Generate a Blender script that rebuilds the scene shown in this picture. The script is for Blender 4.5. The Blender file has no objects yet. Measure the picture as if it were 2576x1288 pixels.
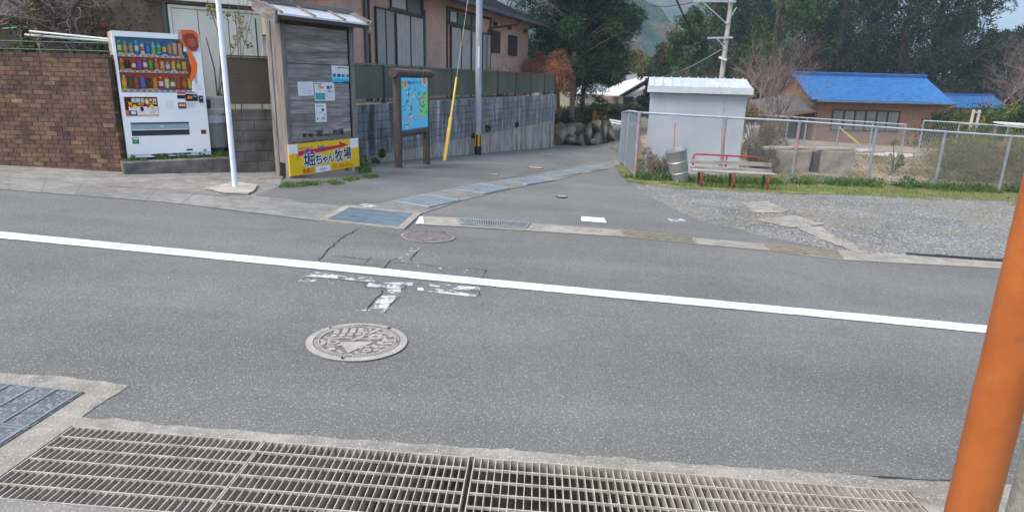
import bpy, bmesh, math, random
import numpy as np
from math import radians, sin, cos, pi, sqrt, atan, atan2
from mathutils import Vector, Matrix, noise
random.seed(7); np.random.seed(7)
SC = bpy.context.scene
# ------------------------------------------------------------------ camera
F_PX, HZ, ROLL, EYE = 1612.0, 444.0, radians(1.45), 1.65
PITCH = atan(HZ / F_PX)
cf = Vector((0, cos(PITCH), -sin(PITCH)))
r0 = Vector((1, 0, 0)); u0 = Vector((0, sin(PITCH), cos(PITCH)))
cr = r0 * cos(ROLL) + u0 * sin(ROLL); cu = u0 * cos(ROLL) - r0 * sin(ROLL)
CAM = Vector((0, 0, EYE))
cd = bpy.data.cameras.new('camera'); cam = bpy.data.objects.new('camera', cd); SC.collection.objects.link(cam)
m = Matrix((cr, cu, -cf)).transposed().to_4x4(); m.translation = CAM; cam.matrix_world = m
cd.sensor_width = 36; cd.lens = F_PX / 2576 * 36; cd.clip_start = .05; cd.clip_end = 5000
SC.camera = cam
# ------------------------------------------------------------------ light
w = bpy.data.worlds.new('World'); SC.world = w; w.use_nodes = True
nt = w.node_tree; bg = nt.nodes['Background']
sky = nt.nodes.new('ShaderNodeTexSky'); sky.sky_type = 'NISHITA'; sky.sun_disc = False
SUN_EL, SUN_AZ = radians(56), radians(-120)      # azimuth measured from +Y towards +X
sky.sun_elevation = SUN_EL; sky.sun_rotation = SUN_AZ
sky.air_density = 1.0; sky.dust_density = 5.0; sky.ozone_density = .8
nt.links.new(sky.outputs[0], bg.inputs[0]); bg.inputs[1].default_value = .15
sl = bpy.data.lights.new('sun', 'SUN'); sl.energy = 1.3; sl.angle = radians(35); sl.color = (1, .98, .95)
so = bpy.data.objects.new('sun', sl); SC.collection.objects.link(so)
sd = Vector((sin(SUN_AZ) * cos(SUN_EL), cos(SUN_AZ) * cos(SUN_EL), sin(SUN_EL)))
so.rotation_euler = sd.to_track_quat('Z', 'Y').to_euler(); so.location = (0, 0, 30)
SC.view_settings.view_transform = 'Standard'; SC.view_settings.look = 'None'
SC.view_settings.gamma = 1; SC.view_settings.exposure = 1.4
# ------------------------------------------------------------------ terrain shape
def ss(a, b, x):
    t = min(1, max(0, (x - a) / (b - a))); return t * t * (3 - 2 * t)
def zg(X, Y):
    e = 0
    if Y > 11:
        t = min(Y, 42) - 11
        e = -.037 * (t - 1 if t > 2 else t * t / 4) * (1 - ss(3.5, 8, X))
    return -.037 * min(max(X, -14), 60) - .02 * min(max(Y, -10), 45) + e
def ray(x, y):
    return (cf * F_PX + cr * (x - 1288) + cu * (644 - y)).normalized()
def G(x, y, dz=0):      # where the sight line through a place of the 2576 px wide photograph meets the ground
    d = ray(x, y); t = 0; st = .1
    while t < 160:
        q = CAM + d * t
        if q.z < zg(q.x, q.y) + dz: break
        t += st
    lo, hi = t - st, t
    for _ in range(22):
        mm = (lo + hi) / 2; q = CAM + d * mm
        if q.z < zg(q.x, q.y) + dz: hi = mm
        else: lo = mm
    return CAM + d * hi
def hdir(x):
    d = ray(x, 200 + .0253 * (x - 1288)); return Vector((d.x, d.y, 0)).normalized()
class VPlane:           # a vertical face: origin A on the ground, U along it, N away from the camera
    def __init__(s, A, U):
        s.A = Vector(A); s.U = Vector((U[0], U[1], 0)).normalized(); s.N = Vector((-s.U.y, s.U.x, 0)); s.rz = atan2(s.U.y, s.U.x)
    def uv(s, x, y, off=0):
        d = ray(x, y); t = (s.A + s.N * off - CAM).dot(s.N) / d.dot(s.N); q = CAM + d * t
        return ((q - s.A).dot(s.U), q.z - s.A.z)
    def w(s, u, n=0, z=0): return s.A + s.U * u + s.N * n + Vector((0, 0, z))
def at(x, y, D):        # the point D metres ahead of the camera on a sight line
    d = ray(x, y); return CAM + d * (D / d.y)
# ------------------------------------------------------------------ mesh builder
def lin(c):
    return tuple((v / 12.92 if v <= .04045 else ((v + .055) / 1.055) ** 2.4) for v in c)
def hx(s):
    return lin(tuple(int(s[i:i + 2], 16) / 255 for i in (0, 2, 4)))
class MB:
    def __init__(s): s.v = []; s.f = []; s.c = []; s.hascol = False
    def add(s, vs, fs, col=None):
        n = len(s.v); s.v += [tuple(p) for p in vs]; s.f += [tuple(i + n for i in f) for f in fs]
        if col is not None: s.hascol = True
        s.c += [col or (1, 1, 1)] * len(fs); return s
    def box(s, x0, x1, y0, y1, z0, z1, col=None):
        return s.add([(x0, y0, z0), (x1, y0, z0), (x1, y1, z0), (x0, y1, z0), (x0, y0, z1), (x1, y0, z1), (x1, y1, z1), (x0, y1, z1)],
                     [(0, 3, 2, 1), (4, 5, 6, 7), (0, 1, 5, 4), (1, 2, 6, 5), (2, 3, 7, 6), (3, 0, 4, 7)], col)
    def hexa(s, b, t, col=None):     # four bottom points, four top points
        return s.add(list(b) + list(t), [(0, 3, 2, 1), (4, 5, 6, 7), (0, 1, 5, 4), (1, 2, 6, 5), (2, 3, 7, 6), (3, 0, 4, 7)], col)
    def bar(s, a, b, wd, th, up=(0, 0, 1), col=None):   # rectangular bar from a to b
        a = Vector(a); b = Vector(b); d = (b - a).normalized(); up = Vector(up)
        sx = d.cross(up)
        if sx.length < 1e-4: sx = d.cross(Vector((0, 1, 0)))
        sx.normalize(); uy = sx.cross(d).normalized()
        sx *= wd / 2; uy *= th / 2
        return s.hexa([a - sx - uy, a + sx - uy, a + sx + uy, a - sx + uy], [b - sx - uy, b + sx - uy, b + sx + uy, b - sx + uy], col)
    def tube(s, pts, r, n=8, col=None, cap=True):
        pts = [Vector(p) for p in pts]; rs = r if isinstance(r, (list, tuple)) else [r] * len(pts)
        vs = []; fs = []; px = None
        for i, p in enumerate(pts):
            d = (pts[min(i + 1, len(pts) - 1)] - pts[max(i - 1, 0)])
            d = d.normalized() if d.length > 1e-7 else Vector((0, 0, 1))
            if px is None:
                px = d.cross(Vector((0, 0, 1)) if abs(d.z) < .9 else Vector((1, 0, 0))).normalized()
            else:
                px = (px - d * px.dot(d)).normalized()
            py = d.cross(px)
            for k in range(n):
                a = 2 * pi * k / n; vs.append(p + (px * cos(a) + py * sin(a)) * rs[i])
        for i in range(len(pts) - 1):
            for k in range(n):
                a = i * n + k; b = i * n + (k + 1) % n; fs.append((a, b, b + n, a + n))
        if cap:
            fs.append(tuple(reversed(range(n)))); fs.append(tuple(range((len(pts) - 1) * n, len(pts) * n)))
        return s.add(vs, fs, col)
    def lathe(s, prof, n=20, o=(0, 0, 0), col=None, cols=None):    # prof: (r, z)
        vs = []
        for r, z in prof:
            for k in range(n):
                a = 2 * pi * k / n; vs.append((o[0] + r * cos(a), o[1] + r * sin(a), o[2] + z))
        for i in range(len(prof) - 1):
            c = cols[i] if cols else col
            s.add([] if i else vs, [], c)
            base = len(s.v) - len(vs)
            fs = [(base + i * n + k, base + i * n + (k + 1) % n, base + (i + 1) * n + (k + 1) % n, base + (i + 1) * n + k) for k in range(n)]
            s.f += fs; s.c += [c or (1, 1, 1)] * n
        base = len(s.v) - len(vs)
        s.f.append(tuple(base + (len(prof) - 1) * n + k for k in range(n))); s.c.append((cols[-1] if cols else col) or (1, 1, 1))
        s.f.append(tuple(base + k for k in reversed(range(n)))); s.c.append((cols[0] if cols else col) or (1, 1, 1))
        if cols: s.hascol = True
        return s
    def flat(s, pts, y, col=None):      # polygon in the local xz plane, facing -y
        vs = [(p[0], y, p[1]) for p in pts]
        ar = sum(pts[i][0] * pts[(i + 1) % len(pts)][1] - pts[(i + 1) % len(pts)][0] * pts[i][1] for i in range(len(pts)))
        idx = tuple(range(len(pts))); return s.add(vs, [idx if ar > 0 else idx[::-1]], col)
    def rect(s, x0, x1, z0, z1, y, col=None): return s.flat([(x0, z0), (x1, z0), (x1, z1), (x0, z1)], y, col)
    def disc(s, cx, cz, rx, rz, y, col=None, n=20, rot=0):
        return s.flat([(cx + rx * cos(a) * cos(rot) - rz * sin(a) * sin(rot), cz + rx * cos(a) * sin(rot) + rz * sin(a) * cos(rot)) for a in [2 * pi * k / n for k in range(n)]], y, col)
    def line(s, pts, wd, y, col=None):   # flat stroke in the xz plane
        for a, b in zip(pts[:-1], pts[1:]):
            dx, dz = b[0] - a[0], b[1] - a[1]; L = sqrt(dx * dx + dz * dz) or 1; nx, nz = -dz / L * wd / 2, dx / L * wd / 2
            s.flat([(a[0] - nx, a[1] - nz), (b[0] - nx, b[1] - nz), (b[0] + nx, b[1] + nz), (a[0] + nx, a[1] + nz)], y, col)
        return s
    def text(s, body, x0, x1, z0, z1, y, col, bold=0., depth=0, shear=0):
        cu_ = bpy.data.curves.new('lettering', 'FONT'); cu_.body = body; cu_.offset = bold; cu_.resolution_u = 3; cu_.shear = shear
        if depth: cu_.extrude = depth
        o = bpy.data.objects.new('lettering', cu_); SC.collection.objects.link(o); bpy.context.view_layer.update()
        me = bpy.data.meshes.new_from_object(o.evaluated_get(bpy.context.evaluated_depsgraph_get()))
        co = np.array([v.co[:] for v in me.vertices]); 
        if len(co):
            mn = co.min(0); mx = co.max(0)
            vs = [((x0 + (p[0] - mn[0]) / (mx[0] - mn[0]) * (x1 - x0)), y - p[2], z0 + (p[1] - mn[1]) / (mx[1] - mn[1]) * (z1 - z0)) for p in co]
            s.add(vs, [tuple(p.vertices) for p in me.polygons], col)
        bpy.data.objects.remove(o); bpy.data.curves.remove(cu_); bpy.data.meshes.remove(me); return s
    def fat(s, body, x0, x1, z0, z1, y, col, r):      # heavy lettering: the same outline laid several times around itself
        k = 0
        for a in (None, 0, 45, 90, 135, 180, 225, 270, 315):
            dx, dz = (0, 0) if a is None else (r * cos(radians(a)), r * sin(radians(a)))
            s.text(body, x0 + dx, x1 + dx, z0 + dz, z1 + dz, y - .00012 * k, col); k += 1
        return s
    def build(s, name, mt, parent=None, smooth=False, bevel=0, loc=None, rz=0, seg=1):
        me = bpy.data.meshes.new(name); me.from_pydata(s.v, [], s.f)
        if s.hascol:
            at_ = me.color_attributes.new('Col', 'FLOAT_COLOR', 'CORNER')
            arr = np.ones((len(me.loops), 4), dtype=np.float32); k = 0
            for f, c in zip(s.f, s.c):
                arr[k:k + len(f), :3] = c; k += len(f)
            at_.data.foreach_set('color', arr.ravel())
        if smooth:
            me.polygons.foreach_set('use_smooth', [True] * len(me.polygons))
        me.materials.append(mt); me.update()
        o = bpy.data.objects.new(name, me); SC.collection.objects.link(o)
        if parent: o.parent = parent
        if loc is not None: o.location = loc
        if rz: o.rotation_euler = (0, 0, rz)
        if smooth and smooth != 'all':
            md = o.modifiers.new('e', 'EDGE_SPLIT'); md.split_angle = radians(38)
        if bevel:
            md = o.modifiers.new('b', 'BEVEL'); md.width = bevel; md.segments = seg; md.limit_method = 'ANGLE'; md.angle_limit = radians(40)
        return o
def tag(o, label=None, cat=None, group=None, kind=None):
    if label: o['label'] = label
    if cat: o['category'] = cat
    if group: o['group'] = group
    if kind: o['kind'] = kind
    return o
def thing(name, loc, label, cat, rz=0, group=None):
    o = bpy.data.objects.new(name, None); SC.collection.objects.link(o); o.empty_display_size = .2
    o.location = loc; o.rotation_euler = (0, 0, rz); return tag(o, label, cat, group)
def copy_tree(o, parent=None):
    c = o.copy(); SC.collection.objects.link(c); c.parent = parent
    for ch in [k for k in SC.objects if k.parent == o]: copy_tree(ch, c)
    return c
# ------------------------------------------------------------------ materials
def nodes(mt): return mt.node_tree.nodes, mt.node_tree.links, mt.node_tree.nodes['Principled BSDF']
def mat(name, c1, c2=None, c3=None, scale=4, detail=8, rough=.85, bump=0, bscale=None, stretch=(1, 1, 1), metal=0, spec=.3,
        ramp=(.35, .65), big=None, bigscale=.5, speck=None, speckscale=200, speckt=.68, attr=False, bdist=.02, coat=0, rampd=None):
    mt = bpy.data.materials.new(name); mt.use_nodes = True; n = mt.node_tree; N = n.nodes; L = n.links
    b = N['Principled BSDF']; b.inputs['Roughness'].default_value = rough; b.inputs['Metallic'].default_value = metal
    b.inputs['Specular IOR Level'].default_value = spec
    if coat: b.inputs['Coat Weight'].default_value = coat
    tc = N.new('ShaderNodeTexCoord'); mp = N.new('ShaderNodeMapping'); mp.inputs['Scale'].default_value = stretch
    L.new(tc.outputs['Object'], mp.inputs[0])
    def noise_(sc, dt=detail, src=mp, ro=.6):
        t = N.new('ShaderNodeTexNoise'); t.inputs['Scale'].default_value = sc; t.inputs['Detail'].default_value = dt
        t.inputs['Roughness'].default_value = ro; L.new(src.outputs[0] if src is mp else src.outputs['Object'], t.inputs['Vector']); return t
    def mixc(kind, fac, a, c):
        x = N.new('ShaderNodeMix'); x.data_type = 'RGBA'; x.blend_type = kind
        for inp, val in ((x.inputs[0], fac), (x.inputs[6], a), (x.inputs[7], c)):
            if hasattr(val, 'is_output'): L.new(val, inp)
            else: inp.default_value = val if isinstance(val, float) else (*val, 1)
        return x.outputs[2]
    col = None
    if attr:
        a = N.new('ShaderNodeAttribute'); a.attribute_name = 'Col'; col = a.outputs['Color']
    if c2 is not None:
        t = noise_(scale); rp = N.new('ShaderNodeValToRGB'); L.new(t.outputs['Fac'], rp.inputs[0])
        e = rp.color_ramp.elements; e[0].position = ramp[0]; e[1].position = ramp[1]
        e[0].color = (*c1, 1); e[1].color = (*(c3 or c2), 1)
        if c3: k = e.new((ramp[0] + ramp[1]) / 2); k.color = (*c2, 1)
        if col is None: col = rp.outputs[0]
        else: col = mixc('MULTIPLY', 1., col, rp.outputs[0])
    elif col is None: col = mixc('MIX', 0., c1, c1)
    if big is not None:
        t = noise_(bigscale, 4); rp = N.new('ShaderNodeValToRGB'); L.new(t.outputs['Fac'], rp.inputs[0])
        e = rp.color_ramp.elements; e[0].position = .35; e[1].position = .65; e[0].color = (*[big[0]] * 3, 1); e[1].color = (*[big[1]] * 3, 1)
        col = mixc('MULTIPLY', 1., col, rp.outputs[0])
    if speck is not None:
        t = N.new('ShaderNodeTexVoronoi'); t.inputs['Scale'].default_value = speckscale; L.new(tc.outputs['Object'], t.inputs['Vector'])
        t.inputs['Randomness'].default_value = 1
        sx = N.new('ShaderNodeSeparateColor'); L.new(t.outputs['Color'], sx.inputs[0])
        rp = N.new('ShaderNodeValToRGB'); L.new(sx.outputs[0], rp.inputs[0]); e = rp.color_ramp.elements
        e[0].position = speckt; e[1].position = min(1, speckt + .12); e[0].color = (0, 0, 0, 1); e[1].color = (1, 1, 1, 1)
        col = mixc('MIX', rp.outputs[0], col, speck)
    L.new(col, b.inputs['Base Color'])
    if bump:
        t = noise_(bscale or scale * 4, 6); bp = N.new('ShaderNodeBump'); bp.inputs['Strength'].default_value = bump; bp.inputs['Distance'].default_value = bdist
        L.new(t.outputs['Fac'], bp.inputs['Height']); L.new(bp.outputs[0], b.inputs['Normal'])
    return mt
def worn(mt, scale, thr, soft=.05, detail=8, stretch=(1, 1, 1)):    # paint worn away in patches
    N, L, b = nodes(mt); out = N['Material Output']
    tc = N.new('ShaderNodeTexCoord'); mp = N.new('ShaderNodeMapping'); mp.inputs['Scale'].default_value = stretch; L.new(tc.outputs['Object'], mp.inputs[0])
    t = N.new('ShaderNodeTexNoise'); t.inputs['Scale'].default_value = scale; t.inputs['Detail'].default_value = detail; t.inputs['Roughness'].default_value = .7
    L.new(mp.outputs[0], t.inputs['Vector']); rp = N.new('ShaderNodeValToRGB'); L.new(t.outputs['Fac'], rp.inputs[0])
    e = rp.color_ramp.elements; e[0].position = thr; e[1].position = thr + soft
    tr = N.new('ShaderNodeBsdfTransparent'); mx = N.new('ShaderNodeMixShader'); L.new(rp.outputs[0], mx.inputs[0]); L.new(tr.outputs[0], mx.inputs[1])
    L.new(b.outputs[0], mx.inputs[2]); L.new(mx.outputs[0], out.inputs[0]); return mt
M_LINE = None
A_ = mat('painted', (1, 1, 1), (.93, .93, .93), c3=None, scale=6, attr=True, rough=.5, ramp=(.3, .7))
A_ROUGH = mat('dyed_rough', (.8, .8, .8), (1, 1, 1), scale=8, attr=True, rough=.9, ramp=(.3, .7), bump=.2, bscale=60, bdist=.004)
M_ASPH = mat('asphalt', (.083, .087, .084), (.158, .162, .158), scale=90, detail=6, rough=.9, bump=.55, bscale=140, bdist=.006, ramp=(.3, .7),
             big=(.86, 1.12), bigscale=.45, speck=(.3, .305, .3), speckscale=170, speckt=.9)
N, L, b = nodes(M_ASPH)      # long faint wheel tracks and darker worn lanes
tc = N.new('ShaderNodeTexCoord'); mp_ = N.new('ShaderNodeMapping'); mp_.inputs['Scale'].default_value = (.12, 1.5, 1); mp_.inputs['Rotation'].default_value = (0, 0, .04); L.new(tc.outputs['Object'], mp_.inputs[0])
t = N.new('ShaderNodeTexNoise'); t.inputs['Scale'].default_value = 1; t.inputs['Detail'].default_value = 5; L.new(mp_.outputs[0], t.inputs['Vector'])
rp = N.new('ShaderNodeValToRGB'); L.new(t.outputs['Fac'], rp.inputs[0]); e = rp.color_ramp.elements; e[0].position = .35; e[1].position = .65; e[0].color = (.91, .91, .915, 1); e[1].color = (1.06, 1.06, 1.055, 1)
t2 = N.new('ShaderNodeTexNoise'); t2.inputs['Scale'].default_value = 2.2; t2.inputs['Detail'].default_value = 9; t2.inputs['Roughness'].default_value = .7; L.new(tc.outputs['Object'], t2.inputs['Vector'])
r2 = N.new('ShaderNodeValToRGB'); L.new(t2.outputs['Fac'], r2.inputs[0]); e = r2.color_ramp.elements; e[0].position = .3; e[1].position = .5; e[0].color = (.9, .9, .9, 1); e[1].color = (1, 1, 1, 1)
src_ = b.inputs['Base Color'].links[0].from_socket
for r_ in (rp, r2):
    x_ = N.new('ShaderNodeMix'); x_.data_type = 'RGBA'; x_.blend_type = 'MULTIPLY'; x_.inputs[0].default_value = 1; L.new(src_, x_.inputs[6]); L.new(r_.outputs[0], x_.inputs[7]); src_ = x_.outputs[2]
L.new(src_, b.inputs['Base Color'])
M_ASPH2 = mat('asphalt_dark', (.095, .098, .1), (.135, .138, .14), scale=60, detail=6, rough=.92, bump=.4, bscale=120, bdist=.006, big=(.8, 1.15), bigscale=.8, speck=(.2, .2, .2), speckscale=110, speckt=.9)
M_CONC = mat('concrete', (.15, .14, .118), (.30, .285, .25), scale=7, rough=.9, bump=.4, bscale=70, bdist=.006, ramp=(.3, .7), big=(.85, 1.1), bigscale=1.2, speck=(.44, .42, .38), speckscale=190, speckt=.88)
M_CONCO = mat('old_concrete', (.135, .132, .122), (.235, .23, .212), scale=5, rough=.92, bump=.5, bscale=55, bdist=.008, big=(.75, 1.1), bigscale=1.5, speck=(.4, .38, .34), speckscale=190, speckt=.9)
M_LIGHTC = mat('gutter_concrete', (.2, .188, .16), (.29, .272, .235), scale=9, rough=.9, bump=.3, bscale=80, bdist=.005, big=(.85, 1.1), bigscale=1.5)
M_WHITE = mat('road_paint', (.58, .59, .6), (.78, .79, .8), scale=9, rough=.7, bump=.3, bscale=140, bdist=.004)
M_WORN = worn(mat('worn_road_paint', (.3, .31, .31), (.52, .53, .54), scale=25, rough=.8), 9, .44, .09, 10)
M_WORN2 = worn(mat('very_worn_road_paint', (.3, .31, .31), (.42, .43, .43), scale=25, rough=.8), 14, .52, .09, 10)
M_TRENCH = mat('channel_concrete', (.12, .1, .075), (.3, .26, .19), scale=6, rough=.9, bump=.3)
M_GALV = mat('galvanised', (.29, .262, .222), (.45, .415, .365), scale=14, rough=.6, metal=.15, bump=.1)
M_GALVB = mat('galvanised_blue', (.2, .22, .235), (.28, .3, .31), scale=8, rough=.5, metal=.5)
M_BLACK = mat('dark', (.012, .012, .012), rough=.6)
M_TERR = mat('earth', (.1, .085, .05), (.16, .14, .09), (.09, .11, .045), scale=.8, rough=1, bump=.5, bscale=6)
# ------------------------------------------------------------------ draped ground sheets
def jag(pts, step=.25, amp=.02, closed=True):
    out = []; n = len(pts)
    for i in range(n if closed else n - 1):
        a = Vector(pts[i][:2]); b = Vector(pts[(i + 1) % n][:2]); k = max(1, int((b - a).length / step)); k = min(k, 200)
        for j in range(k):
            p = a.lerp(b, j / k)
            if j: p += Vector((random.uniform(-amp, amp), random.uniform(-amp, amp)))
            out.append((p.x, p.y))
    if not closed: out.append(tuple(pts[-1][:2]))
    return out
def drape(name, pts, mt, dz, label=None, cat=None, kind='structure', grid=.5, parent=None, thick=0):
    bm = bmesh.new(); vs = [bm.verts.new((p[0], p[1], 0)) for p in pts]; f = bm.faces.new(vs)
    bmesh.ops.triangulate(bm, faces=[f])
    xs = [p[0] for p in pts]; ys = [p[1] for p in pts]
    if max(ys) > 9.5:
        y = max(9.5, math.ceil(min(ys) / grid) * grid)
        while y < max(ys):
            bmesh.ops.bisect_plane(bm, geom=bm.verts[:] + bm.edges[:] + bm.faces[:], plane_co=(0, y, 0), plane_no=(0, 1, 0)); y += grid if y < 46 else 10
        x = math.ceil(max(-14, min(xs)) / grid) * grid
        while x < min(max(xs), 12):
            bmesh.ops.bisect_plane(bm, geom=bm.verts[:] + bm.edges[:] + bm.faces[:], plane_co=(x, 0, 0), plane_no=(1, 0, 0)); x += grid
    bmesh.ops.triangulate(bm, faces=bm.faces[:])
    for v in bm.verts: v.co.z = zg(v.co.x, v.co.y) + dz
    for f in bm.faces:
        f.normal_update()
        if f.normal.z < 0: f.normal_flip()
    if thick:
        g = bmesh.ops.extrude_face_region(bm, geom=bm.faces[:])
        for e in [k for k in g['geom'] if isinstance(k, bmesh.types.BMVert)]: e.co.z += thick
        bmesh.ops.recalc_face_normals(bm, faces=bm.faces[:])
    me = bpy.data.meshes.new(name); bm.to_mesh(me); bm.free(); me.materials.append(mt)
    o = bpy.data.objects.new(name, me); SC.collection.objects.link(o)
    if parent: o.parent = parent
    elif kind: o['kind'] = kind
    if label: tag(o, label, cat)
    return o
def P2(*px): return [tuple(G(x, y)[:2]) for x, y in px]
def dp(name, px, mt, dz, amp=.0, step=.25, **k):
    p = P2(*px)
    if amp: p = jag(p, step, amp)
    return drape(name, p, mt, dz, **k)
# channel axis
TFL = G(180, 1075); TFR = G(2285, 1238)
TU = Vector((TFR - TFL).xy).normalized(); TN = Vector((TU.y, -TU.x))     # TN points to the camera
def tw_dummy(): pass
def tw(u, v): p = Vector(TFL.xy) + TU * u + TN * v; return (p.x, p.y)
TL, TW = 3.887, .545
# terrain sheet with an opening kept clear under the channel
def terrain():
    X = sorted(set([-900, -500, -300, -200, -120, -80, -50, -30, -20] + list(np.arange(-14, 30.1, 1)) + [35, 40, 50, 60, 80, 120, 200, 350, 600, 1000]))
    Y = sorted(set([-200, -60, -30, -15] + list(np.arange(-10, 50.1, 1)) + [55, 60, 70, 80, 100, 150, 250, 400, 700, 1100, 1600]))
    vs = []; fs = []
    for y in Y:
        for x in X: vs.append((x, y, zg(x, y) - .03))
    n = len(X)
    for j in range(len(Y) - 1):
        for i in range(n - 1):
            if -4.1 < X[i] and X[i + 1] < 4.1 and Y[j] > .9 and Y[j + 1] < 4.1: continue
            a = j * n + i; fs.append((a, a + 1, a + n + 1, a + n))
    mb = MB(); mb.add(vs, fs); return mb.build('ground', M_TERR)
tag(terrain(), kind='structure')
# near edge of the asphalt and the main road
near_edge = [(0, 941), (158, 949), (328, 971), (260, 1015), (204, 1053), (282, 1056), (411, 1072), (558, 1082), (846, 1105), (1166, 1127), (1513, 1151), (1812, 1176), (2051, 1190), (2267, 1208), (2392, 1211)]
ne = P2(*near_edge)
ne_j = jag(ne, .06, .008, closed=False)
far = P2((0, 478), (430, 512), (798, 557), (1017, 580), (1045, 567), (1334, 583), (1562, 596), (1745, 614), (1935, 632), (2120, 654), (2515, 676))
UL = (Vector(far[0]) - Vector(far[1])).normalized()
road = [tw(-12, 0), tw(0, 0), tw(TL, 0), tw(TL + 13, 0), (17, far[-1][1] - .9)] + list(reversed(far)) + [(-14, far[0][1] + .1)]
drape('main_road', road, M_ASPH, .004)
# concrete along the channel, its left apron and the near side
ap = [(-6.5, ne[0][1] + .1)] + jag(ne[:5], .05, .008, False) + [tw(.0, 0), tw(0, TW), tw(-.75, 1.2), (-6.5, 1.6)]
drape('channel_apron', ap, M_CONC, .008)
mb = MB(); uvn = [((Vector(p) - Vector(TFL.xy)).dot(TU), (Vector(p) - Vector(TFL.xy)).dot(TN)) for p in ne[4:]]; uvn.append((TL + 5, uvn[-1][1]))
prev = None; k = 0; u = uvn[0][0]
while u < TL + 2:
    while k < len(uvn) - 2 and u > uvn[k + 1][0]: k += 1
    t = (u - uvn[k][0]) / (uvn[k + 1][0] - uvn[k][0]); v = uvn[k][1] * (1 - t) + uvn[k + 1][1] * t + .022 * noise.noise((u * 9, 0, 0)) + random.uniform(-.004, .004)
    cur = (tw(u, v), tw(u, 0))
    if prev: mb.add([(*q, zg(*q) + .0085) for q in (prev[0], prev[1], cur[1], cur[0])], [(0, 1, 2, 3)])
    prev = cur; u += .035
tag(mb.build('channel_kerb', M_CONC), kind='structure')
drape('channel_end_pavement', [tw(TL, 0), tw(TL + 2, 0), tw(TL + 2, 1.3), tw(TL, 1.0)], M_CONC, .008)
drape('near_pavement', [tw(-.748, 1.2), tw(0, TW), tw(TL, TW), tw(TL, 1.0), (4.2, 1.3), (4.2, -3), (-5.5, -3), (-5.5, 1.6)], M_CONCO, .006)
mb = MB()
def t3(u, v, z): p = tw(u, v); return (p[0], p[1], zg(*p) + z)
D_ = .42
for (a, b) in (((0, 0), (TL, 0)), ((TL, 0), (TL, TW)), ((TL, TW), (0, TW)), ((0, TW), (0, 0))):
    mb.add([t3(*a, -D_), t3(*b, -D_), t3(*b, .006), t3(*a, .006)], [(0, 1, 2, 3)])
tag(mb.build('drain_channel', M_TRENCH), kind='structure')
tag(MB().add([t3(0, 0, -D_), t3(TL, 0, -D_), t3(TL, TW, -D_), t3(0, TW, -D_)], [(0, 1, 2, 3)]).build('channel_bed', mat('channel_bed', (.015, .012, .01), (.04, .035, .03), scale=5, rough=.4)), kind='structure')  # bed coloured near black to paint in the shade deep in the channel
# gratings over the channel
us = [0.006, .918, 1.890, 2.879, 3.88]
names = ['leftmost steel grating over the roadside channel, beside the chequered cover', 'steel channel grating second from the left, between two narrow joints',
         'steel channel grating right of the wide dark gap, above the shade-darkened bed', 'rightmost steel channel grating, ending near the orange pole']
for i in range(4):
    u0_, u1_ = us[i] + (.012 if i == 2 else .004), us[i + 1] - (.012 if i == 1 else .004)
    o = thing('channel_grating', t3(u0_, 0, 0), names[i], 'drain grating', group='steel gratings over the near channel')
    L_ = u1_ - u0_; mb = MB()
    T3 = lambda u, v, z: tuple(Vector(t3(u0_ + u, v, z)) - Vector(t3(u0_, 0, 0)))
    n = 29; fr = MB()
    for k in range(1, n):
        u = L_ * k / n; mb.hexa([T3(u - .002, .004, -.045), T3(u + .002, .004, -.045), T3(u + .002, TW - .004, -.045), T3(u - .002, TW - .004, -.045)],
                                [T3(u - .002, .004, .008), T3(u + .002, .004, .008), T3(u + .002, TW - .004, .008), T3(u - .002, TW - .004, .008)])
    mb.build('bearing_bars', M_GALV, o)
    cb = MB()
    for k in range(1, 6):
        v = TW * (k - .0) / 6 + .0; cb.hexa([T3(.004, v - .003, -.002), T3(L_ - .004, v - .003, -.002), T3(L_ - .004, v + .003, -.002), T3(.004, v + .003, -.002)],
                                     [T3(.004, v - .003, .0105), T3(L_ - .004, v - .003, .0105), T3(L_ - .004, v + .003, .0105), T3(.004, v + .003, .0105)])
    cb.build('cross_bars', M_GALV, o)
    for (a, b, c, d) in ((0, L_, .001, .006), (0, L_, TW - .006, TW - .001), (-.0015, .0035, .006, TW - .006), (L_ - .0035, L_ + .0015, .006, TW - .006)):
        fr.hexa([T3(a, c, -.045), T3(b, c, -.045), T3(b, d, -.045), T3(a, d, -.045)], [T3(a, c, .009), T3(b, c, .009), T3(b, d, .009), T3(a, d, .009)])
    fr.build('frame', M_GALV, o)
# chequered cover on the left apron
q = P2((-60, 963), (213, 992), (0, 1130), (-420, 1110))
o = thing('chequered_cover', (*q[1], zg(*q[1])), 'grey chequered steel cover set into the concrete at the lower left corner', 'drain cover')
M_CHQ = mat('chequer_plate', (.10, .112, .125), (.16, .17, .18), scale=10, rough=.5, metal=.4, speck=(.26, .275, .29), speckscale=90, speckt=.72, bump=.5, bscale=90, bdist=.005)
e1 = (Vector(q[0]) - Vector(q[1])).normalized(); e2 = (Vector(q[2]) - Vector(q[1])).normalized()
mb = MB(); rb = MB()
def cq(a, b, z): p = Vector(q[1]) + e1 * a + e2 * b; return tuple(Vector((p.x, p.y, zg(p.x, p.y) + z)) - Vector((*q[1], zg(*q[1]))))
mb.hexa([cq(0, 0, .004), cq(1.4, 0, .004), cq(1.4, .75, .004), cq(0, .75, .004)], [cq(0, 0, .014), cq(1.4, 0, .014), cq(1.4, .75, .014), cq(0, .75, .014)])
mb.build('plate', M_CHQ, o)
for k in range(0, 11):
    a = .01 + k * .13; rb.hexa([cq(a, 0, .01), cq(a + .012, 0, .01), cq(a + .012, .75, .01), cq(a, .75, .01)], [cq(a, 0, .02), cq(a + .012, 0, .02), cq(a + .012, .75, .02), cq(a, .75, .02)])
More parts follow.
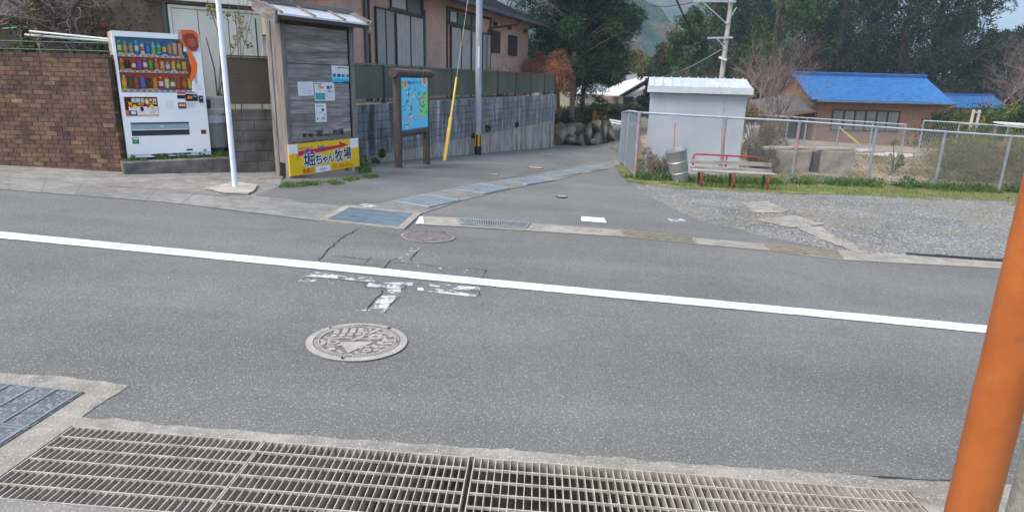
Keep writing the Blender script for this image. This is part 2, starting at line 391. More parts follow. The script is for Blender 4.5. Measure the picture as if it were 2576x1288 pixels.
for b in (0.0, .36, .38, .735):
    rb.hexa([cq(0, b, .01), cq(1.4, b, .01), cq(1.4, b + .01, .01), cq(0, b + .01, .01)], [cq(0, b, .0195), cq(1.4, b, .0195), cq(1.4, b + .01, .0195), cq(0, b + .01, .0195)])
rb.build('ribs', M_GALVB, o)
# ------------------------------------------------------------------ paving beyond the road
drape('side_road', [far[3], far[4], far[5], far[6], far[7], far[8]] + P2((2230, 642), (2090, 616), (1985, 594), (1905, 576), (1845, 562), (1790, 548), (1740, 528), (1690, 500), (1640, 476), (1610, 458), (1575, 430), (1560, 412), (1566, 402))
      + [(3.6, 22), (4.9, 30), (6.2, 40), (9, 50), (2.0, 50), (2.2, 34.0), (1.6, 29.5), (-.2, 24), (-2.3, 17.5), (-4.1, 12), ] + P2((690, 470), (660, 490), (860, 517)), M_ASPH, .002)
VW = VPlane(G(712, 433), hdir(1850))
wl = lambda s_, n_=0: tuple(VW.w(s_, n_)[:2])
drape('dark_asphalt_patch', jag(P2((640, 492), (700, 470), (760, 474), (850, 458), (960, 447), (1000, 425)), .3, .02, False) + [wl(2.9, -.1), wl(8, -.12), wl(14, -.12), wl(19.3, -.3)] + P2((1480, 408), (1345, 436), (1210, 462), (1075, 489), (990, 507), (955, 514), (865, 521)), M_ASPH2, .0075)
# slab gutter on the left and apron in front of the brick wall
gl = P2((798, 557), (430, 512), (0, 478)); gb = P2((0, 446), (440, 488), (869, 520))
gl.append((-14, gl[-1][1] + .12)); gb.insert(0, (-14, gb[0][1] + .12))
M_SLAB = mat('slab_concrete', (.15, .152, .144), (.225, .225, .21), scale=7, rough=.9, bump=.3, bscale=80, bdist=.005, big=(.8, 1.1), bigscale=1.0)
drape('gutter_slabs', gl + gb, M_SLAB, .010)
drape('apron', [gb[0]] + gb[1:] + P2((870, 516), (660, 492), (700, 472)) + [wl(0, -.05)] + P2((585, 432), (309, 433), (0, 416)) + [(-14, G(0, 416).y - .1)], M_CONCO, .004)
mb = MB()
def gstrip(mb, a, b, wd, dz=.012):
    a = Vector(a[:2]); b = Vector(b[:2]); d = (b - a).normalized(); nn = Vector((-d.y, d.x)) * wd / 2
    mb.add([(*(p), zg(*p) + dz) for p in (a - nn, b - nn, b + nn, a + nn)], [(0, 1, 2, 3)])
for t in np.linspace(.2, .97, 8):
    A = Vector(gl[0]).lerp(Vector(gl[2]), t); B = Vector(gb[3]).lerp(Vector(gb[1]), t); gstrip(mb, A, B, .003 + .004 * random.random(), .0125)
gstrip(mb, gb[1], gb[3], .012, .0135)
tag(mb.build('slab_joints', mat('joint', (.085, .082, .075))), kind='structure')
# light kerb strip right of the corner plate
ks_f = P2((1047, 567), (1155, 572), (1334, 583), (1562, 597), (1745, 615), (1935, 633), (2120, 656), (2515, 677))
ks_b = P2((2515, 664), (2210, 641), (2100, 629), (1925, 615), (1745, 600), (1562, 580), (1335, 563), (1155, 550), (1057, 545))
drape('kerb_strip', ks_f + [(16, ks_f[-1][1] - .95), (16, ks_b[0][1] - .95)] + ks_b, M_LIGHTC, .010)
# raised broken kerb on the right with the dark gap behind
a, b = G(2215, 645), G(2515, 668); d = (b - a).normalized(); b2 = a + d * 9
mb = MB(); n = 24
for i in range(n):
    p, r = a.lerp(b2, i / n), a.lerp(b2, (i + .97) / n); h = random.uniform(-.004, .006)
    nn = Vector((-d.y, d.x, 0)) * .12
    mb.hexa([p - nn * .2, r - nn * .2, r + nn, p + nn], [p - nn * .2 + Vector((0, 0, h + .02)), r - nn * .2 + Vector((0, 0, h + .02)), r + nn + Vector((0, 0, h + .02)), p + nn + Vector((0, 0, h + .02))])
tag(mb.build('broken_kerb', M_LIGHTC, bevel=.006), kind='structure')
mb = MB(); gp = []
for i in range(25):
    p = a.lerp(b2, i / 24); gp.append(p)
for i in range(1, 24):
    wd0 = .05 * min(1, i / 3) + .1 * abs(noise.noise((i * .9, 0, 0))); p, r = gp[i], gp[i + 1]; nn = Vector((-d.y, d.x, 0))
    mb.add([p + nn * .13 + Vector((0, 0, .02)), r + nn * .13 + Vector((0, 0, .02)), r + nn * (.16 + wd0) + Vector((0, 0, .03)), p + nn * (.16 + wd0) + Vector((0, 0, .03))], [(0, 1, 2, 3)])
tag(mb.build('kerb_gap', M_BLACK), kind='structure')
# gravel lot, grass strip, field
M_GRAV = mat('gravel', (.075, .083, .088), (.155, .165, .165), (.25, .225, .18), scale=26, detail=10, rough=.95, bump=.9, bscale=60, bdist=.02, ramp=(.3, .7), big=(.72, 1.12), bigscale=1.1, speck=(.42, .42, .4), speckscale=45, speckt=.84)
N, L, b = nodes(M_GRAV)      # brown earth showing between the stones
tc = N.new('ShaderNodeTexCoord'); t = N.new('ShaderNodeTexNoise'); t.inputs['Scale'].default_value = .75; t.inputs['Detail'].default_value = 9; t.inputs['Roughness'].default_value = .65; L.new(tc.outputs['Object'], t.inputs['Vector'])
rp = N.new('ShaderNodeValToRGB'); L.new(t.outputs['Fac'], rp.inputs[0]); e = rp.color_ramp.elements; e[0].position = .5; e[1].position = .62; e[0].color = (0, 0, 0, 1); e[1].color = (.65, .65, .65, 1)
x_ = N.new('ShaderNodeMix'); x_.data_type = 'RGBA'; L.new(rp.outputs[0], x_.inputs[0]); L.new(b.inputs['Base Color'].links[0].from_socket, x_.inputs[6]); x_.inputs[7].default_value = (.2, .175, .12, 1); L.new(x_.outputs[2], b.inputs['Base Color'])
M_GRASSG = mat('grass_ground', (.06, .09, .02), (.12, .14, .04), (.2, .17, .1), scale=3, rough=1, bump=.8, bscale=40)
M_FIELD = mat('straw_field', (.15, .105, .065), (.27, .205, .13), (.38, .34, .28), scale=1.3, detail=12, rough=1, bump=.8, bscale=14, stretch=(.5, 1.6, 1), ramp=(.3, .7), big=(.7, 1.15), bigscale=.6)
gr_l = P2((2210, 644), (2168, 642), (2064, 624), (1963, 604), (1883, 586), (1823, 572), (1766, 557), (1715, 538), (1662, 508), (1610, 483), (1585, 458))
drape('gravel_lot', jag(gr_l, .12, .03, False) + P2((1750, 476), (2000, 488), (2300, 494), (2576, 500)) + [(17, 12.4), (17, 5.2)], M_GRAV, .0045)
drape('grass_strip', jag(P2((1548, 414), (1560, 430), (1585, 460), (1680, 474), (1850, 482), (2000, 490), (2300, 496), (2576, 502)), .12, .1, False) + [(17, 12.2), (17, 17), (9, 17), (3.2, 16.0), (3.3, 19.5), (3.1, 19.5)], M_GRASSG, .009)
drape('field', [(3.4, 15.6), (9, 16.6), (18, 16.6), (45, 16), (60, 30), (60, 36), (20, 37.5), (9, 40), (7.4, 40), (5.6, 28), (3.9, 19)], M_FIELD, .006)
# broken concrete in the gravel
for i, (pp, lb) in enumerate((([(1868, 513), (1930, 508), (1985, 530), (1960, 538), (1900, 537)], 'large pale broken concrete patch in the gravel'),
               ([(1900, 556), (2000, 545), (2075, 566), (1985, 575), (1930, 562)], 'flat cracked concrete patch in the middle of the gravel'),
               ([(2000, 572), (2070, 573), (2100, 598), (2190, 640), (2160, 640), (2080, 610)], 'thin strip of broken concrete running to the kerb'))):
    tag(dp('broken_concrete', pp, M_CONC, .012, amp=.05, step=.1, kind=None, thick=.004), lb, 'concrete patch', 'broken concrete in the gravel lot')
# ------------------------------------------------------------------ line markings, cracks, worn marks
wt = P2((0, 585), (400, 624), (800, 662), (1218, 704), (1700, 749), (2100, 786), (2485, 822)); wb = P2((2485, 841), (2100, 804), (1700, 767), (1218, 721), (800, 680), (400, 641), (0, 602))
dl = (Vector(wt[0]) - Vector(wt[1])).normalized(); dr = (Vector(wt[-1]) - Vector(wt[-2])).normalized()
wt = [tuple(Vector(wt[0]) + dl * 7)] + wt + [tuple(Vector(wt[-1]) + dr * 7)]; wb = [tuple(Vector(wb[0]) + dr * 7)] + wb + [tuple(Vector(wb[-1]) + dl * 7)]
tag(drape('lane_line', jag(wt, .05, .004, False) + jag(wb, .05, .004, False), worn(mat('lane_paint', (.4, .41, .41), (.66, .67, .67), scale=4, rough=.7, bump=.3, bscale=140, bdist=.004), 30, .335, .04, 8), .012))
def zoomD(x, y): return ((780 + x / 3.5778) * .9401, (640 + y / 3.5778) * .9401)
worn_px = [[(165, 312), (480, 355), (600, 385), (615, 405), (480, 390), (110, 360)], [(100, 372), (240, 375), (240, 415), (60, 412)], [(615, 405), (650, 375), (745, 365), (815, 410), (740, 412)],
           [(740, 425), (1060, 420), (1160, 425), (1160, 455), (1060, 450), (1050, 490), (720, 460)], [(915, 490), (1050, 490), (1045, 520), (1000, 540), (930, 515)],
           [(870, 545), (1010, 550), (890, 715), (725, 695)], [(610, 680), (730, 660), (715, 697), (615, 693)], [(1320, 430), (1805, 470), (1800, 515), (1600, 495), (1320, 455)], [(1200, 470), (1500, 490), (1770, 545), (1760, 565), (1210, 500)]]
worn2_px = [[(1120, 85), (1235, 95), (1150, 200), (1290, 235), (1290, 265), (980, 220), (1080, 150)], [(1410, 275), (1570, 290), (1560, 305), (1410, 290)], [(1580, 290), (1850, 310), (1840, 355), (1580, 315)],
            [(390, 140), (440, 135), (440, 158), (395, 160)], [(340, 180), (380, 170), (360, 215), (335, 210)], [(1050, 235), (1290, 250), (1280, 270), (1050, 255)], [(350, 420), (410, 425), (390, 445), (350, 440)]]
for k, pp in enumerate(worn_px): tag(dp('worn_road_mark', [zoomD(*p) for p in pp], M_WORN, .0075 + .0002 * k))
for k, pp in enumerate(worn2_px): tag(dp('worn_road_mark', [zoomD(*p) for p in pp], M_WORN2, .007 + .0001 * k))
# bright patches
dp('white_road_mark', [(1462, 546), (1520, 550), (1526, 562), (1462, 557)], M_WHITE, .008)
dp('white_road_mark', [(1678, 552), (1720, 552), (1725, 560), (1690, 560)], M_WORN, .010, amp=.02)
dp('white_road_mark', [(1045, 567), (1055, 548), (1064, 549), (1066, 566)], M_WHITE, .018)
dp('white_road_mark', [(880, 520), (925, 515), (950, 520), (935, 528), (900, 524)], M_WORN, .016)
dp('white_road_mark', [(1125, 408), (1150, 407), (1300, 413), (1250, 414)], M_WORN2, .011)
CR = mat('crack', (.035, .036, .038), rough=1)
mb = MB()
def crack(px, wd=.012, amp=.018, dz=.0085):
    p = [G(x, y) for x, y in px]; pts = []
    for i in range(len(p) - 1):
        L_ = (p[i + 1] - p[i]).length; k = max(2, int(L_ / .09))
        for j in range(k):
            r = p[i].lerp(p[i + 1], j / k) + Vector((random.uniform(-amp, amp), random.uniform(-amp, amp), 0)); pts.append(r)
    pts.append(p[-1])
    for a_, b_ in zip(pts[:-1], pts[1:]): gstrip(mb, a_, b_, wd * random.uniform(.35, 1.2), dz)
Z = zoomD
crack([(905, 575), (860, 600), (800, 655)], .014)
crack([Z(400, 165), Z(640, 190), Z(940, 225), Z(1250, 245), Z(1560, 295), Z(1850, 300)], .010)
crack([Z(1245, 95), Z(1150, 195), Z(1140, 210)], .016); crack([Z(1000, 190), Z(930, 225), Z(880, 290)], .014); crack([Z(770, 180), Z(700, 240)], .01)
crack([Z(60, 400), Z(160, 375), Z(480, 395), Z(720, 420), Z(1060, 450)], .010); crack([Z(250, 240), Z(700, 245), Z(850, 260)], .007)
crack([Z(720, 420), Z(710, 470), Z(1080, 490), Z(1090, 450)], .009); crack([Z(1030, 560), Z(940, 660), Z(900, 715)], .009); crack([Z(870, 500), Z(790, 610), Z(715, 700)], .012)
crack([Z(1320, 430), Z(1560, 480), Z(1805, 510), Z(1765, 560)], .008); crack([Z(1850, 300), Z(1835, 385)], .012)
crack([(930, 588), (1030, 596)], .006); crack([(1130, 600), (1350, 612), (1560, 622)], .005); crack([(1440, 530), (1250, 520), (1300, 490), (1500, 450)], .005, .03)
crack([(500, 428), (700, 470)], .008); crack([(2150, 1198), (2392, 1213), (2500, 1218)], .014, .006)
tag(mb.build('road_cracks', CR), kind='structure')
# ------------------------------------------------------------------ gratings, manholes, small lids
def frame_of(px):
    p = [Vector(t) for t in P2(*px)]; return p
def quadpt(p, a, b):       # a along first edge, b to the opposite edge
    q = p[0].lerp(p[1], a).lerp(p[3].lerp(p[2], a), b); return Vector((q.x, q.y, zg(q.x, q.y)))
def far_grate(px, nb, label, mt, lift=.012, barw=.5, cat='drain grating', group=None, cross=0, along=False):
    p = frame_of(px); c = quadpt(p, .5, .5); o = thing('gutter_grating', c, label, cat, group=group)
    q = lambda a, b, z: tuple(quadpt(p, a, b) + Vector((0, 0, z)) - c)
    mb = MB().add([q(0, 0, lift), q(1, 0, lift), q(1, 1, lift), q(0, 1, lift)], [(0, 1, 2, 3)]); mb.build('pit', M_BLACK, o)  # flat black sheet stands in for the shaded depth below the bars
    mb = MB()
    for k in range(nb):
        a0 = (k + .5 - barw / 2) / nb; a1 = (k + .5 + barw / 2) / nb
        if along: mb.hexa([q(0, a0, lift), q(1, a0, lift), q(1, a1, lift), q(0, a1, lift)], [q(0, a0, lift + .012), q(1, a0, lift + .012), q(1, a1, lift + .012), q(0, a1, lift + .012)])
        else: mb.hexa([q(a0, 0, lift), q(a1, 0, lift), q(a1, 1, lift), q(a0, 1, lift)], [q(a0, 0, lift + .012), q(a1, 0, lift + .012), q(a1, 1, lift + .012), q(a0, 1, lift + .012)])
    for k in range(cross):
        b0 = (k + 1) / (cross + 1); mb.hexa([q(0, b0 - .02, lift), q(1, b0 - .02, lift), q(1, b0 + .02, lift), q(0, b0 + .02, lift)], [q(0, b0 - .02, lift + .0135), q(1, b0 - .02, lift + .0135), q(1, b0 + .02, lift + .0135), q(0, b0 + .02, lift + .0135)])
    mb.build('bars', mt, o)
    fr = MB(); e = .025
    for (a0, a1, b0, b1) in ((0, 1, -.04, .03), (0, 1, .97, 1.04), (-.01, .008, .03, .97), (.992, 1.01, .03, .97)):
        fr.hexa([q(a0, b0, lift), q(a1, b0, lift), q(a1, b1, lift), q(a0, b1, lift)], [q(a0, b0, lift + .014), q(a1, b0, lift + .014), q(a1, b1, lift + .014), q(a0, b1, lift + .014)])
    fr.build('frame', mt, o); return o
M_GBLUE = mat('grating_bluegrey', (.2, .22, .24), (.3, .32, .34), scale=10, rough=.6, metal=.3)
M_GTAN = mat('grating_tan', (.17, .15, .11), (.25, .225, .175), scale=10, rough=.7, metal=.1)
gk = 'gratings in the kerb strip'
far_grate([(1160, 567), (1322, 577), (1334, 564), (1150, 553)], 30, 'blue-grey slotted grating in the kerb strip, nearest the corner plate', M_GBLUE, group=gk)
far_grate([(1571, 596), (1745, 613), (1744, 601), (1562, 582)], 42, 'rusty tan slotted grating in the middle of the kerb strip', M_GTAN, group=gk, cross=1)
far_grate([(1940, 632), (2120, 652), (2106, 634), (1925, 617)], 42, 'rusty tan grating in the kerb strip beside the gravel', M_GTAN, group=gk, cross=3)
M_GPALE = mat('grating_pale', (.19, .235, .26), (.28, .32, .34), scale=8, rough=.6, metal=.2)
gs = 'pale gratings across the side road gutter'
lb = ['pale gutter grating in the side road nearest the corner plate', 'second pale gutter grating up the side road', 'third pale gutter grating up the side road, below the small round lid',
      'fourth pale gutter grating up the side road', 'farthest pale gutter grating up the side road, by the fence corner']
for i, px in enumerate(([(989, 509), (1081, 524.5), (1155, 506.5), (1066, 492.4)], [(1143, 478.5), (1219, 490), (1281, 476.3), (1206, 464.7)], [(1272, 457), (1328, 467), (1392, 456), (1340, 446)],
                        [(1363, 437.5), (1412, 446), (1460, 437), (1410, 431)], [(1438, 426), (1489, 432), (1526, 427), (1474, 420)])):
    far_grate(px, 22 if i < 2 else 14, lb[i], M_GPALE, group=gs, barw=.62, along=False)
# pale concrete band that carries them
dp('gutter_band', [(869, 520), (955, 513), (1066, 489), (1206, 462), (1340, 444), (1420, 429), (1475, 418), (1545, 404), (1580, 397), (1585, 403), (1562, 412), (1530, 427), (1462, 438), (1395, 456), (1284, 477), (1158, 507), (1060, 540)], mat('gutter_band', (.13, .13, .125), (.2, .2, .19), scale=5, rough=.9, big=(.85, 1.15), bump=.3, bscale=60), .0095, amp=.01)
# corner steel plate in its concrete frame
fo = [Vector(t) for t in P2((869, 520), (1060, 540), (1017, 580), (798, 557))]; fi = [Vector(t) for t in P2((882, 525), (1041, 540), (1002, 575), (824, 556))]
c = (fo[0] + fo[2]) / 2; o = thing('corner_grating', (c.x, c.y, zg(*c)), 'large blue-grey steel grating in a pale concrete frame at the road corner', 'drain cover')
mb = MB()
Lp = lambda p, z: (p.x - c.x, p.y - c.y, zg(*p) - zg(*c) + z)
for k in range(4):
    j = (k + 1) % 4; mb.hexa([Lp(fo[k], 0), Lp(fo[j], 0), Lp(fi[j], 0), Lp(fi[k], 0)], [Lp(fo[k], .022), Lp(fo[j], .022), Lp(fi[j], .022), Lp(fi[k], .022)])
mb.build('surround', M_LIGHTC, o)
M_PLATE = mat('blue_steel', (.17, .225, .27), (.23, .29, .33), scale=6, rough=.55, metal=.3, bump=.3, bscale=50)
mb = MB().add([Lp(p, .014) for p in fi], [(0, 3, 2, 1)]); mb.build('plate', M_PLATE, o)
mb = MB(); qq = lambda a, b: fi[0].lerp(fi[1], a).lerp(fi[3].lerp(fi[2], a), b)
for k in range(1, 34):
    a = k / 34; mb.hexa([Lp(qq(a - .006, .02), .014), Lp(qq(a + .006, .02), .014), Lp(qq(a + .006, .98), .014), Lp(qq(a - .006, .98), .014)], [Lp(qq(a - .006, .02), .021), Lp(qq(a + .006, .02), .021), Lp(qq(a + .006, .98), .021), Lp(qq(a - .006, .98), .021)])
for b in (.25, .5, .75):
    mb.hexa([Lp(qq(.01, b - .008), .014), Lp(qq(.99, b - .008), .014), Lp(qq(.99, b + .008), .014), Lp(qq(.01, b + .008), .014)], [Lp(qq(.01, b - .008), .0205), Lp(qq(.99, b - .008), .0205), Lp(qq(.99, b + .008), .0205), Lp(qq(.01, b + .008), .0205)])
mb.build('ribs', M_PLATE, o)
# decorated manhole cover: pale iron with raised pattern over dark grooves
def manhole(px, R, label, main):
    c = G(*px); o = thing('manhole_cover', c, label, 'manhole cover')
    o.rotation_euler = (-.02, .037, 0)
    base = mat('iron_groove', (.13, .112, .105) if main else (.13, .115, .11), rough=.8)
    top = mat('iron_pale' if main else 'iron_rusty', (.26, .24, .222) if main else (.17, .145, .135), (.35, .325, .3) if main else (.23, .205, .19), scale=9, rough=.65, metal=.1, bump=.15)
    mb = MB().lathe([(R, .0), (R, .014), (R * .995, .0145)], 64); mb.build('base_disc', base, o)
    r1 = R * (.86 if main else .88)
    mb = MB(); n = 72
    vs = [(R * cos(2 * pi * k / n), R * sin(2 * pi * k / n), .0155) for k in range(n)] + [(r1 * cos(2 * pi * k / n), r1 * sin(2 * pi * k / n), .0195) for k in range(n)] + [(R * 1.0 * cos(2 * pi * k / n), R * sin(2 * pi * k / n), .0) for k in range(n)]
    vs = [(x * .996, y * .996, z) if i < n else (x, y, z) for i, (x, y, z) in enumerate(vs)]
    mb.add(vs, [(k, (k + 1) % n, (k + 1) % n + n, k + n) for k in range(n)] + [(k + 2 * n, (k + 1) % n + 2 * n, (k + 1) % n, k) for k in range(n)])
    mb.build('rim', top, o, smooth=True)
    pt = MB(); zt = .0205; z0 = .0145
    def pr(pts):
        k = len(pts); pt.add([(x * R, y * R, z0) for x, y in pts] + [(x * R, y * R, zt) for x, y in pts], [tuple(range(k, 2 * k))] + [(i, (i + 1) % k, (i + 1) % k + k, i + k) for i in range(k)])
    def st(pts, wd):
        for a, b in zip(pts[:-1], pts[1:]):
            a = Vector(a); b = Vector(b); d = (b - a).normalized() * wd * .5; nn = Vector((-d.y, d.x)); a = a - d * .5; b = b + d * .5
            pr([tuple(a - nn), tuple(b - nn), tuple(b + nn), tuple(a + nn)])
    def ring(cx, cy, ra, rb_, n=18, a0=0, a1=2 * pi):
        for k in range(n):
            t0 = a0 + (a1 - a0) * k / n; t1 = a0 + (a1 - a0) * (k + 1) / n
            pr([(cx + rb_ * cos(t0), cy + rb_ * sin(t0)), (cx + rb_ * cos(t1), cy + rb_ * sin(t1)), (cx + ra * cos(t1), cy + ra * sin(t1)), (cx + ra * cos(t0), cy + ra * sin(t0))][::-1])
    def disc(cx, cy, r, n=16): pr([(cx + r * cos(2 * pi * k / n), cy + r * sin(2 * pi * k / n)) for k in range(n)])
    if main:
        # toothed ring
        for k in range(88):
            t = 2 * pi * k / 88
            if (k % 22) in (0, 1): continue
            pr([(.79 * cos(t - .022), .79 * sin(t - .022)), (.84 * cos(t - .022), .84 * sin(t - .022)), (.84 * cos(t + .022), .84 * sin(t + .022)), (.79 * cos(t + .022), .79 * sin(t + .022))])
        ring(0, 0, .745, .775, 72)
        # a long mast, a plain sail below it, waves, discs and bars
        st([(-.09, -.02), (.30, .66)], .085)
        pr([(-.32, -.16), (.36, -.02), (-.02, -.66)][::-1])
        for i in range(5):
            x = -.52 + i * .155; disc(x + .0, .16 + i * .055, .062); st([(x + .01, .3 + i * .05), (x - .01, .56 + i * .025 - (.1 if i == 0 else 0))], .11)
        ring(-.44, -.17, .06, .125); ring(.32, .24, .05, .15); ring(.3, -.48, .035, .085); disc(-.38, -.52, .08); disc(.12, .3, .05)
        st([(-.66, .06), (-.5, .02), (-.3, .1), (-.14, .1)], .06); st([(-.68, -.1), (-.6, -.2), (-.62, -.34)], .08); st([(-.5, -.38), (-.34, -.36), (-.26, -.28)], .07)
        st([(-.24, -.56), (-.14, -.68)], .07); st([(.42, .5), (.55, .42), (.64, .3)], .09); st([(.3, .52), (.42, .4)], .05)
        st([(.5, .16), (.6, .06), (.72, .1)], .09); st([(.44, -.06), (.56, -.1), (.7, -.06)], .09); st([(.36, -.22), (.48, -.3), (.6, -.24), (.68, -.28)], .08)
        st([(.44, -.46), (.52, -.42), (.58, -.46)], .07); st([(.1, -.58), (.2, -.66), (.3, -.64)], .06); st([(.16, -.4), (.2, -.3), (.3, -.3)], .06)
        st([(.05, .62), (.1, .5), (.02, .42)], .08); disc(.52, .02, .03); disc(.62, -.38, .03); disc(-.56, -.06, .035)
        st([(.46, .3), (.52, .24)], .06); st([(-.1, -.74), (.06, -.72)], .04); st([(.0, .05), (.14, .12), (.26, .06)], .05)
    else:
        for k in range(48):
            t = 2 * pi * k / 48; pr([(.76 * cos(t - .04), .76 * sin(t - .04)), (.84 * cos(t - .04), .84 * sin(t - .04)), (.84 * cos(t + .04), .84 * sin(t + .04)), (.76 * cos(t + .04), .76 * sin(t + .04))])
        rs = random.Random(3)
        for i in range(60):
            x, y = rs.uniform(-.68, .68), rs.uniform(-.68, .68)
            if x * x + y * y < .46: st([(x, y), (x + rs.uniform(-.12, .12), y + rs.uniform(-.12, .12))], .05)
    pt.build('raised_pattern', top, o)
    for t in ((1.0, .05), (2.45, .03), (4.65, .035)):
        ls = MB()
        a = Vector((cos(t[0]), sin(t[0]))); b = Vector((-a.y, a.x)) * R * t[1]; p0 = a * R * .88; p1 = a * R * .95
        ls.add([(*(p0 - b), .0205), (*(p1 - b), .0205), (*(p1 + b), .0205), (*(p0 + b), .0205)], [(0, 1, 2, 3)])
        ls.build('lifting_slot', M_BLACK, o)
manhole((899, 862), .325, 'large pale manhole cover with a raised sailboat-like pattern in the near lane', True)
manhole((1077, 597), .31, 'rusty brown manhole cover beside the corner grating', False)
M_LID = mat('lid', (.3, .22, .15), (.4, .32, .24), scale=12, rough=.8, bump=.2); M_LIDG = mat('lid_grey', (.2, .19, .17), (.28, .27, .25), scale=12, rough=.8)
for px, R, mt_, lb_ in (((1347, 424), .21, M_LID, 'brown round lid in the side road, the larger of the two by the wall'), ((1244, 442), .1, M_LID, 'small orange-brown round lid in the side road below the grey pole'),
                   ((1413, 497), .1, M_LIDG, 'small grey oval lid standing proud of the asphalt in the side road')):
    c = G(*px); o = thing('valve_cover', c, lb_, 'manhole cover', group='small lids in the side road')
    o.rotation_euler = (-.02 - (.03 if c.y > 12 else 0), .037, 0)
    MB().lathe([(R, 0), (R, .016), (R * .9, .02)], 32).build('ring', M_BLACK, o)
    MB().lathe([(R * .88, .01), (R * .86, .026)], 32).build('lid', mt_, o)
# ================================================================== left side: walls
def vbrick(name, c_list): pass
M_BRICK = mat('brick_tile', (.62, .6, .58), (1, 1, 1), scale=9, attr=True, rough=.85, bump=.5, bscale=50, bdist=.006, big=(.5, 1.1), bigscale=3.6, ramp=(.25, .7))
M_MORT = mat('mortar', (.06, .05, .045), (.1, .085, .075), scale=8)
BW = VPlane(G(-420, 398), Vector(G(309, 434) - G(0, 416)))
BW.A = G(0, 416) - BW.U * 3.2
o = thing('brick_wall', BW.A, 'tan and brown brick tile garden wall left of the vending machine', 'wall', rz=BW.rz)
be = BW.uv(309, 434)[0]; bh = BW.uv(275, 137)[1]; bh0 = BW.uv(5, 137)[1]; bbot = -.35
bh = max(bh, bh0) - .0
mb = MB(); ty = MB(); pal = [hx(t) for t in ('7c6450', '826b52', '745a4c', '6c5145', '664d42', '705a4a', '6b5347', '735347', '7e6652', '614b40', '755a4b', '6a5145')]
rowh = .069; nrow = int((bh - bbot) / rowh); rowh = (bh - bbot) / nrow
mb.box(0, be - .004, .006, .16, bbot, bh - .004); mb.build('core', M_MORT, o)
for r_ in range(nrow):
    z = bbot + r_ * rowh; x = -(r_ % 2) * .093 - .05; 
    while x < be:
        x1 = x + .185; a_, b_ = max(0, x + .005), min(be, x1 - .005)
        if b_ - a_ > .02:
            cc = random.choice(pal); q_ = random.uniform(.95, 1.35); cc = tuple(v * q_ for v in cc)
            if r_ == nrow - 1: cc = tuple(v * .85 for v in random.choice(pal[2:8]))
            ty.box(a_, b_, -random.uniform(.0, .004), .05 if r_ < nrow - 1 else .17, z + .005, z + rowh - .005, cc)
        x = x1
for r_ in range(nrow):        # the return of the end face
    z = bbot + r_ * rowh; cc = random.choice(pal); ty.box(be - .003, be + .008, .01, .155, z + .004, z + rowh - .003, cc)
ty.build('bricks', M_BRICK, o)
# raised plinth under the machine
M_OLDW = mat('weathered_concrete', (.085, .08, .07), (.19, .18, .165), scale=4, rough=.95, bump=.5, bscale=30, bdist=.01, big=(.7, 1.15), bigscale=1.5)
pa, pb = G(313, 440), G(588, 434)
PL = VPlane(pa, pb - pa); plen = (pb - pa).length
o = thing('plinth', pa, 'low mossy concrete plinth under the vending machine', 'concrete base', rz=PL.rz)
MB().box(0, plen, 0, 2.6, -.4, .19).build('plinth_block', M_OLDW, o, bevel=.01)
# block retaining wall + louvre fence on top
M_BLOCK = mat('block_wall', (.085, .088, .095), (.21, .215, .225), (.4, .41, .43), scale=3.5, detail=10, rough=.95, bump=.4, bscale=40, bdist=.01, stretch=(2.2, 2.2, .45), ramp=(.3, .72), big=(.7, 1.2), bigscale=.9)
N_, L_, B_ = nodes(M_BLOCK)
tcn = N_.new('ShaderNodeTexCoord'); mpn = N_.new('ShaderNodeMapping'); mpn.inputs['Scale'].default_value = (3.4, 3.4, .45); L_.new(tcn.outputs['Object'], mpn.inputs[0])
nz = N_.new('ShaderNodeTexNoise'); nz.inputs['Scale'].default_value = 1; nz.inputs['Detail'].default_value = 7; L_.new(mpn.outputs[0], nz.inputs['Vector'])
rp = N_.new('ShaderNodeValToRGB'); L_.new(nz.outputs['Fac'], rp.inputs[0]); e = rp.color_ramp.elements; e[0].position = .55; e[0].color = (0, 0, 0, 1); e[1].position = .7; e[1].color = (.85, .85, .85, 1)
rq = N_.new('ShaderNodeValToRGB'); L_.new(nz.outputs['Fac'], rq.inputs[0]); e = rq.color_ramp.elements; e[0].position = .3; e[0].color = (.35, .35, .35, 1); e[1].position = .45; e[1].color = (1, 1, 1, 1)
src = B_.inputs['Base Color'].links[0].from_socket
mx = N_.new('ShaderNodeMix'); mx.data_type = 'RGBA'; L_.new(rp.outputs[0], mx.inputs[0]); L_.new(src, mx.inputs[6]); mx.inputs[7].default_value = (.5, .5, .52, 1)
my = N_.new('ShaderNodeMix'); my.data_type = 'RGBA'; my.blend_type = 'MULTIPLY'; my.inputs[0].default_value = 1; L_.new(mx.outputs[2], my.inputs[6]); L_.new(rq.outputs[0], my.inputs[7])
L_.new(my.outputs[2], B_.inputs['Base Color'])
M_BASEW = M_BLOCK.copy(); M_BASEW.name = 'wall_base_stained'
for n_ in M_BASEW.node_tree.nodes:
    if n_.type == 'VALTORGB' and len(n_.color_ramp.elements) == 3:
        for e_, c_ in zip(n_.color_ramp.elements, ((.2, .175, .145), (.37, .335, .285), (.5, .47, .42))): e_.color = (*c_, 1)
WL = 19.2
o = thing('block_retaining_wall', VW.A, 'long grey streaked concrete block retaining wall running up the side road', 'wall', rz=VW.rz)
bl = MB(); jt = MB(); bs = MB()
bs.hexa([(-.02, .012, -.4), (WL, .012, -2.2), (WL, .3, -2.2), (-.02, .3, -.4)], [(-.02, .012, -.02), (WL, .012, .1), (WL, .3, .1), (-.02, .3, -.02)])
bs.build('wall_base', M_BASEW, o)
jt.box(0, WL - .004, .03, .25, .0, 1.105); jt.build('mortar', mat('joint_pale', (.2, .2, .2), (.34, .34, .34), scale=5), o)
ztop = 1.115; rows = 6; rh = .19
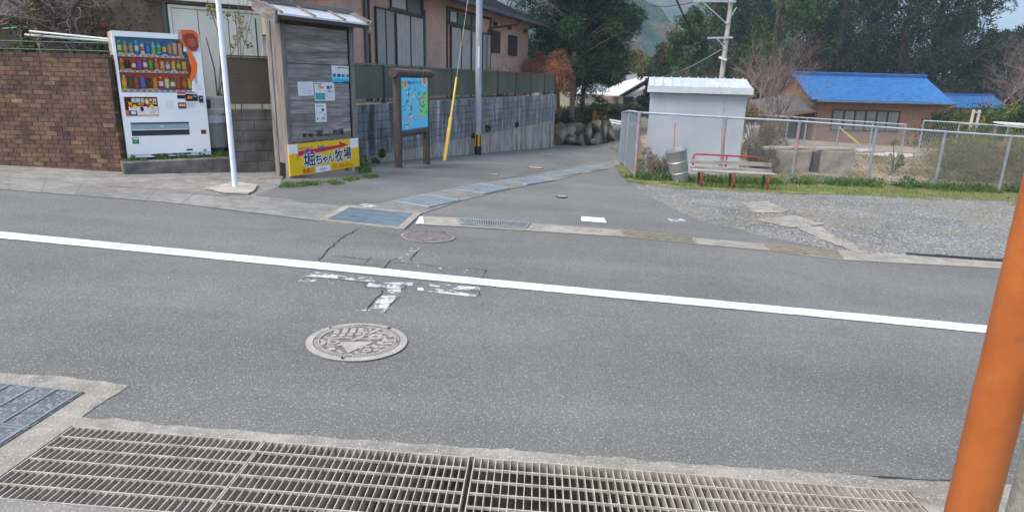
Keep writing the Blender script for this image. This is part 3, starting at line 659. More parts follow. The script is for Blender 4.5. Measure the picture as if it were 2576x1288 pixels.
for r_ in range(rows):
    z1 = ztop - r_ * rh; x = -(r_ % 2) * .2
    while x < WL:
        a_, b_ = max(0, x + .005), min(WL, x + .395)
        if b_ - a_ > .03: bl.box(a_, b_, 0, .05, max(z1 - rh + .0055, -.02), z1 - .0055 if r_ else z1)
        x += .4
bl.build('blocks', M_BLOCK, o, bevel=.004)
# front return of the block wall behind the white pole
fa = G(590, 435); FW = VPlane(fa, VW.A - fa); fl = (VW.A - fa).xy.length
o = thing('front_block_wall', fa, 'dark concrete block wall between the plinth and the noticeboard', 'wall', rz=FW.rz)
fz = FW.uv(640, 277)[1]; bl = MB(); MB().box(0, fl, .02, .2, -.3, fz - .01).build('mortar', mat('joint_dark', (.13, .125, .115), (.2, .19, .18), scale=5), o)
nr = 6; rh = fz / nr
for r_ in range(nr):
    x = -(r_ % 2) * .2
    while x < fl:
        a_, b_ = max(0, x + .005), min(fl - .0, x + .395)
        if b_ - a_ > .03: bl.box(a_, b_, 0, .05, r_ * rh + .005 - (.2 if r_ == 0 else 0), (r_ + 1) * rh - .005 + (.01 if r_ == nr - 1 else 0))
        x += .4
M_BLK2 = mat('block_brown', (.09, .083, .075), (.18, .168, .15), scale=3, rough=.95, bump=.4, bscale=40, big=(.7, 1.15), bigscale=1.4)
bl.build('blocks', M_BLK2, o, bevel=.004)
# louvre fences
M_FB = mat('fence_bronze', (.14, .135, .095), (.19, .185, .13), scale=3, rough=.6, stretch=(1, 1, .3), big=(.75, 1.1)); M_FBD = mat('fence_dark', (.035, .03, .025), rough=.6); M_FBR = mat('fence_brown', (.13, .095, .066), (.17, .125, .088), scale=3, rough=.55)
def louvre(plane, name_label, L0, L1, z0, z1, pitch, panel, M1, y=.09):
    o = thing('louvre_fence', plane.A, name_label, 'fence', rz=plane.rz)
    x = L0; pn = None
    while x < L1 - .05:
        x1 = min(L1, x + panel); mb = MB(); k = int((z1 - z0) / pitch)
        for i in range(k):
            z = z0 + (z1 - z0) * i / k
            mb.add([(x + .03, y - .012, z), (x1 - .03, y - .012, z), (x1 - .03, y + .012, z + pitch * 1.15), (x + .03, y + .012, z + pitch * 1.15), (x + .03, y - .004, z - .002), (x1 - .03, y - .004, z - .002), (x1 - .03, y + .02, z + pitch * 1.15 - .002), (x + .03, y + .02, z + pitch * 1.15 - .002)],
                   [(0, 1, 2, 3), (7, 6, 5, 4), (0, 4, 5, 1)])
        mb.box(x + .02, x1 - .02, y + .022, y + .03, z0, z1)
        mb.build('louvre_panel', M1, o)
        MB().box(x - .025, x + .025, y - .02, y + .04, z0 - .13, z1 + .01).build('fence_post', M_FBD, o); x = x1
    MB().box(L0, L1, y - .03, y + .05, z1 + .011, z1 + .04).build('cap_rail', M1, o)
    MB().box(L1 - .025, L1 + .025, y - .02, y + .04, z0 - .13, z1 + .01).build('fence_post', M_FBD, o)
    return o
louvre(VW, 'long olive-brown louvre fence on top of the streaked retaining wall', 0, WL + .1, 1.235, 1.95, .03, 1.95, M_FB)
fb0 = FW.uv(640, 263)[1]; fb1 = FW.uv(640, 147)[1]
louvre(FW, 'brown louvre fence panel behind the white pole', -.02, fl, fb0, fb1, .036, 2.2, M_FBR)
# yards behind the walls (raised ground)
yz = 1.0
mb = MB(); q = [FW.w(-.0, .22), VW.w(0, .22), VW.w(WL, .22), VW.w(WL, 12), VW.w(0, 16), Vector((-40, 20, 0)), Vector((-40, 12, 0)), FW.w(-.0, 3)]
mb.add([(p.x, p.y, VW.A.z + 1.02) for p in q], [tuple(range(8))]); tag(mb.build('raised_yard', M_TERR), kind='structure')
mb = MB(); bz = BW.A.z + bh - .35
q = [BW.w(-30, .16), BW.w(be, .16), BW.w(be, 7), Vector((-40, 19, 0)), Vector((-50, 12, 0))]; mb.add([(p.x, p.y, bz) for p in q], [(0, 1, 2, 3, 4)]); tag(mb.build('garden_ground', M_TERR), kind='structure')
# ------------------------------------------------------------------ vending machine
ma = G(322.6, 403, .2); MV = VPlane(ma, hdir(3600)); MWd = MV.uv(532, 392)[0]; MH = MV.uv(274, 77)[1]
o = VM = thing('vending_machine', ma, 'white drink vending machine with three rows of bottles beside the brick wall', 'vending machine', rz=MV.rz)
def mp(x, y): return MV.uv((290 + x / 3.483) * .9401, (70 + y / 3.483) * .9401)
M_VW = mat('machine_white', (.74, .79, .84), (.8, .84, .88), scale=2, rough=.35, spec=.5)
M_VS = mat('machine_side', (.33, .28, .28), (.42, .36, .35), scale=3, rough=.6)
M_GLS = bpy.data.materials.new('window_glass'); M_GLS.use_nodes = True
n_ = M_GLS.node_tree; n_.nodes.clear(); o1 = n_.nodes.new('ShaderNodeOutputMaterial'); t1 = n_.nodes.new('ShaderNodeBsdfTransparent'); g1 = n_.nodes.new('ShaderNodeBsdfGlossy'); g1.inputs['Roughness'].default_value = .03
f1 = n_.nodes.new('ShaderNodeFresnel'); f1.inputs[0].default_value = 1.35; m1 = n_.nodes.new('ShaderNodeMixShader')
n_.links.new(f1.outputs[0], m1.inputs[0]); n_.links.new(t1.outputs[0], m1.inputs[1]); n_.links.new(g1.outputs[0], m1.inputs[2]); n_.links.new(m1.outputs[0], o1.inputs[0])
wx0, wz0 = mp(125, 612); wx1, wz1 = mp(770, 600); _, wtop = mp(300, 108); wxr = mp(790, 400)[0]
wz0 = max(wz0, .0); H = MH; W = MWd
wxl = mp(70, 200)[0]; wxl = (wxl + wx0) / 2
D = .68
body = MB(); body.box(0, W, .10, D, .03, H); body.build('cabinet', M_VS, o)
door = MB()
# door front as a frame around the display and the pickup slot
px0, pz1 = mp(205, 905); px1, _ = mp(750, 900); _, pz0 = mp(215, 1030); _, wzb = mp(440, 622); zb = mp(570, 1190)[1]
R_ = [(0, wxl, wzb, wtop), (wxr, W, wzb, wtop), (0, W, wtop, H), (0, W, pz1, wzb), (0, px0, pz0, pz1), (px1, W, pz0, pz1), (0, W, .08, pz0)]
for (a_, b_, c_, d_) in R_: door.box(a_, b_, 0, .1, c_, d_)
door.box(.0, W, .01, .1, .03, .075)
door.build('door', M_VW, o)
MB().box(0, W, .006, .09, .075, .08).build('door_gap', M_BLACK, o)
bg_ = MB()
bg_.box(wxl, wxr, .095, .0995, wzb, wtop, hx('4a90c0')); s1z = mp(400, 282)[1]; s2z = mp(450, 428)[1]; s3z = mp(450, 605)[1]
bg_.box(wxl, wxr, .088, .094, wzb, s1z - .02, hx('d8561f')); bg_.build('back_panel', A_, o)
# orange curved trim on the right of the display
tr = MB(); cv = [mp(*p) for p in ((700, 240), (760, 240), (800, 290), (828, 350), (826, 420), (805, 480), (780, 520), (778, 612))]
inn = [mp(*p) for p in ((700, 240), (725, 250), (750, 295), (770, 350), (772, 420), (760, 470), (745, 515), (750, 612))]
tr.flat([mp(700, 105), mp(845, 105)] + [(W - .12, wtop), (W - .12, wzb)] + list(reversed(cv)), -.0015, (.78, .82, .86)); tr.build('door_trim', A_, o)
tr = MB()
for i in range(1, 6): tr.flat([inn[i], cv[i], cv[i + 1], inn[i + 1]], -.004, hx('e8701c'))
tr.flat([mp(645, 40), mp(690, 38), mp(780, 40), mp(822, 62), mp(838, 100), mp(840, 200), mp(810, 238), mp(770, 240), mp(700, 185), mp(650, 130)], -.02, hx('d9641f'))
tr.flat([mp(643, 38), mp(683, 40), mp(690, 132), mp(655, 130)], -.023, hx('8d3a1c'))
tr.text('呪\n術\n缶', *[v for v in (mp(652, 125)[0], mp(680, 45)[0], mp(652, 125)[1], mp(680, 45)[1])], -.0245, (.85, .85, .85), .01)
tr.flat([mp(*p) for p in ((690, 90), (730, 70), (790, 72), (822, 120), (838, 190), (820, 235), (770, 232), (725, 185), (700, 150))], -.0215, hx('8a3a30')); tr.flat([mp(*p) for p in ((735, 120), (800, 118), (815, 160), (800, 200), (765, 195), (735, 160))], -.022, hx('a85a3c'))
tr.build('promotion_panel', A_, o)
# shelves, price strips, bottles
bot = [['5c8f3e', '6f9a58', '7ea06a', '3f9ad8', 'd8e6ee', '1e5fc0', '6fc0c0', '6cc3c8', '1f58c8', 'a07a30', 'd8a088', 'd89a80'],
       ['c08228', '3d2c22', 'cf4a30', '4b55b0', 'c83c48', '1fa03c', 'd06a20', '7b3c28', '9aa0b8', 'd0541c', '8a8c34', '93903a'],
       ['d8a020', '3a3818', '8f6020', '2750b8', '3c2420', 'b87c20', 'c04018', '9c8030', '7b6a40', '8f3c20', 'b0521c', 'b8b83c']]
lab = [['c8dc70', 'd8a080', 'c8a078', 'b8e0f4', 'e0604a', '2c86e0', '8ac04a', '5aa848', 'f0d020', 'c8a040', 'e8b098', 'e8a888'],
       ['a86a20', '20140f', 'e8e8e8', '8060c0', 'f0f0f0', '2cc050', 'f08030', 'e0b070', 'd8d8e8', 'f0b020', 'd0c060', 'c8c060'],
       ['f0c040', '504c20', 'c03030', '4070e0', '503028', 'd89830', 'f0f0f0', 'e8d8a0', 'f0e8c0', 'b04828', 'd06828', 'd8d850']]
cap = ['f4f4f4', 'e8a020', '2090d0', 'f0f0f0', '1e7a3c', 'c0c0c8']
for r_, (za, topz) in enumerate(((s1z, wtop), (s2z, s1z), (s3z, s2z))):
    xe = mp([730, 745, 775][r_], 300)[0] - .0; xs_ = mp([70, 95, 120][r_], 280 + r_ * 160)[0] + .01
    xs_ = wxl + .012
    xe = wxr - [.12, .085, .02][r_]
    sh = MB(); sh.box(xs_, xe, .008, .09, za - .018, za + .012, (.85, .87, .9))
    for k in range(12):
        u = xs_ + (xe - xs_) * (k + .5) / 12; hw = (xe - xs_) / 26
        sh.rect(u - hw, u + hw, za + .014, za + .036, .02, hx(random.choice(['e8d040', 'c83040', '4060c0', 'e8e8e8', 'e0a030', 'c83040'])))
        sh.box(u - hw * .55, u + hw * .55, .004, .01, za - .008, za + .004, (.05, .07, .06))
    sh = sh.build('shelf', A_, o)
    pit = (xe - xs_) / 12; hgt = (topz - za - .05) * .88
    for k in range(12):
        u = xs_ + pit * (k + .5); c1 = tuple(min(1, v * 1.5 + .01) for v in hx(bot[r_][k])); c2 = tuple(min(1, v * 1.3 + .02) for v in hx(lab[r_][k])); c3 = hx(cap[(k * 5 + r_ * 3) % 6]); r1 = pit * .40; h = hgt * random.uniform(.84, 1) * (1 if r_ < 2 else .95)
        if r_ and k % 3 == 2: h *= .9
        b = MB()
        if (r_ == 0 and k > 8) or (r_ and k % 4 in (1, 3)):
            b.lathe([(r1 * .85, 0), (r1, .012), (r1, h * .86), (r1 * .8, h * .93), (r1 * .8, h * .94)], 10, cols=[c1, c2, c1, (.7, .7, .7)])
        else:
            b.lathe([(r1 * .9, 0), (r1, h * .1), (r1, h * .2), (r1, h * .6), (r1 * .9, h * .72), (r1 * .45, h * .88), (r1 * .45, h), (r1 * .44, h)], 10, cols=[c1, c1, c2, c1, c1, c3, c3])
        ob = b.build('display_bottle', A_, sh, smooth='all'); ob.location = (u, .045, za + .037)
MB().box(wxl, wxr, .0015, .003, wzb, wtop).build('display_glass', M_GLS, o)
# advert plate
def mrect(mb, x0, y0, x1, y1, y, col):
    a_ = mp(x0, y1); b_ = mp(x1, y0); mb.rect(a_[0], b_[0], a_[1], b_[1], y, col)
ad = MB(); a0 = mp(168, 838); a1 = mp(450, 665); 
def adq(u, v): return (a0[0] + (a1[0] - a0[0]) * u, a0[1] + (a1[1] - a0[1]) * v)
def adr(u0, u1, v0, v1, y, c): p = adq(u0, v0); q_ = adq(u1, v1); ad.rect(p[0], q_[0], p[1], q_[1], y, c)
adr(-.015, 1.015, -.02, 1.02, -.002, hx('d8894a')); adr(0, 1, 0, 1, -.003, hx('2a1c1a')); adr(.1, 1, .02, .5, -.004, hx('ddd6dc')); adr(.1, .34, .02, .28, -.005, hx('4a4a58')); adr(.16, .3, .08, .24, -.006, hx('d8dce0')); adr(.0, .09, .0, .3, -.004, hx('c86a50'))
p = adq(.11, .7); q_ = adq(.5, .95); ad.fat('呪術缶', p[0] + .05, q_[0] + .05, p[1], q_[1], -.0055, (.85, .85, .88), .0015)
p = adq(.1, .54); q_ = adq(.38, .74); ad.fat('W', p[0], p[0] + (q_[0] - p[0]) * .45, p[1], q_[1], -.007, hx('f0c81e'), .002)
for u in (.22, .74): ad.disc(*adq(u + .07, .5), .03, .03, -.0062, hx('ecc81c')); ad.disc(*adq(u - .04, .52), .024, .026, -.006, hx('c8303a'))
ad.disc(*adq(.5, .36), .026, .04, -.006, hx('2a2232')); adr(.42, .66, .0, .07, -.006, hx('e0b030')); adr(.72, .97, .0, .07, -.006, hx('e0b030'))
for i, cc in enumerate(('c8b848', 'c0b8a8', 'e8c8a0')): adr(.63 + i * .12, .73 + i * .12, .62, .92, -.005, hx(cc)); adr(.645 + i * .12, .715 + i * .12, .66, .8, -.006, hx(['f0e0d0', '50485a', 'c86a40'][i]))
ad.disc(*adq(.48, .62), .05, .02, -.006, hx('e07028'))
for i in range(5): adr(.72 + .02 * i, .9 + .015 * i, .14 + .06 * i, .155 + .06 * i, -.0055, hx('8a8494'))
ad.build('advert_plate', A_, o)
# coin panel, bill slot, stickers
cp = MB(); 
for (x0, y0, x1, y1, cc, d) in ((722, 634, 828, 700, '16161a', .012), (643, 645, 714, 678, '1c1e1c', .006), (653, 714, 722, 768, '3a3434', .01), (845, 650, 878, 714, '30343c', .014), (865, 966, 910, 1008, '9a4a34', .003),
                             (228, 1040, 282, 1100, '14784a', .002), (728, 1145, 785, 1162, '3a3c44', .003), (640, 624, 715, 636, 'd84048', .002)):
    a_ = mp(x0, y1); b_ = mp(x1, y0); cp.box(a_[0], b_[0], -d, .0, a_[1], b_[1], hx(cc))
    nm = {722: 'coin_slot', 643: 'price_display', 653: 'coin_return', 845: 'card_reader'}.get(x0, 'sticker'); cp.build(nm, A_, o, bevel=.002); cp = MB()
cp = MB(); mrect(cp, 658, 726, 716, 750, -.0115, hx('e8a878')); cp.build('sticker', A_, o)
cp = MB(); mrect(cp, 736, 652, 780, 680, -.0135, hx('d87a20')); cp.build('sticker', A_, o)
cp = MB(); cp.disc(*mp(805, 650), .03, .03, -.016, hx('8a9098')); cp.build('sticker', A_, o)
cp = MB(); cp.disc(*mp(805, 650), .015, .015, -.018, hx('30343a')); cp.build('sticker', A_, o)
cp = MB(); cp.disc(*mp(862, 672), .008, .016, -.016, hx('b8c0c8')); cp.build('sticker', A_, o)
cp = MB(); cp.disc(*mp(902, 1157), .024, .024, -.002, hx('2a8ac8')); cp.build('sticker', A_, o)
cp = MB(); cp.disc(*mp(900, 1154), .014, .008, -.003, hx('a8dcf0')); cp.build('sticker', A_, o)
cp = MB(); cp.disc(*mp(866, 736), .007, .007, -.003, (.08, .08, .08)); cp.build('sticker', A_, o)
cp = MB(); mrect(cp, 233, 1046, 277, 1060, -.003, hx('c8e8d8')); cp.build('sticker', A_, o)
cp = MB(); cp.disc(*mp(256, 1080), .012, .012, -.003, hx('b0e0c8'), n=6); cp.build('sticker', A_, o)
cp = MB(); mrect(cp, 872, 975, 902, 1000, -.004, hx('50302c')); cp.build('sticker', A_, o)
cp = MB()
for i in range(4): mrect(cp, 735, 722 + i * 12, 825 - (i % 2) * 20, 726 + i * 12, -.001, hx('9aa2b0'))
cp.build('small_print', A_, o); cp = MB(); mrect(cp, 802, 540, 865, 595, -.0018, (.68, .73, .78)); cp.build('blank_plate', A_, o); cp = MB(); mrect(cp, 542, 690, 605, 770, -.001, (.7, .75, .8))
cp.build('blank_plate', A_, o)
pk = MB(); pk.box(px0, px1, .005, .03, pz0 + (pz1 - pz0) * .42, pz1 - .02, hx('8fa4b4')); pk.box(px0, px1, -.004, .0, pz1 - .012, pz1 + .006, hx('50545c')); pk.box(px0 + .02, px1 - .02, .001, .004, pz0 + (pz1 - pz0) * .44, pz0 + (pz1 - pz0) * .5, hx('c8d4dc'))
pk.disc((px0 + px1) / 2 + .02, pz0 + (pz1 - pz0) * .7, .035, .014, .003, hx('c0ccd6')); pk.build('pickup_flap', A_, o, bevel=.003)
MB().box(px0, px1, .045, .1, pz0, pz1).build('pickup_recess', mat('recess', (.05, .05, .06)), o)
vt = MB(); vt.flat([mp(395, 1208), mp(420, 1192), mp(760, 1178), mp(778, 1192)], -.002, (.03, .03, .035))
for k in range(3): a_ = mp(440 + k * 100, 1196 - k * 4); vt.box(a_[0], a_[0] + .1, -.004, -.002, a_[1] - .004, a_[1] + .003, (.6, .63, .66))
vt.build('bottom_vent', A_, o)
lg = MB()
for x in (.06, W - .12): lg.box(x, x + .06, .12, .18, -.02, .03)
lg.build('foot', M_BLACK, o)
# ------------------------------------------------------------------ bin beside the machine
ta = at(549, 378, 11.8); ta.z = PL.w(0, 0, .19).z - .02; o = thing('litter_bin', ta, 'pale grey plastic bin with a clear bag hanging out, beside the vending machine', 'litter bin', rz=.2)
M_BIN = mat('bin_plastic', (.5, .5, .48), (.56, .56, .54), scale=3, rough=.5)
MB().box(-.2, .16, -.2, .16, 0, .07).box(-.17, .14, -.17, .14, .07, .12).build('base_blocks', M_OLDW, o, bevel=.005)
MB().lathe([(.20, .12), (.225, .14), (.255, .72), (.262, .73)], 28).build('bin_body', M_BIN, o, smooth=True)
MB().lathe([(.272, .70), (.28, .74), (.272, .80), (.235, .83), (.21, 1.0), (.16, 1.03)], 28).build('bin_lid', M_BIN, o, smooth=True)
MB().box(-.14, .0, -.262, -.15, .83, .98, (.12, .08, .05)).build('opening', A_, o, bevel=.02)
M_BAG = mat('clear_bag', (.62, .66, .68), (.8, .83, .85), scale=12, rough=.2, bump=.8, bscale=20)
b = MB(); n = 20; vs = []; fs = []
for j in range(5):
    for k in range(n):
        t = 2 * pi * k / n; r = .272 + .012 * j * abs(sin(3.3 * t + j)) * .6; vs.append((r * cos(t), r * sin(t), .715 - .035 * j * (1 + .8 * max(0, sin(t * 2 + 1.2)))))
for j in range(4):
    for k in range(n): a_ = j * n + k; b_ = j * n + (k + 1) % n; fs.append((a_, b_, b_ + n, a_ + n))
b.add(vs, fs); b.build('bag', M_BAG, o, smooth='all')
# ------------------------------------------------------------------ white pole on its footing
wp = G(592, 475)
o = thing('white_pole', wp, 'tall slim white steel pole set in a pale concrete footing', 'pole')
MB().tube([(0, 0, 0), (0, 0, 4.6)], .038, 16).build('pole_shaft', mat('pole_white', (.66, .7, .8), (.74, .78, .86), scale=3, rough=.4), o, smooth=True)
MB().tube([(0, 0, 0), (0, 0, .02)], .06, 16).build('pole_collar', M_GALV, o)
tag(dp('pole_footing', [(515, 478), (552, 472), (590, 462), (650, 471), (640, 484), (624, 492), (570, 490)], mat('footing', (.27, .25, .22), (.38, .36, .32), scale=6, rough=.9, bump=.4, bscale=50), .015, amp=.012, step=.12, kind=None, thick=.02), 'pale irregular concrete footing at the foot of the white pole', 'concrete footing')
# ------------------------------------------------------------------ noticeboard
na = G(728, 449); NB = VPlane(na, hdir(2250)); nw = NB.uv(903, 438)[0]
o = thing('noticeboard', na, 'weathered grey wooden noticeboard with a small metal roof, posters pinned to it', 'noticeboard', rz=NB.rz)
def nz2(x, y, off=0): return NB.uv((640 + x / 2.4777) * .9401, (y / 2.4777) * .9401, off)
M_WD = mat('weathered_wood', (.09, .082, .078), (.19, .18, .172), (.27, .255, .24), scale=5, detail=10, rough=.9, stretch=(.35, 1, 5), bump=.5, bscale=16, bdist=.006, ramp=(.28, .72), big=(.75, 1.15), bigscale=2)
M_WP = mat('weathered_post', (.1, .085, .078), (.2, .175, .165), (.28, .255, .245), scale=5, detail=10, rough=.9, stretch=(4, 4, .35), bump=.5, bscale=14, bdist=.006, ramp=(.3, .7))
zt = nz2(500, 182)[1]; x0 = nz2(330, 500)[0]; x1 = nz2(738, 500)[0]; zbt = nz2(400, 945)[1]; zR = nz2(755, 912)[1]
zb_ = (zbt + zR) / 2
dpth = .22
mb = MB()
for (xa, xb) in ((x0 - .11, x0 - .0), (x1 + .005, nw + .0)): mb.build
for xa, xb, ya, yb in ((x0 - .12, x0 - .015, 0, .1), (x1 + .01, x1 + .12, 0, .1), (x0 - .12, x0 - .015, dpth + .03, dpth + .13), (x1 + .01, x1 + .12, dpth + .03, dpth + .13)):
    MB().box(xa, xb, ya, yb, -.25, zt + .12).build('post', M_WP, o, bevel=.006)
MB().box(x0 - .10, x0 - .03, .1, dpth + .03, .25, zt + .1).build('side_board', M_WP, o)
bd = MB(); nrow = 16
z = zb_; 
for r_ in range(nrow):
    h = (zt - zb_) / nrow; bd.box(x0 - .012, x1 + .008, .045 - random.uniform(0, .003), .07, z + .0015, z + h - .0015, tuple([random.uniform(.75, 1.15)] * 3)); z += h
M_WD2 = mat('weathered_planks', (.14, .128, .118), (.28, .265, .25), (.42, .405, .385), scale=5, detail=10, rough=.9, stretch=(.5, 1, 6), bump=.5, bscale=16, bdist=.006, ramp=(.28, .72), big=(.7, 1.2), bigscale=1.3, attr=True)
bd.build('board', M_WD2, o)
for z in (zb_ + (zt - zb_) * .36, zb_ + (zt - zb_) * .68): MB().box(x0 - .012, x1 + .008, .038, .05, z, z + .006).build('seam', M_BLACK, o)
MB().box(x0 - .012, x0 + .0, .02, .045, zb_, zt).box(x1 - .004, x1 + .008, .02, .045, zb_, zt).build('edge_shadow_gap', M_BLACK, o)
# lettering burnt into the lower part
for (s_, xa, xb, ya, yb) in (('寄', 420, 448, 912, 884), ('贈', 458, 487, 912, 884), ('堀', 512, 552, 908, 862), ('ち', 562, 580, 905, 885), ('ゃ', 583, 597, 903, 887), ('ん', 600, 617, 901, 882), ('牧', 622, 655, 898, 858), ('場', 658, 690, 896, 852)):
    a_ = nz2(xa, ya, .04); b_ = nz2(xb, yb, .04); MB().fat(s_, a_[0], b_[0], a_[1], b_[1], .036, (.025, .025, .025), .002).build('painted_character', A_, o)
# papers on the board: things of their own
def pap(x0_, y0_, x1_, y1_): a_ = nz2(x0_, y1_, .04); b_ = nz2(x1_, y0_, .04); return a_[0], b_[0], a_[1], b_[1]
def paper(name, box, label, draw, tilt=0):
    xa, xb, za, zb2 = pap(*box); t = thing(name, NB.w(xa, .034, za), label, 'poster', rz=NB.rz, group='papers pinned to the noticeboard'); t.rotation_euler = (0, tilt, NB.rz)
    mb = MB(); w_, h_ = xb - xa, zb2 - za; mb.box(0, w_, .0, .003, 0, h_, (.74, .76, .8)); draw(mb, w_, h_); mb.build('sheet', A_, t); return t
def txtlines(mb, w_, h_, z0, z1, n, col=(.35, .36, .42), x0=.1, x1=.9):
    for i in range(n):
        z = h_ * (z0 + (z1 - z0) * i / max(1, n - 1)); e_ = random.uniform(.0, .15)
        x = x0
        while x < x1 - e_:
            l_ = random.uniform(.02, .07); mb.rect(w_ * x, w_ * min(x + l_, x1), z, z + h_ * .011, -.0008, col); x += l_ + .015
def d1(mb, w_, h_): txtlines(mb, w_, h_, .9, .92, 1, (.2, .2, .25), .15, .85); txtlines(mb, w_, h_, .1, .82, 13, (.5, .5, .58)); mb.disc(w_ * .75, h_ * .3, w_ * .07, w_ * .06, -.001, hx('e8b8d0'))
def d2(mb, w_, h_):
    mb.rect(w_ * .1, w_ * .7, h_ * .88, h_ * .95, -.001, hx('4aa8c0'))
    for i in range(9): mb.disc(w_ * random.uniform(.3, .8), h_ * random.uniform(.56, .8), w_ * .08, w_ * .09, -.001 - i * .0002, hx(random.choice(['e88a3a', 'e8b060', 'd87840', 'f0d0a0'])))
    mb.rect(w_ * .05, w_ * .95, h_ * .06, h_ * .42, -.001, hx('3aa0a8')); txtlines(mb, w_, h_, .12, .38, 6, hx('9ad8d8'))
def d3(mb, w_, h_):
    mb.disc(w_ * .35, h_ * .72, w_ * .14, w_ * .14, -.001, hx('3a4a78')); mb.disc(w_ * .65, h_ * .74, w_ * .14, w_ * .13, -.0012, hx('6aa890')); mb.disc(w_ * .45, h_ * .6, w_ * .15, w_ * .08, -.0014, hx('c890c8')); mb.rect(w_ * .25, w_ * .85, h_ * .48, h_ * .52, -.001, hx('3a4890')); txtlines(mb, w_, h_, .12, .42, 8, (.42, .44, .5))
def d4(mb, w_, h_):
    mb.rect(w_ * .1, w_ * .75, h_ * .86, h_ * .89, -.001, hx('50586a')); mb.disc(w_ * .68, h_ * .66, w_ * .12, w_ * .1, -.001, hx('404858')); mb.rect(w_ * .3, w_ * .7, h_ * .5, h_ * .515, -.001, hx('606878')); mb.disc(w_ * .8, h_ * .38, w_ * .04, w_ * .05, -.001, hx('404850'))
    mb.rect(w_ * .12, w_ * .22, h_ * .1, h_ * .24, -.001, hx('505868')); mb.rect(w_ * .5, w_ * .9, h_ * .12, h_ * .16, -.001, hx('606878')); mb.rect(w_ * .55, w_ * .85, h_ * .2, h_ * .26, -.001, hx('808898')); txtlines(mb, w_, h_, .3, .45, 3, (.55, .56, .6), .2, .6)
def d5(mb, w_, h_):
    mb.rect(0, w_, 0, h_ * .36, -.001, hx('3ab8dc')); mb.flat([(0, 0), (w_, 0), (w_, h_ * .12), (w_ * .7, h_ * .14), (w_ * .5, h_ * .05), (w_ * .2, h_ * .08), (0, h_ * .06)], -.0013, hx('1a6090'))
    for i in range(4): mb.rect(w_ * (.04 + .24 * i), w_ * (.22 + .24 * i), h_ * .36, h_ * .54, -.0012, hx(['2a7098', '1e4a70', '2a88b8', '3a90b0'][i]))
    mb.rect(0, w_, h_ * .28, h_ * .34, -.0012, hx('a8e0ee')); txtlines(mb, w_, h_, .62, .8, 4, (.45, .5, .55)); mb.rect(w_ * .3, w_ * .85, h_ * .86, h_ * .91, -.001, hx('50606a'))
paper('notice_sheet', (392, 546, 490, 638), 'plain white notice with small print on the noticeboard, left of the two narrow posters', d1, -.02)
paper('pinned_poster', (503, 548, 566, 670), 'narrow poster with orange shapes over a teal block on the noticeboard', d2)
paper('pinned_poster', (569, 548, 628, 670), 'narrow white poster with small blue and pink pictures, right of the orange one', d3)
paper('pinned_poster', (507, 688, 574, 812), 'narrow black and white poster pinned lowest on the noticeboard', d4)
paper('pinned_poster', (615, 440, 732, 553), 'blue and white poster with a row of four pictures, top right of the noticeboard', d5, .01)
# roof
er = nz2(850, 170, -.28); el = nz2(290, 105, -.28); ze = (er[1] + el[1]) / 2; xl_, xr_ = el[0] - .12, er[0] + .02
yr = dpth / 2 + .06; zr = max(ze + .14, nz2(720, 72, dpth / 2 + .06)[1] - .08); print('roof', ze, zr); M_MET = mat('roof_sheet', (.55, .57, .6), (.7, .72, .74), scale=3, rough=.3, metal=.5)
for sgn, yy in ((1, -.30),):
    MB().hexa([(xl_, yy, ze), (xr_, yy, ze), (xr_, yr, zr), (xl_, yr, zr)], [(xl_, yy, ze + .03), (xr_, yy, ze + .03), (xr_, yr, zr + .03), (xl_, yr, zr + .03)]).build('roof_slope', M_MET, o)
    for x in (xl_ - .09, xr_ + .0):
        MB().hexa([(x, yy - .03 * sgn, ze - .15), (x + .045, yy - .03 * sgn, ze - .15), (x + .045, yr, zr - .1), (x, yr, zr - .1)], [(x, yy - .06 * sgn, ze + .06), (x + .045, yy - .06 * sgn, ze + .06), (x + .045, yr, zr + .08), (x, yr, zr + .08)]).build('barge_board', M_WD, o)
    for f_ in (.03, .36, .7, .97):
        x = xl_ + (xr_ - xl_) * f_; MB().hexa([(x, yy, ze + .031), (x + .045, yy, ze + .031), (x + .045, yr, zr + .031), (x, yr, zr + .031)], [(x, yy, ze + .06), (x + .045, yy, ze + .06), (x + .045, yr, zr + .06), (x, yr, zr + .06)]).build('roof_batten', M_WD, o)
MB().box(xl_ - .1, xr_ + .05, yr - .06, yr + .06, zr + .02, zr + .09).build('ridge_board', M_WD, o)
MB().box(xl_, xr_, -.29, -.26, ze - .06, ze).build('eave_board', mat('eave_dark', (.05, .035, .025), (.09, .06, .045), scale=4), o)
MB().box(x0 - .12, x1 + .12, 0, .1, zt - .0, zt + .1).build('lintel', mat('lintel', (.035, .025, .02), (.07, .05, .04), scale=5), o)
# yellow banner sign leaning on the board
SP = VPlane(NB.w(0, -.05), NB.U)
def sg(x, y): return SP.uv((640 + x / 2.4777) * .9401, (y / 2.4777) * .9401)
tl, tr_, br, bl_ = sg(325, 965), sg(790, 915), sg(800, 1105), sg(340, 1172)
sx0, sx1 = (tl[0] + bl_[0]) / 2, (tr_[0] + br[0]) / 2; sz0, sz1 = (bl_[1] + br[1]) / 2, (tl[1] + tr_[1]) / 2
sO = SP.w(sx0, 0, sz0); SWd, SHt = sx1 - sx0, sz1 - sz0
o = thing('yellow_sign', sO, 'yellow sign with a red arrow and large navy lettering fixed below the noticeboard', 'sign', rz=NB.rz)
o.rotation_euler = (0, -atan2(((br[1] - bl_[1]) + (tr_[1] - tl[1])) / 2, SWd), NB.rz)
sb = MB(); sb.box(0, SWd, 0, .02, 0, SHt, hx('ecc214'))
def su(u, v): return (SWd * u, SHt * v)
def srect(u0_, u1_, v0, v1, y, c): sb.rect(SWd * u0_, SWd * u1_, SHt * v0, SHt * v1, y, c)
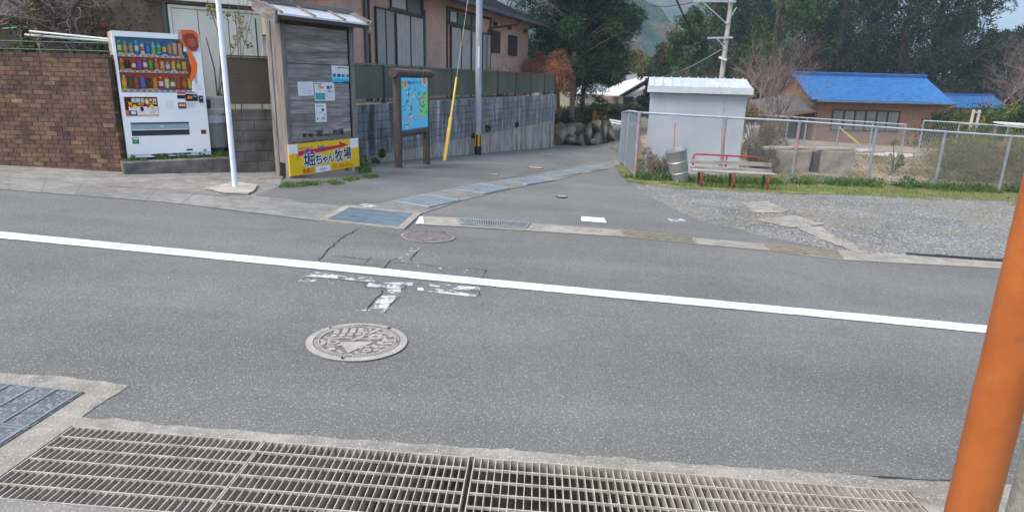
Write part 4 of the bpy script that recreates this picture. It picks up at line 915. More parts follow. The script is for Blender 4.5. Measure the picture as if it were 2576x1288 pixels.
srect(0, .115, .70, .99, -.001, (.82, .84, .88)); srect(.86, .985, .67, .985, -.001, (.82, .84, .88)); srect(.34, .55, .0, .2, -.001, (.82, .84, .88))
sb.flat([su(.12, .72), su(.7, .80), su(.7, .745 + .16), su(.83, .79), su(.7, .68), su(.7, .70), su(.12, .55)][:0] or [su(.12, .76), su(.70, .83), su(.70, .95), su(.83, .79), su(.70, .72), su(.12, .6)], -.002, hx('d02430'))
for ch, u in (('こ', .125), ('こ', .17), ('か', .22), ('ら', .28), ('右', .38), ('折', .43)):
    p = su(u, .66 + .07 * u); q_ = su(u + .048, .85 + .07 * u); sb.fat(ch, p[0], q_[0], p[1], q_[1], -.003, hx('6a3aa8'), .003)
for k in range(6): p = su(.5 + k * .02, .76); q_ = su(.515 + k * .02, .82); sb.rect(p[0], q_[0], p[1], q_[1], -.0026, hx('a03080'))
lets = [('堀', .185, .335, .24, .68), ('ち', .345, .435, .28, .58), ('ゃ', .445, .515, .29, .5), ('ん', .525, .605, .3, .6), ('牧', .625, .74, .27, .69), ('場', .755, .87, .31, .72)]
for ch, u0_, u1_, v0, v1 in lets:
    p = su(u0_, v0); q_ = su(u1_, v1)
    sb.fat(ch, p[0], q_[0], p[1], q_[1], -.0022, (.82, .84, .88), .02)
for ch, u0_, u1_, v0, v1 in lets:
    p = su(u0_, v0); q_ = su(u1_, v1); sb.fat(ch, p[0], q_[0], p[1], q_[1], -.0045, hx('10183a'), .0045)
p = su(.165, .03); q_ = su(.31, .18); sb.fat('営業日', p[0], q_[0], p[1], q_[1], -.003, hx('dc4a1c'), .002)
p = su(.58, .04); q_ = su(.88, .19); sb.text('TEL 808-6910', p[0], q_[0], p[1], q_[1], -.003, hx('e06018'), .008)
p = su(.395, .06); q_ = su(.485, .13); sb.text('月水日', p[0], q_[0], p[1], q_[1], -.003, hx('28304a'), .01)
sb.rect(*[SWd * .1, SWd * .108], SHt * .48, SHt * .68, -.001, (.15, .12, .03)); sb.rect(*[SWd * .135, SWd * .141], SHt * .46, SHt * .66, -.001, (.3, .24, .05))
sb.build('sign_face', A_, o)
# ------------------------------------------------------------------ hiking map on round logs
ga = G(1003, 423); gb_ = G(1070, 412); MPp = VPlane(ga, hdir(1790)); mw = MPp.uv(1070, 412)[0]
o = thing('map_sign', ga, 'hiking map in bright blue on a frame of thick brown logs', 'map sign', rz=MPp.rz)
def mg(x, y, off=0): return MPp.uv((1040 + x / 4.6) * .9401, (180 + y / 4.6) * .9401, off)
M_LOG = mat('log_brown', (.06, .045, .04), (.12, .095, .085), scale=6, rough=.85, stretch=(2, 2, .5), bump=.4, bscale=20)
zl = mg(280, 80)[1]; xla = mg(45, 80)[0]; xlb = mg(510, 80)[0]; xp0 = mg(110, 700)[0]; xp1 = mg(462, 700)[0]
zb1 = mg(300, 800)[1]; zR = (MPp.uv(1070, 412)[1])
MB().tube([(xp0, 0, -.3), (xp0, 0, zl)], .085, 16).build('log_post', M_LOG, o, smooth=True)
MB().tube([(xp1, 0, -.4), (xp1, 0, zl)], .085, 16).build('log_post', M_LOG, o, smooth=True)
MB().tube([(xla, -.0, zl), (xlb, 0, zl)], .095, 16).build('top_log', M_LOG, o, smooth=True)
MB().tube([(xp0 + .03, 0, zb1), (xp1 - .03, 0, zb1)], .075, 14).build('bottom_log', M_LOG, o, smooth=True)
pz0_ = zb1 + .07; pz1_ = zl - .09; pxa = xp0 + .07; pxb = xp1 - .07
mbp = MB(); mbp.box(pxa, pxb, -.075, -.05, pz0_, pz1_, hx('6ad4f8')); pw, ph = pxb - pxa, pz1_ - pz0_
def mu(u, v): return (pxa + pw * u, pz0_ + ph * v)
Yp = -.0765
mbp.flat([mu(.62, .3), mu(.72, .55), mu(.78, .72), mu(1, .8), mu(1, .28), mu(.8, .22)], Yp, hx('8fe08a')); mbp.flat([mu(0, .78), mu(.08, .8), mu(.1, .9), mu(0, .95)], Yp, hx('90d040'))
mbp.disc(*mu(.12, .88), pw * .075, ph * .075, Yp - .001, (.8, .8, .8)); mbp.disc(*mu(.12, .885), pw * .06, ph * .065, Yp - .002, hx('ec7a2c')); mbp.flat([mu(.75, .995), mu(.95, .995), mu(.97, .9), mu(.88, .82), mu(.8, .87)], Yp - .001, (.8, .8, .75)); mbp.flat([mu(.79, .995), mu(.93, .995), mu(.94, .92), mu(.875, .85), mu(.82, .9)], Yp - .002, hx('f08028')); mbp.flat([mu(.68, .995), mu(.75, .995), mu(.76, .93)], Yp - .001, hx('b8d840'))
p = mu(.2, .875); q_ = mu(.73, .945); mbp.fat('可也山ハイキングコース', p[0], q_[0], p[1], q_[1], Yp - .003, hx('1c3c8c'), .0012)
for (u, v) in ((.2, .7), (.21, .56), (.38, .42), (.31, .28), (.42, .63), (.77, .42), (.2, .1)):
    for k in range(5): mbp.disc(*mu(u + random.uniform(-.06, .06), v + random.uniform(-.03, .04)), pw * .035, ph * .02, Yp - .001 - k * .0004, hx(random.choice(['f0c040', '2a9850', 'f0a860', '2a9850', 'e89090', 'f4e8c8'])))
for (u, v) in ((.08, .46), (.15, .5), (.1, .4), (.64, .68), (.66, .71), (.85, .68), (.93, .31), (.28, .8), (.48, .76), (.08, .07), (.88, .7)): mbp.disc(*mu(u, v), pw * .03, ph * .018, Yp - .002, hx('1f9060'), n=8, rot=.5)
path = [mu(*t) for t in ((.04, .2), (.15, .2), (.25, .22), (.32, .19), (.42, .24), (.6, .25), (.72, .2), (.8, .22))]; mbp.line(path, pw * .018, Yp - .0025, hx('f0a0b0'))
mbp.line([mu(*t) for t in ((.5, .66), (.6, .6), (.66, .58), (.66, .45))], pw * .02, Yp - .0025, hx('e08070')); mbp.line([mu(*t) for t in ((.66, .58), (.78, .62), (.9, .6))], pw * .02, Yp - .0025, hx('e08070')); mbp.line([mu(*t) for t in ((.3, .64), (.26, .5), (.24, .3), (.26, .14), (.35, .08))], pw * .01, Yp - .0024, hx('d8f0e8'))
for (u, v, cc) in ((.82, .52, '28304a'), (.84, .46, '28304a'), (.7, .46, 'c83060'), (.7, .36, '20304a'), (.76, .34, '20304a'), (.22, .12, 'f08090'), (.24, .77, '604878'), (.5, .8, 'c86080')): mbp.rect(mu(u, v)[0] - pw * .012, mu(u, v)[0] + pw * .012, mu(u, v)[1] - ph * .02, mu(u, v)[1] + ph * .02, Yp - .003, hx(cc))
mbp.rect(*[mu(0, 0)[0], mu(1, 0)[0]], mu(0, 0)[1], mu(0, .018)[1], Yp - .001, hx('2a90d8')); mbp.build('map_panel', A_, o)
# ------------------------------------------------------------------ utility pole with its guy
gpz = G(1202, 390); o = thing('utility_pole', gpz, 'slim blue-grey steel utility pole with a black and yellow band at its foot', 'utility pole')
pr_ = .105
M_POLE = mat('pole_grey', (.27, .3, .34), (.35, .38, .42), scale=3, rough=.5)
MB().tube([(0, 0, .0), (0, 0, 9)], [pr_, pr_ * .85], 20).build('pole_shaft', M_POLE, o, smooth=True)
def HT(base, y):
    lo, hi = -1, 30
    for _ in range(40):
        mm = (lo + hi) / 2; v = base + Vector((0, 0, mm)) - CAM; py = 644 - F_PX * v.dot(cu) / v.dot(cf)
        if py > y: lo = mm
        else: hi = mm
    return mm
za, zb3 = HT(gpz, 368), HT(gpz, 339)
MB().tube([(0, 0, 0), (0, 0, za)], pr_ + .003, 20).build('black_base', mat('rubber', (.02, .02, .022), rough=.7), o, smooth=True)
sbm = MB(); 
for k in range(12):
    t0 = 2 * pi * k / 12; t1 = 2 * pi * (k + 1) / 12; rr = pr_ + .005; cc = hx('e8a818') if k % 2 else (.015, .015, .015)
    sbm.add([(rr * cos(t0), rr * sin(t0), za), (rr * cos(t1), rr * sin(t1), za), (rr * cos(t1), rr * sin(t1), zb3), (rr * cos(t0), rr * sin(t0), zb3)], [(0, 1, 2, 3)], cc)
sbm.build('warning_band', A_, o)
z1, z2 = HT(gpz, 172), HT(gpz, 118); MB().rect(-.03, .03, z1, z2, -pr_ - .006).build('number_plate', mat('plate_white', (.6, .62, .65)), o)
gy = G(1118, 406); top = gpz + Vector((0, 0, HT(gpz, -215))); dg = (top - gy).normalized()
def alongY(y):
    lo, hi = 0, 12
    for _ in range(40):
        mm = (lo + hi) / 2; v = gy + dg * mm - CAM; py = 644 - F_PX * v.dot(cu) / v.dot(cf)
        if py > y: lo = mm
        else: hi = mm
    return mm
o = thing('guy_wire', gy, 'slanting guy wire in a yellow plastic guard beside the map sign', 'guy wire')
s1, s2 = alongY(297), alongY(196); M_YEL = mat('guard_yellow', (.62, .42, .07), (.72, .5, .1), scale=5, rough=.5)
MB().tube([dg * .0, dg * s1], .05, 14).build('lower_guard', M_YEL, o, smooth=True); MB().tube([dg * s1, dg * s2], .028, 12).build('upper_guard', M_YEL, o, smooth=True)
MB().tube([dg * -.1, dg * (top - gy).length], .006, 6).build('wire', M_GALV, o)
# ================================================================== houses on the left
HP = VPlane(VW.w(0, 2.4), VW.U)
def z3(x, y, off=0): return HP.uv((950 + x / 2.6827) * .9401, (y / 2.6827) * .9401, off)
def zr_(x0, y0, x1, y1, off=0):      # px box whose x edges matter, returns u0,u1,z0,z1
    a_ = z3(x0, y1, off); b_ = z3(x1, y1, off); c_ = z3(x0, y0, off); d_ = z3(x1, y0, off); return a_[0], b_[0], (a_[1] + b_[1]) / 2, (c_[1] + d_[1]) / 2
M_PINK = mat('pink_render', (.5, .31, .25), (.58, .38, .31), scale=5, rough=.9, bump=.25, bscale=60, bdist=.004, big=(.86, 1.08), bigscale=.5)
M_BRF = mat('brown_frame', (.05, .035, .03), (.08, .055, .05), scale=5, rough=.5)
M_SHUT = mat('beige_shutter', (.42, .39, .355), (.5, .47, .43), scale=2, rough=.6)
M_TILE = mat('roof_tile_brown', (.075, .062, .06), (.14, .115, .11), scale=4, rough=.8, big=(.8, 1.1))
M_GUT = mat('gutter_steel', (.08, .1, .12), (.12, .14, .16), scale=4, rough=.4)
o = thing('pink_house', HP.A, 'long pink rendered house with beige shutters and a brown tiled roof above the retaining wall', 'house', rz=HP.rz)
sC = z3(1243, 300)[0]; eo = -.75; ez = HP.uv(1379, 71, eo)[1]; ez2 = HP.uv(1225, 8, eo)[1]; ez = (ez * 2 + ez2) / 3; print('eave', ez, ez2, 'corner', sC)
s0 = HP.uv(840, 100)[0]
MB().box(s0, sC, 0, 4, .2, ez + .05).build('wall', M_PINK, o)
ec = sC + .75; es = s0 - .7; rise = 1.35; ry = 2
rf = MB(); rf.add([(es, eo, ez), (ec, eo, ez), (ec, 4.7, ez), (es, 4.7, ez), (es + 2.7, ry, ez + rise), (ec - 2.7, ry, ez + rise)], [(0, 1, 5, 4), (1, 2, 5), (2, 3, 4, 5), (3, 0, 4)])
rf = rf.build('roof', M_TILE, o)
tr = MB()
for k in range(1, 16):
    t = k / 16; tr.bar((es + 2.7 * t, eo + (ry - eo) * t, ez + rise * t + .012), (ec - 2.7 * t, eo + (ry - eo) * t, ez + rise * t + .012), .03, .03)
tr.build('tile_courses', M_TILE, rf)
MB().box(es, ec, eo + .02, 0, ez - .03, ez).box(sC, ec - .02, 0, 4.6, ez - .03, ez).build('soffit', mat('soffit', (.34, .3, .26), (.42, .37, .32), scale=2, rough=.9), o)
MB().box(es, ec + .06, eo - .1, eo, ez - .1, ez + .03).box(ec - .04, ec + .06, eo, 4.7, ez - .1, ez + .03).build('gutter', M_GUT, o)
MB().box(es, ec - .02, eo + .003, eo + .03, ez - .16, ez - .03).build('fascia', M_BRF, o)
for (x0_, x1_, top_) in ((57, 76, 0), (483, 497, 70)):
    u = z3((x0_ + x1_) / 2, 300)[0]; MB().tube([(u, -.06, 1.0), (u, -.06, ez - .1 if top_ == 0 else z3(490, 75)[1])], .045, 10).build('downpipe', M_GUT, o, smooth=True)
# windows: frame, transom glass, shutters
M_WG = mat('window_pane', (.12, .15, .16), (.2, .24, .25), scale=.7, rough=.08, spec=.8)
def window(fr, louv, grey, trans, panes):
    u0_, u1_, za_, zb_2 = fr; w_ = MB(); w_.box(u0_ - .06, u1_ + .06, -.05, .02, zb_2, zb_2 + .1).box(u0_ - .06, u0_, -.05, .02, za_, zb_2).box(u1_, u1_ + .06, -.05, .02, za_, zb_2)
    w_ = w_.build('window', M_BRF, o)
    if trans:
        a_, b_, c_, d_ = trans; MB().box(a_, b_, -.02, .01, c_, d_).build('pane', M_WG, w_)
        m_ = MB()
        for k in range(panes + 1): x = a_ + (b_ - a_) * k / panes; m_.box(x - .03, x + .03, -.06, -.02, c_, d_)
        m_.box(a_ - .1, b_ + .1, -.06, -.02, c_ - .07, c_).build('mullions', M_BRF, w_)
        k = (a_ + b_) / 2; MB().box(a_ + .1, a_ + (b_ - a_) / panes - .06, -.028, -.021, c_ + .05, d_ - .03).build('curtain', mat('curtain', (.5, .53, .52)), w_)
    for (a_, b_, c_, d_, n, lv) in grey:
        m_ = MB(); e_ = MB()
        for k in range(n):
            x = a_ + (b_ - a_) * k / n; x2 = a_ + (b_ - a_) * (k + 1) / n
            if lv:
                q = int((d_ - c_) / .035)
                for j in range(q): z = c_ + (d_ - c_) * j / q; m_.hexa([(x + .02, -.075, z), (x2 - .02, -.075, z), (x2 - .02, -.03, z), (x + .02, -.03, z)], [(x + .02, -.055, z + .03), (x2 - .02, -.055, z + .03), (x2 - .02, -.03, z + .03), (x + .02, -.03, z + .03)])
            else:
                for j in range(3): xx = x + (x2 - x) * j / 3; m_.box(xx + .008, x + (x2 - x) * (j + 1) / 3 - .008, -.06, -.035, c_, d_)
            m_.box(x + .01, x2 - .01, -.035, -.025, c_, d_); e_.box(x - .02, x + .02, -.085, -.03, c_, d_)
        e_.box(b_ - .02, b_ + .02, -.085, -.03, c_, d_).box(a_ - .02, b_ + .02, -.085, -.03, d_, d_ + .05)
        m_.build('shutter', M_SHUT, w_); e_.build('shutter_frame', M_BRF, w_)
a1_ = z3(145, 400)[0]; a2_ = z3(275, 400)[0]; zt1 = (z3(145, 62)[1] + z3(275, 92)[1]) / 2; b1_ = z3(287, 400)[0]; b2_ = z3(482, 400)[0]; zt2 = (z3(290, 100)[1] + z3(480, 140)[1]) / 2
tz0 = (z3(250, 60)[1] + z3(470, 110)[1]) / 2
window((a1_ - .3, b2_, 1.0, tz0 + .75), 0, [(a1_, a2_, 1.0, zt1, 2, True), (b1_, b2_, 1.0, zt2, 2, False)], (z3(250, 50)[0], z3(470, 50)[0], tz0, tz0 + .75), 2)
c1_ = z3(680, 400)[0]; c2_ = z3(872, 400)[0]; c3_ = z3(963, 400)[0]; zt3 = (z3(680, 195)[1] + z3(960, 250)[1]) / 2; tz1 = (z3(680, 165)[1] + z3(830, 195)[1]) / 2; tz2 = (z3(680, 75)[1] + z3(830, 120)[1]) / 2
window((z3(660, 300)[0], c3_ + .05, 1.0, tz2 + .03), 0, [(c1_, z3(820, 400)[0], 1.0, zt3, 2, False), (z3(826, 400)[0], c2_ + .3, 1.0, zt3 - .02, 1, False), (z3(905, 400)[0], c3_, 1.0, zt3 - .02, 2, True)], (z3(672, 130)[0], z3(880, 190)[0], tz1, tz2), 4)
for (xa, ya, xb, yb) in ((970, 225, 1030, 382), (1096, 257, 1152, 403)):
    u0_, u1_, za_, zb_2 = zr_(xa, ya, xb, yb); w_ = MB().box(u0_, u1_, -.09, -.0, za_, zb_2).build('shutter_box', M_BRF, o, bevel=.01)
    m_ = MB(); 
    for j in range(14): z = za_ + (zb_2 - za_) * (j + .2) / 14; m_.box(u0_ + .05, u1_ - .05, -.105, -.09, z, z + (zb_2 - za_) / 22)
    m_.build('slats', M_BRF, w_)
dp_ = [z3(950, 240), z3(945, 160)]; u = dp_[0][0]; v = z3(1085, 125, eo)
MB().tube([(u, -.05, dp_[0][1] - .1), (u, -.05, ez - .75), (u + .1, -.1, ez - .6), (u + 2.0, eo + .1, ez - .3), (u + 2.2, eo - .03, ez - .08)], .045, 10).build('rain_pipe', M_BRF, o, smooth=True)
for (x, y) in ((996, 178), (1100, 208), (1212, 228)):
    p = z3(x, y); MB().lathe([(.09, -.06), (.1, .06), (.03, .1)], 12, (p[0], -.08, p[1])).build('vent_hood', M_BRF, o)
# cream storage building behind the front wall
CB = VPlane(FW.w(-2.2, 2.0), FW.U)
def zc(x, y, off=0): return CB.uv((430 + x / 2.683) * .9401, (y / 2.683) * .9401, off)
M_CREAM = mat('cream_panel', (.72, .71, .62), (.78, .77, .68), scale=2, rough=.6, big=(.92, 1.03)); M_BRW = mat('brown_wall', (.14, .095, .075), (.21, .15, .12), scale=3, rough=.9, big=(.8, 1.1), bump=.3)
u0_ = zc(65, 200)[0]; uR = CB.uv(702, 100)[0] + .1; zA = CB.uv(500, 22)[1]; zB = CB.uv(500, 33)[1]
o = thing('cream_storehouse', CB.A, 'cream panelled storehouse with sliding doors behind the brown fence panel', 'storehouse', rz=CB.rz)
MB().box(u0_ - 2.0, uR + .3, .05, 3, .2, zA + 2.2).build('wall', M_BRW, o)
MB().box(u0_, uR, .0, .05, zA - .02, zA + .03).box(u0_, u0_ + .05, 0, .05, .3, zA - .02).build('door_frame', M_CREAM, o)
xs3 = [u0_ + .05, zc(275, 200)[0], zc(490, 200)[0], uR - .9, uR]
for i in range(4):
    m_ = MB(); m_.box(xs3[i] + .008, xs3[i + 1] - .008, .02 + .012 * (i % 2), .048, .3, zA - .03)
    if i == 3: 
        for j in range(8): m_.box(xs3[i] + .11 * j + .02, xs3[i] + .11 * j + .04, .008, .03, .3, zA - .03)
    m_.build('sliding_door', M_CREAM, o)
zE = CB.uv(540, 10)[1]; MB().box(u0_ - .4, uR + .2, -.1, .05, zE, zE + .16).build('cream_eave', M_CREAM, o); MB().box(u0_ - .3, uR + .1, -.03, .05, zA + .06, zE).build('brown_band', M_BRW, o)  # brown band between the door frame and the cream eave
MB().box(u0_ - .09, u0_ - .04, -.02, .05, .2, zE).build('corner_trim', mat('greenish_trim', (.1, .13, .11)), o)
x_ = zc(715, 130)[0]; x2_ = zc(800, 130)[0]; za_ = zc(750, 258)[1]; zb_2 = zc(750, 130)[1]
mtr = MB().box(x_, x2_, -.22, 0, za_, zb_2).build('meter_box', mat('meter_box', (.45, .4, .3), (.52, .47, .36), scale=4), o, bevel=.015)
m_ = MB()
for z in (.22, .72): m_.box(x2_ - .12, x2_ - .05, -.235, -.22, za_ + (zb_2 - za_) * z, za_ + (zb_2 - za_) * (z + .12))
m_.build('latch', M_BRF, mtr)
MB().tube([(x_ + .12, -.08, za_), (x_ + .13, -.08, .3)], .02, 6).tube([(x_ + .25, -.08, za_), (x_ + .28, -.1, za_ - .4), (x_ + .3, -.05, .3)], .015, 6).build('cable', M_BLACK, o)
# house behind the garden, far left
LB = VPlane(BW.w(0, 5.5), BW.U); o = thing('garden_house', LB.A, 'beige house with a dark overhanging roof behind the bare tree, far left', 'house', rz=LB.rz)
def zl_(x, y, off=0): return LB.uv(x * .1241, y * .1241, off)
zo = zl_(500, 380, -1.4)[1]; ue = zl_(1110, 300, -1.4)[0]; M_BEI = mat('beige_wall', (.3, .26, .21), (.38, .33, .27), scale=2, rough=.9); M_GRP = mat('grey_sheet', (.1, .105, .11), (.15, .155, .165), scale=1.5, rough=.6, big=(.8, 1.1))
MB().box(-6, ue + .6, 0, .3, .6, zo + 1.5).build('wall', M_BEI, o)
MB().hexa([(-6, -1.4, zo), (ue, -1.4, zo), (ue, 0, zo + .5), (-6, 0, zo + .5)], [(-6, -1.45, zo + .05), (ue, -1.45, zo + .05), (ue, 0, zo + .75), (-6, 0, zo + .75)]).box(-6, ue, -1.4, -1.3, zo + .06, zo + 1.6).build('roof', M_GRP, o)
a_ = zl_(290, 600, -1.3)[0]; b_ = zl_(500, 600, -1.3)[0]; MB().box(a_, b_, -1.4, -1.2, .5, zo).build('post', mat('dark_post', (.05, .04, .035), (.08, .065, .055), scale=4), o)
br_ = VPlane(BW.w(be, 3.8), BW.U); o = thing('brown_shed', br_.A, 'dark brown rendered outbuilding behind the vending machine', 'outbuilding', rz=br_.rz)
xa = br_.uv(330, 50)[0]; xb = br_.uv(424, 50)[0]
MB().box(xa, xb, 0, 2, .6, 5.5).build('wall', M_BRW, o); MB().box(xa - 1.2, xa, .4, 1.4, .6, 5.5).build('recess', mat('dark_recess', (.05, .035, .03), (.08, .06, .05), scale=3), o)
# white pipes and green wire fence on the garden side
for i, (p0_, p1_) in enumerate(((((78, 80), (290, 101))), ((60, 88), (290, 106)))):
    a_ = BW.uv(*p0_, .7); b_ = BW.uv(*p1_, .7); t = thing('white_pipe', BW.w(a_[0], .7 + i * .06, a_[1]), ['upper white laundry pole lying behind the brick wall', 'lower white laundry pole lying behind the brick wall'][i], 'pipe', rz=BW.rz, group='white poles behind the brick wall')
    pb_ = (b_[0] - a_[0], 0, b_[1] - a_[1]); MB().tube([(0, 0, 0), pb_], .018, 10).build('pipe_tube', mat('pipe_white', (.65, .68, .68)), t); MB().tube([(-.02, 0, 0), (.02, 0, 0)], .022, 10).build('end_cap', M_BIN, t)
o = thing('green_wire_fence', BW.w(0, .4, 0), 'thin green wire fence standing behind the brick wall', 'fence', rz=BW.rz); zt_ = BW.uv(150, 107, .4)[1]
mb = MB(); M_GRN = mat('green_wire', (.05, .14, .09), rough=.6)
for z in (zt_, zt_ - .12, bh - .05): mb.tube([(0, 0, z), (be + .1, 0, z)], .008, 6)
x = 0
while x < be: mb.tube([(x, 0, bh - .3), (x, 0, zt_)], .003, 4); x += .12
mb.build('wire_panel', M_GRN, o)
mb = MB(); a_ = BW.uv(8, 73, 1.4); b_ = BW.uv(255, 58, 1.4); mb.tube([(a_[0], 1.0, a_[1]), (b_[0], 1.0, b_[1])], .014, 8, hx('4f9c86')); mb.disc(b_[0] + .05, b_[1] - .03, .07, .04, .98, hx('c8406a')); mb.build('clothes_line', A_, o)
# ================================================================== plants
def leaves(name, clumps, n, size, cols, parent, stretch=(1, 1, 1), needle=1., seed=1, shell=.5, mt=None, up=0., flat_=0):
    rs = np.random.RandomState(seed); C = np.array([c[:3] for c in clumps], float); R = np.array([c[3] for c in clumps], float); k = len(C)
    wgt = R ** 2; idx = rs.choice(k, n, p=wgt / wgt.sum()); d = rs.normal(size=(n, 3)); d /= np.linalg.norm(d, axis=1)[:, None]
    rad = rs.uniform(shell, 1.05, n) ** .8; P = C[idx] + d * (R[idx] * rad)[:, None] * np.array(stretch)
    a = rs.normal(size=(n, 3)); 
    if needle > 1: a = d * 1.2 + a * .55
    a[:, 2] += up; a /= np.linalg.norm(a, axis=1)[:, None]; b = np.cross(a, rs.normal(size=(n, 3))); b /= np.linalg.norm(b, axis=1)[:, None] + 1e-9
    s = size * rs.uniform(.6, 1.35, n); A = a * (s * needle)[:, None]; B = b * (s / needle ** .5 * .6)[:, None]
    V = np.stack([P - A * .5, P + B * .5, P + A * .5, P - B * .5], 1).reshape(-1, 3)
    cc = np.array(cols, float); ci = rs.randint(0, len(cc), k)[idx]; col = cc[ci]; mixn = rs.randint(0, len(cc), n); m2 = rs.uniform(size=n) < .3; col = np.where(m2[:, None], cc[mixn], col)
    clb = rs.uniform(.72, 1.25, k)[idx]; col = col * (clb * rs.uniform(.75, 1.25, n))[:, None]
    me = bpy.data.meshes.new(name); me.vertices.add(4 * n); me.vertices.foreach_set('co', V.ravel()); me.loops.add(4 * n); me.loops.foreach_set('vertex_index', np.arange(4 * n)); me.polygons.add(n); me.polygons.foreach_set('loop_start', np.arange(n) * 4); me.update()
    at_ = me.color_attributes.new('Col', 'FLOAT_COLOR', 'CORNER'); arr = np.ones((4 * n, 4), np.float32); arr[:, :3] = np.repeat(col, 4, 0); at_.data.foreach_set('color', arr.ravel())
    me.materials.append(mt or M_LEAF); o = bpy.data.objects.new(name, me); SC.collection.objects.link(o)
    if parent: o.parent = parent
    return o
M_LEAF = mat('foliage', (1, 1, 1), attr=True, rough=.8, spec=.2)
N_, L_, B_ = nodes(M_LEAF); ts = N_.new('ShaderNodeBsdfTranslucent'); mx = N_.new('ShaderNodeMixShader'); mx.inputs[0].default_value = .25
L_.new(B_.inputs['Base Color'].links[0].from_socket, ts.inputs[0]); L_.new(B_.outputs[0], mx.inputs[1]); L_.new(ts.outputs[0], mx.inputs[2]); L_.new(mx.outputs[0], N_['Material Output'].inputs[0])
M_BARK = mat('bark', (.05, .04, .032), (.11, .09, .07), scale=6, rough=.95, stretch=(1, 1, .3), bump=.6, bscale=14); M_BARKP = mat('bark_pale', (.16, .12, .09), (.28, .23, .18), scale=5, rough=.95, stretch=(1, 1, .3), bump=.5, bscale=14)
M_TWIG = mat('twig_grey', (.13, .1, .095), (.2, .16, .15), scale=4, rough=.95); M_TWIGR = mat('twig_red', (.15, .1, .095), (.23, .17, .16), scale=4, rough=.95)
DG = [(.016, .038, .016), (.024, .052, .02), (.034, .066, .024), (.02, .046, .026), (.045, .07, .026)]
def clumps_of(R, H, z0, n, seed, cone=.5, lean=(0, 0)):
    rs = random.Random(seed); out = []
    for i in range(n):
        t = rs.random() ** .85; z = z0 + (H - z0) * t; rr = R * ((1 - t) ** cone) * (.55 + .45 * min(1, t * 5)); a = rs.uniform(0, 2 * pi); q = rr * sqrt(rs.uniform(.1, 1)) * rs.uniform(.75, 1.15)
        out.append((q * cos(a) + lean[0] * t, q * sin(a) + lean[1] * t, z, R * rs.uniform(.16, .30) * (1 - .35 * t)))
    return out
def tree(loc, label, R, H, z0, seed, cols=DG, n=7000, size=.22, ncl=60, cone=.5, trunk_r=.2, name='evergreen_tree', cat='tree', group=None, needle=1., lean=(0, 0), bark=None, stretch=(1, 1, .8)):
    o = thing(name, loc, label, cat, group=group); cl = clumps_of(R, H, z0, ncl, seed, cone, lean); rs = random.Random(seed)
    mb = MB(); top = Vector((lean[0] * .9, lean[1] * .9, H * .92)); mb.tube([(0, 0, -.5), (lean[0] * .15, lean[1] * .15, H * .3), (lean[0] * .5, lean[1] * .5, H * .6), top], [trunk_r, trunk_r * .8, trunk_r * .5, .04], 9)
    for c in cl[::2]:
        t = max(.12, (c[2] / H) - .12); mb.tube([(lean[0] * t, lean[1] * t, H * t), (c[0] * .5 + lean[0] * t * .5, c[1] * .5 + lean[1] * t * .5, (H * t + c[2]) / 2 + .1), c[:3]], [trunk_r * .2, trunk_r * .1, .01], 5, cap=False)
    mb.build('trunk', bark or M_BARK, o); leaves('crown', cl, n, size, cols, o, seed=seed, needle=needle, stretch=stretch); return o
def bare(loc, label, H, seed, r0_=.12, spread=.55, depth=5, mt=None, name='bare_tree', group=None, lean=(0, 0), kids=3, first=.25, cat='bare tree', upw=.15):
    o = thing(name, loc, label, cat, group=group); rs = random.Random(seed); mb = MB(); tw_ = MB()
    def grow(p, d, L, r, k):
        pts = [p]; dd = d.copy()
        for i in range(4):
            dd = (dd + Vector((rs.uniform(-1, 1), rs.uniform(-1, 1), rs.uniform(-.6, .9))) * .17).normalized(); pts.append(pts[-1] + dd * L / 4)
        (mb if k > depth - 2 else tw_).tube(pts, [r, r * .88, r * .76, r * .66, r * .55], 6 if k > depth - 2 else 3, cap=False)
        if k <= 0: return
        for j in range(kids + (1 if rs.random() < .4 else 0)):
            i = rs.choice([2, 3, 4, 4]); q = pts[i]; nd = (dd + Vector((rs.gauss(0, 1), rs.gauss(0, 1), rs.gauss(0, .6) + upw)) * spread).normalized(); grow(q, nd, L * rs.uniform(.6, .85), r * .55 * rs.uniform(.8, 1.1), k - 1)
    grow(Vector((0, 0, -.1)), Vector((lean[0], lean[1], 1)).normalized(), H * first * 1.3, r0_, depth)
    mb.build('trunk', mt or M_TWIG, o); tw_.build('branches', mt or M_TWIG, o); return o
def gz(x, y, dz=0): return Vector((x, y, zg(x, y) + dz))
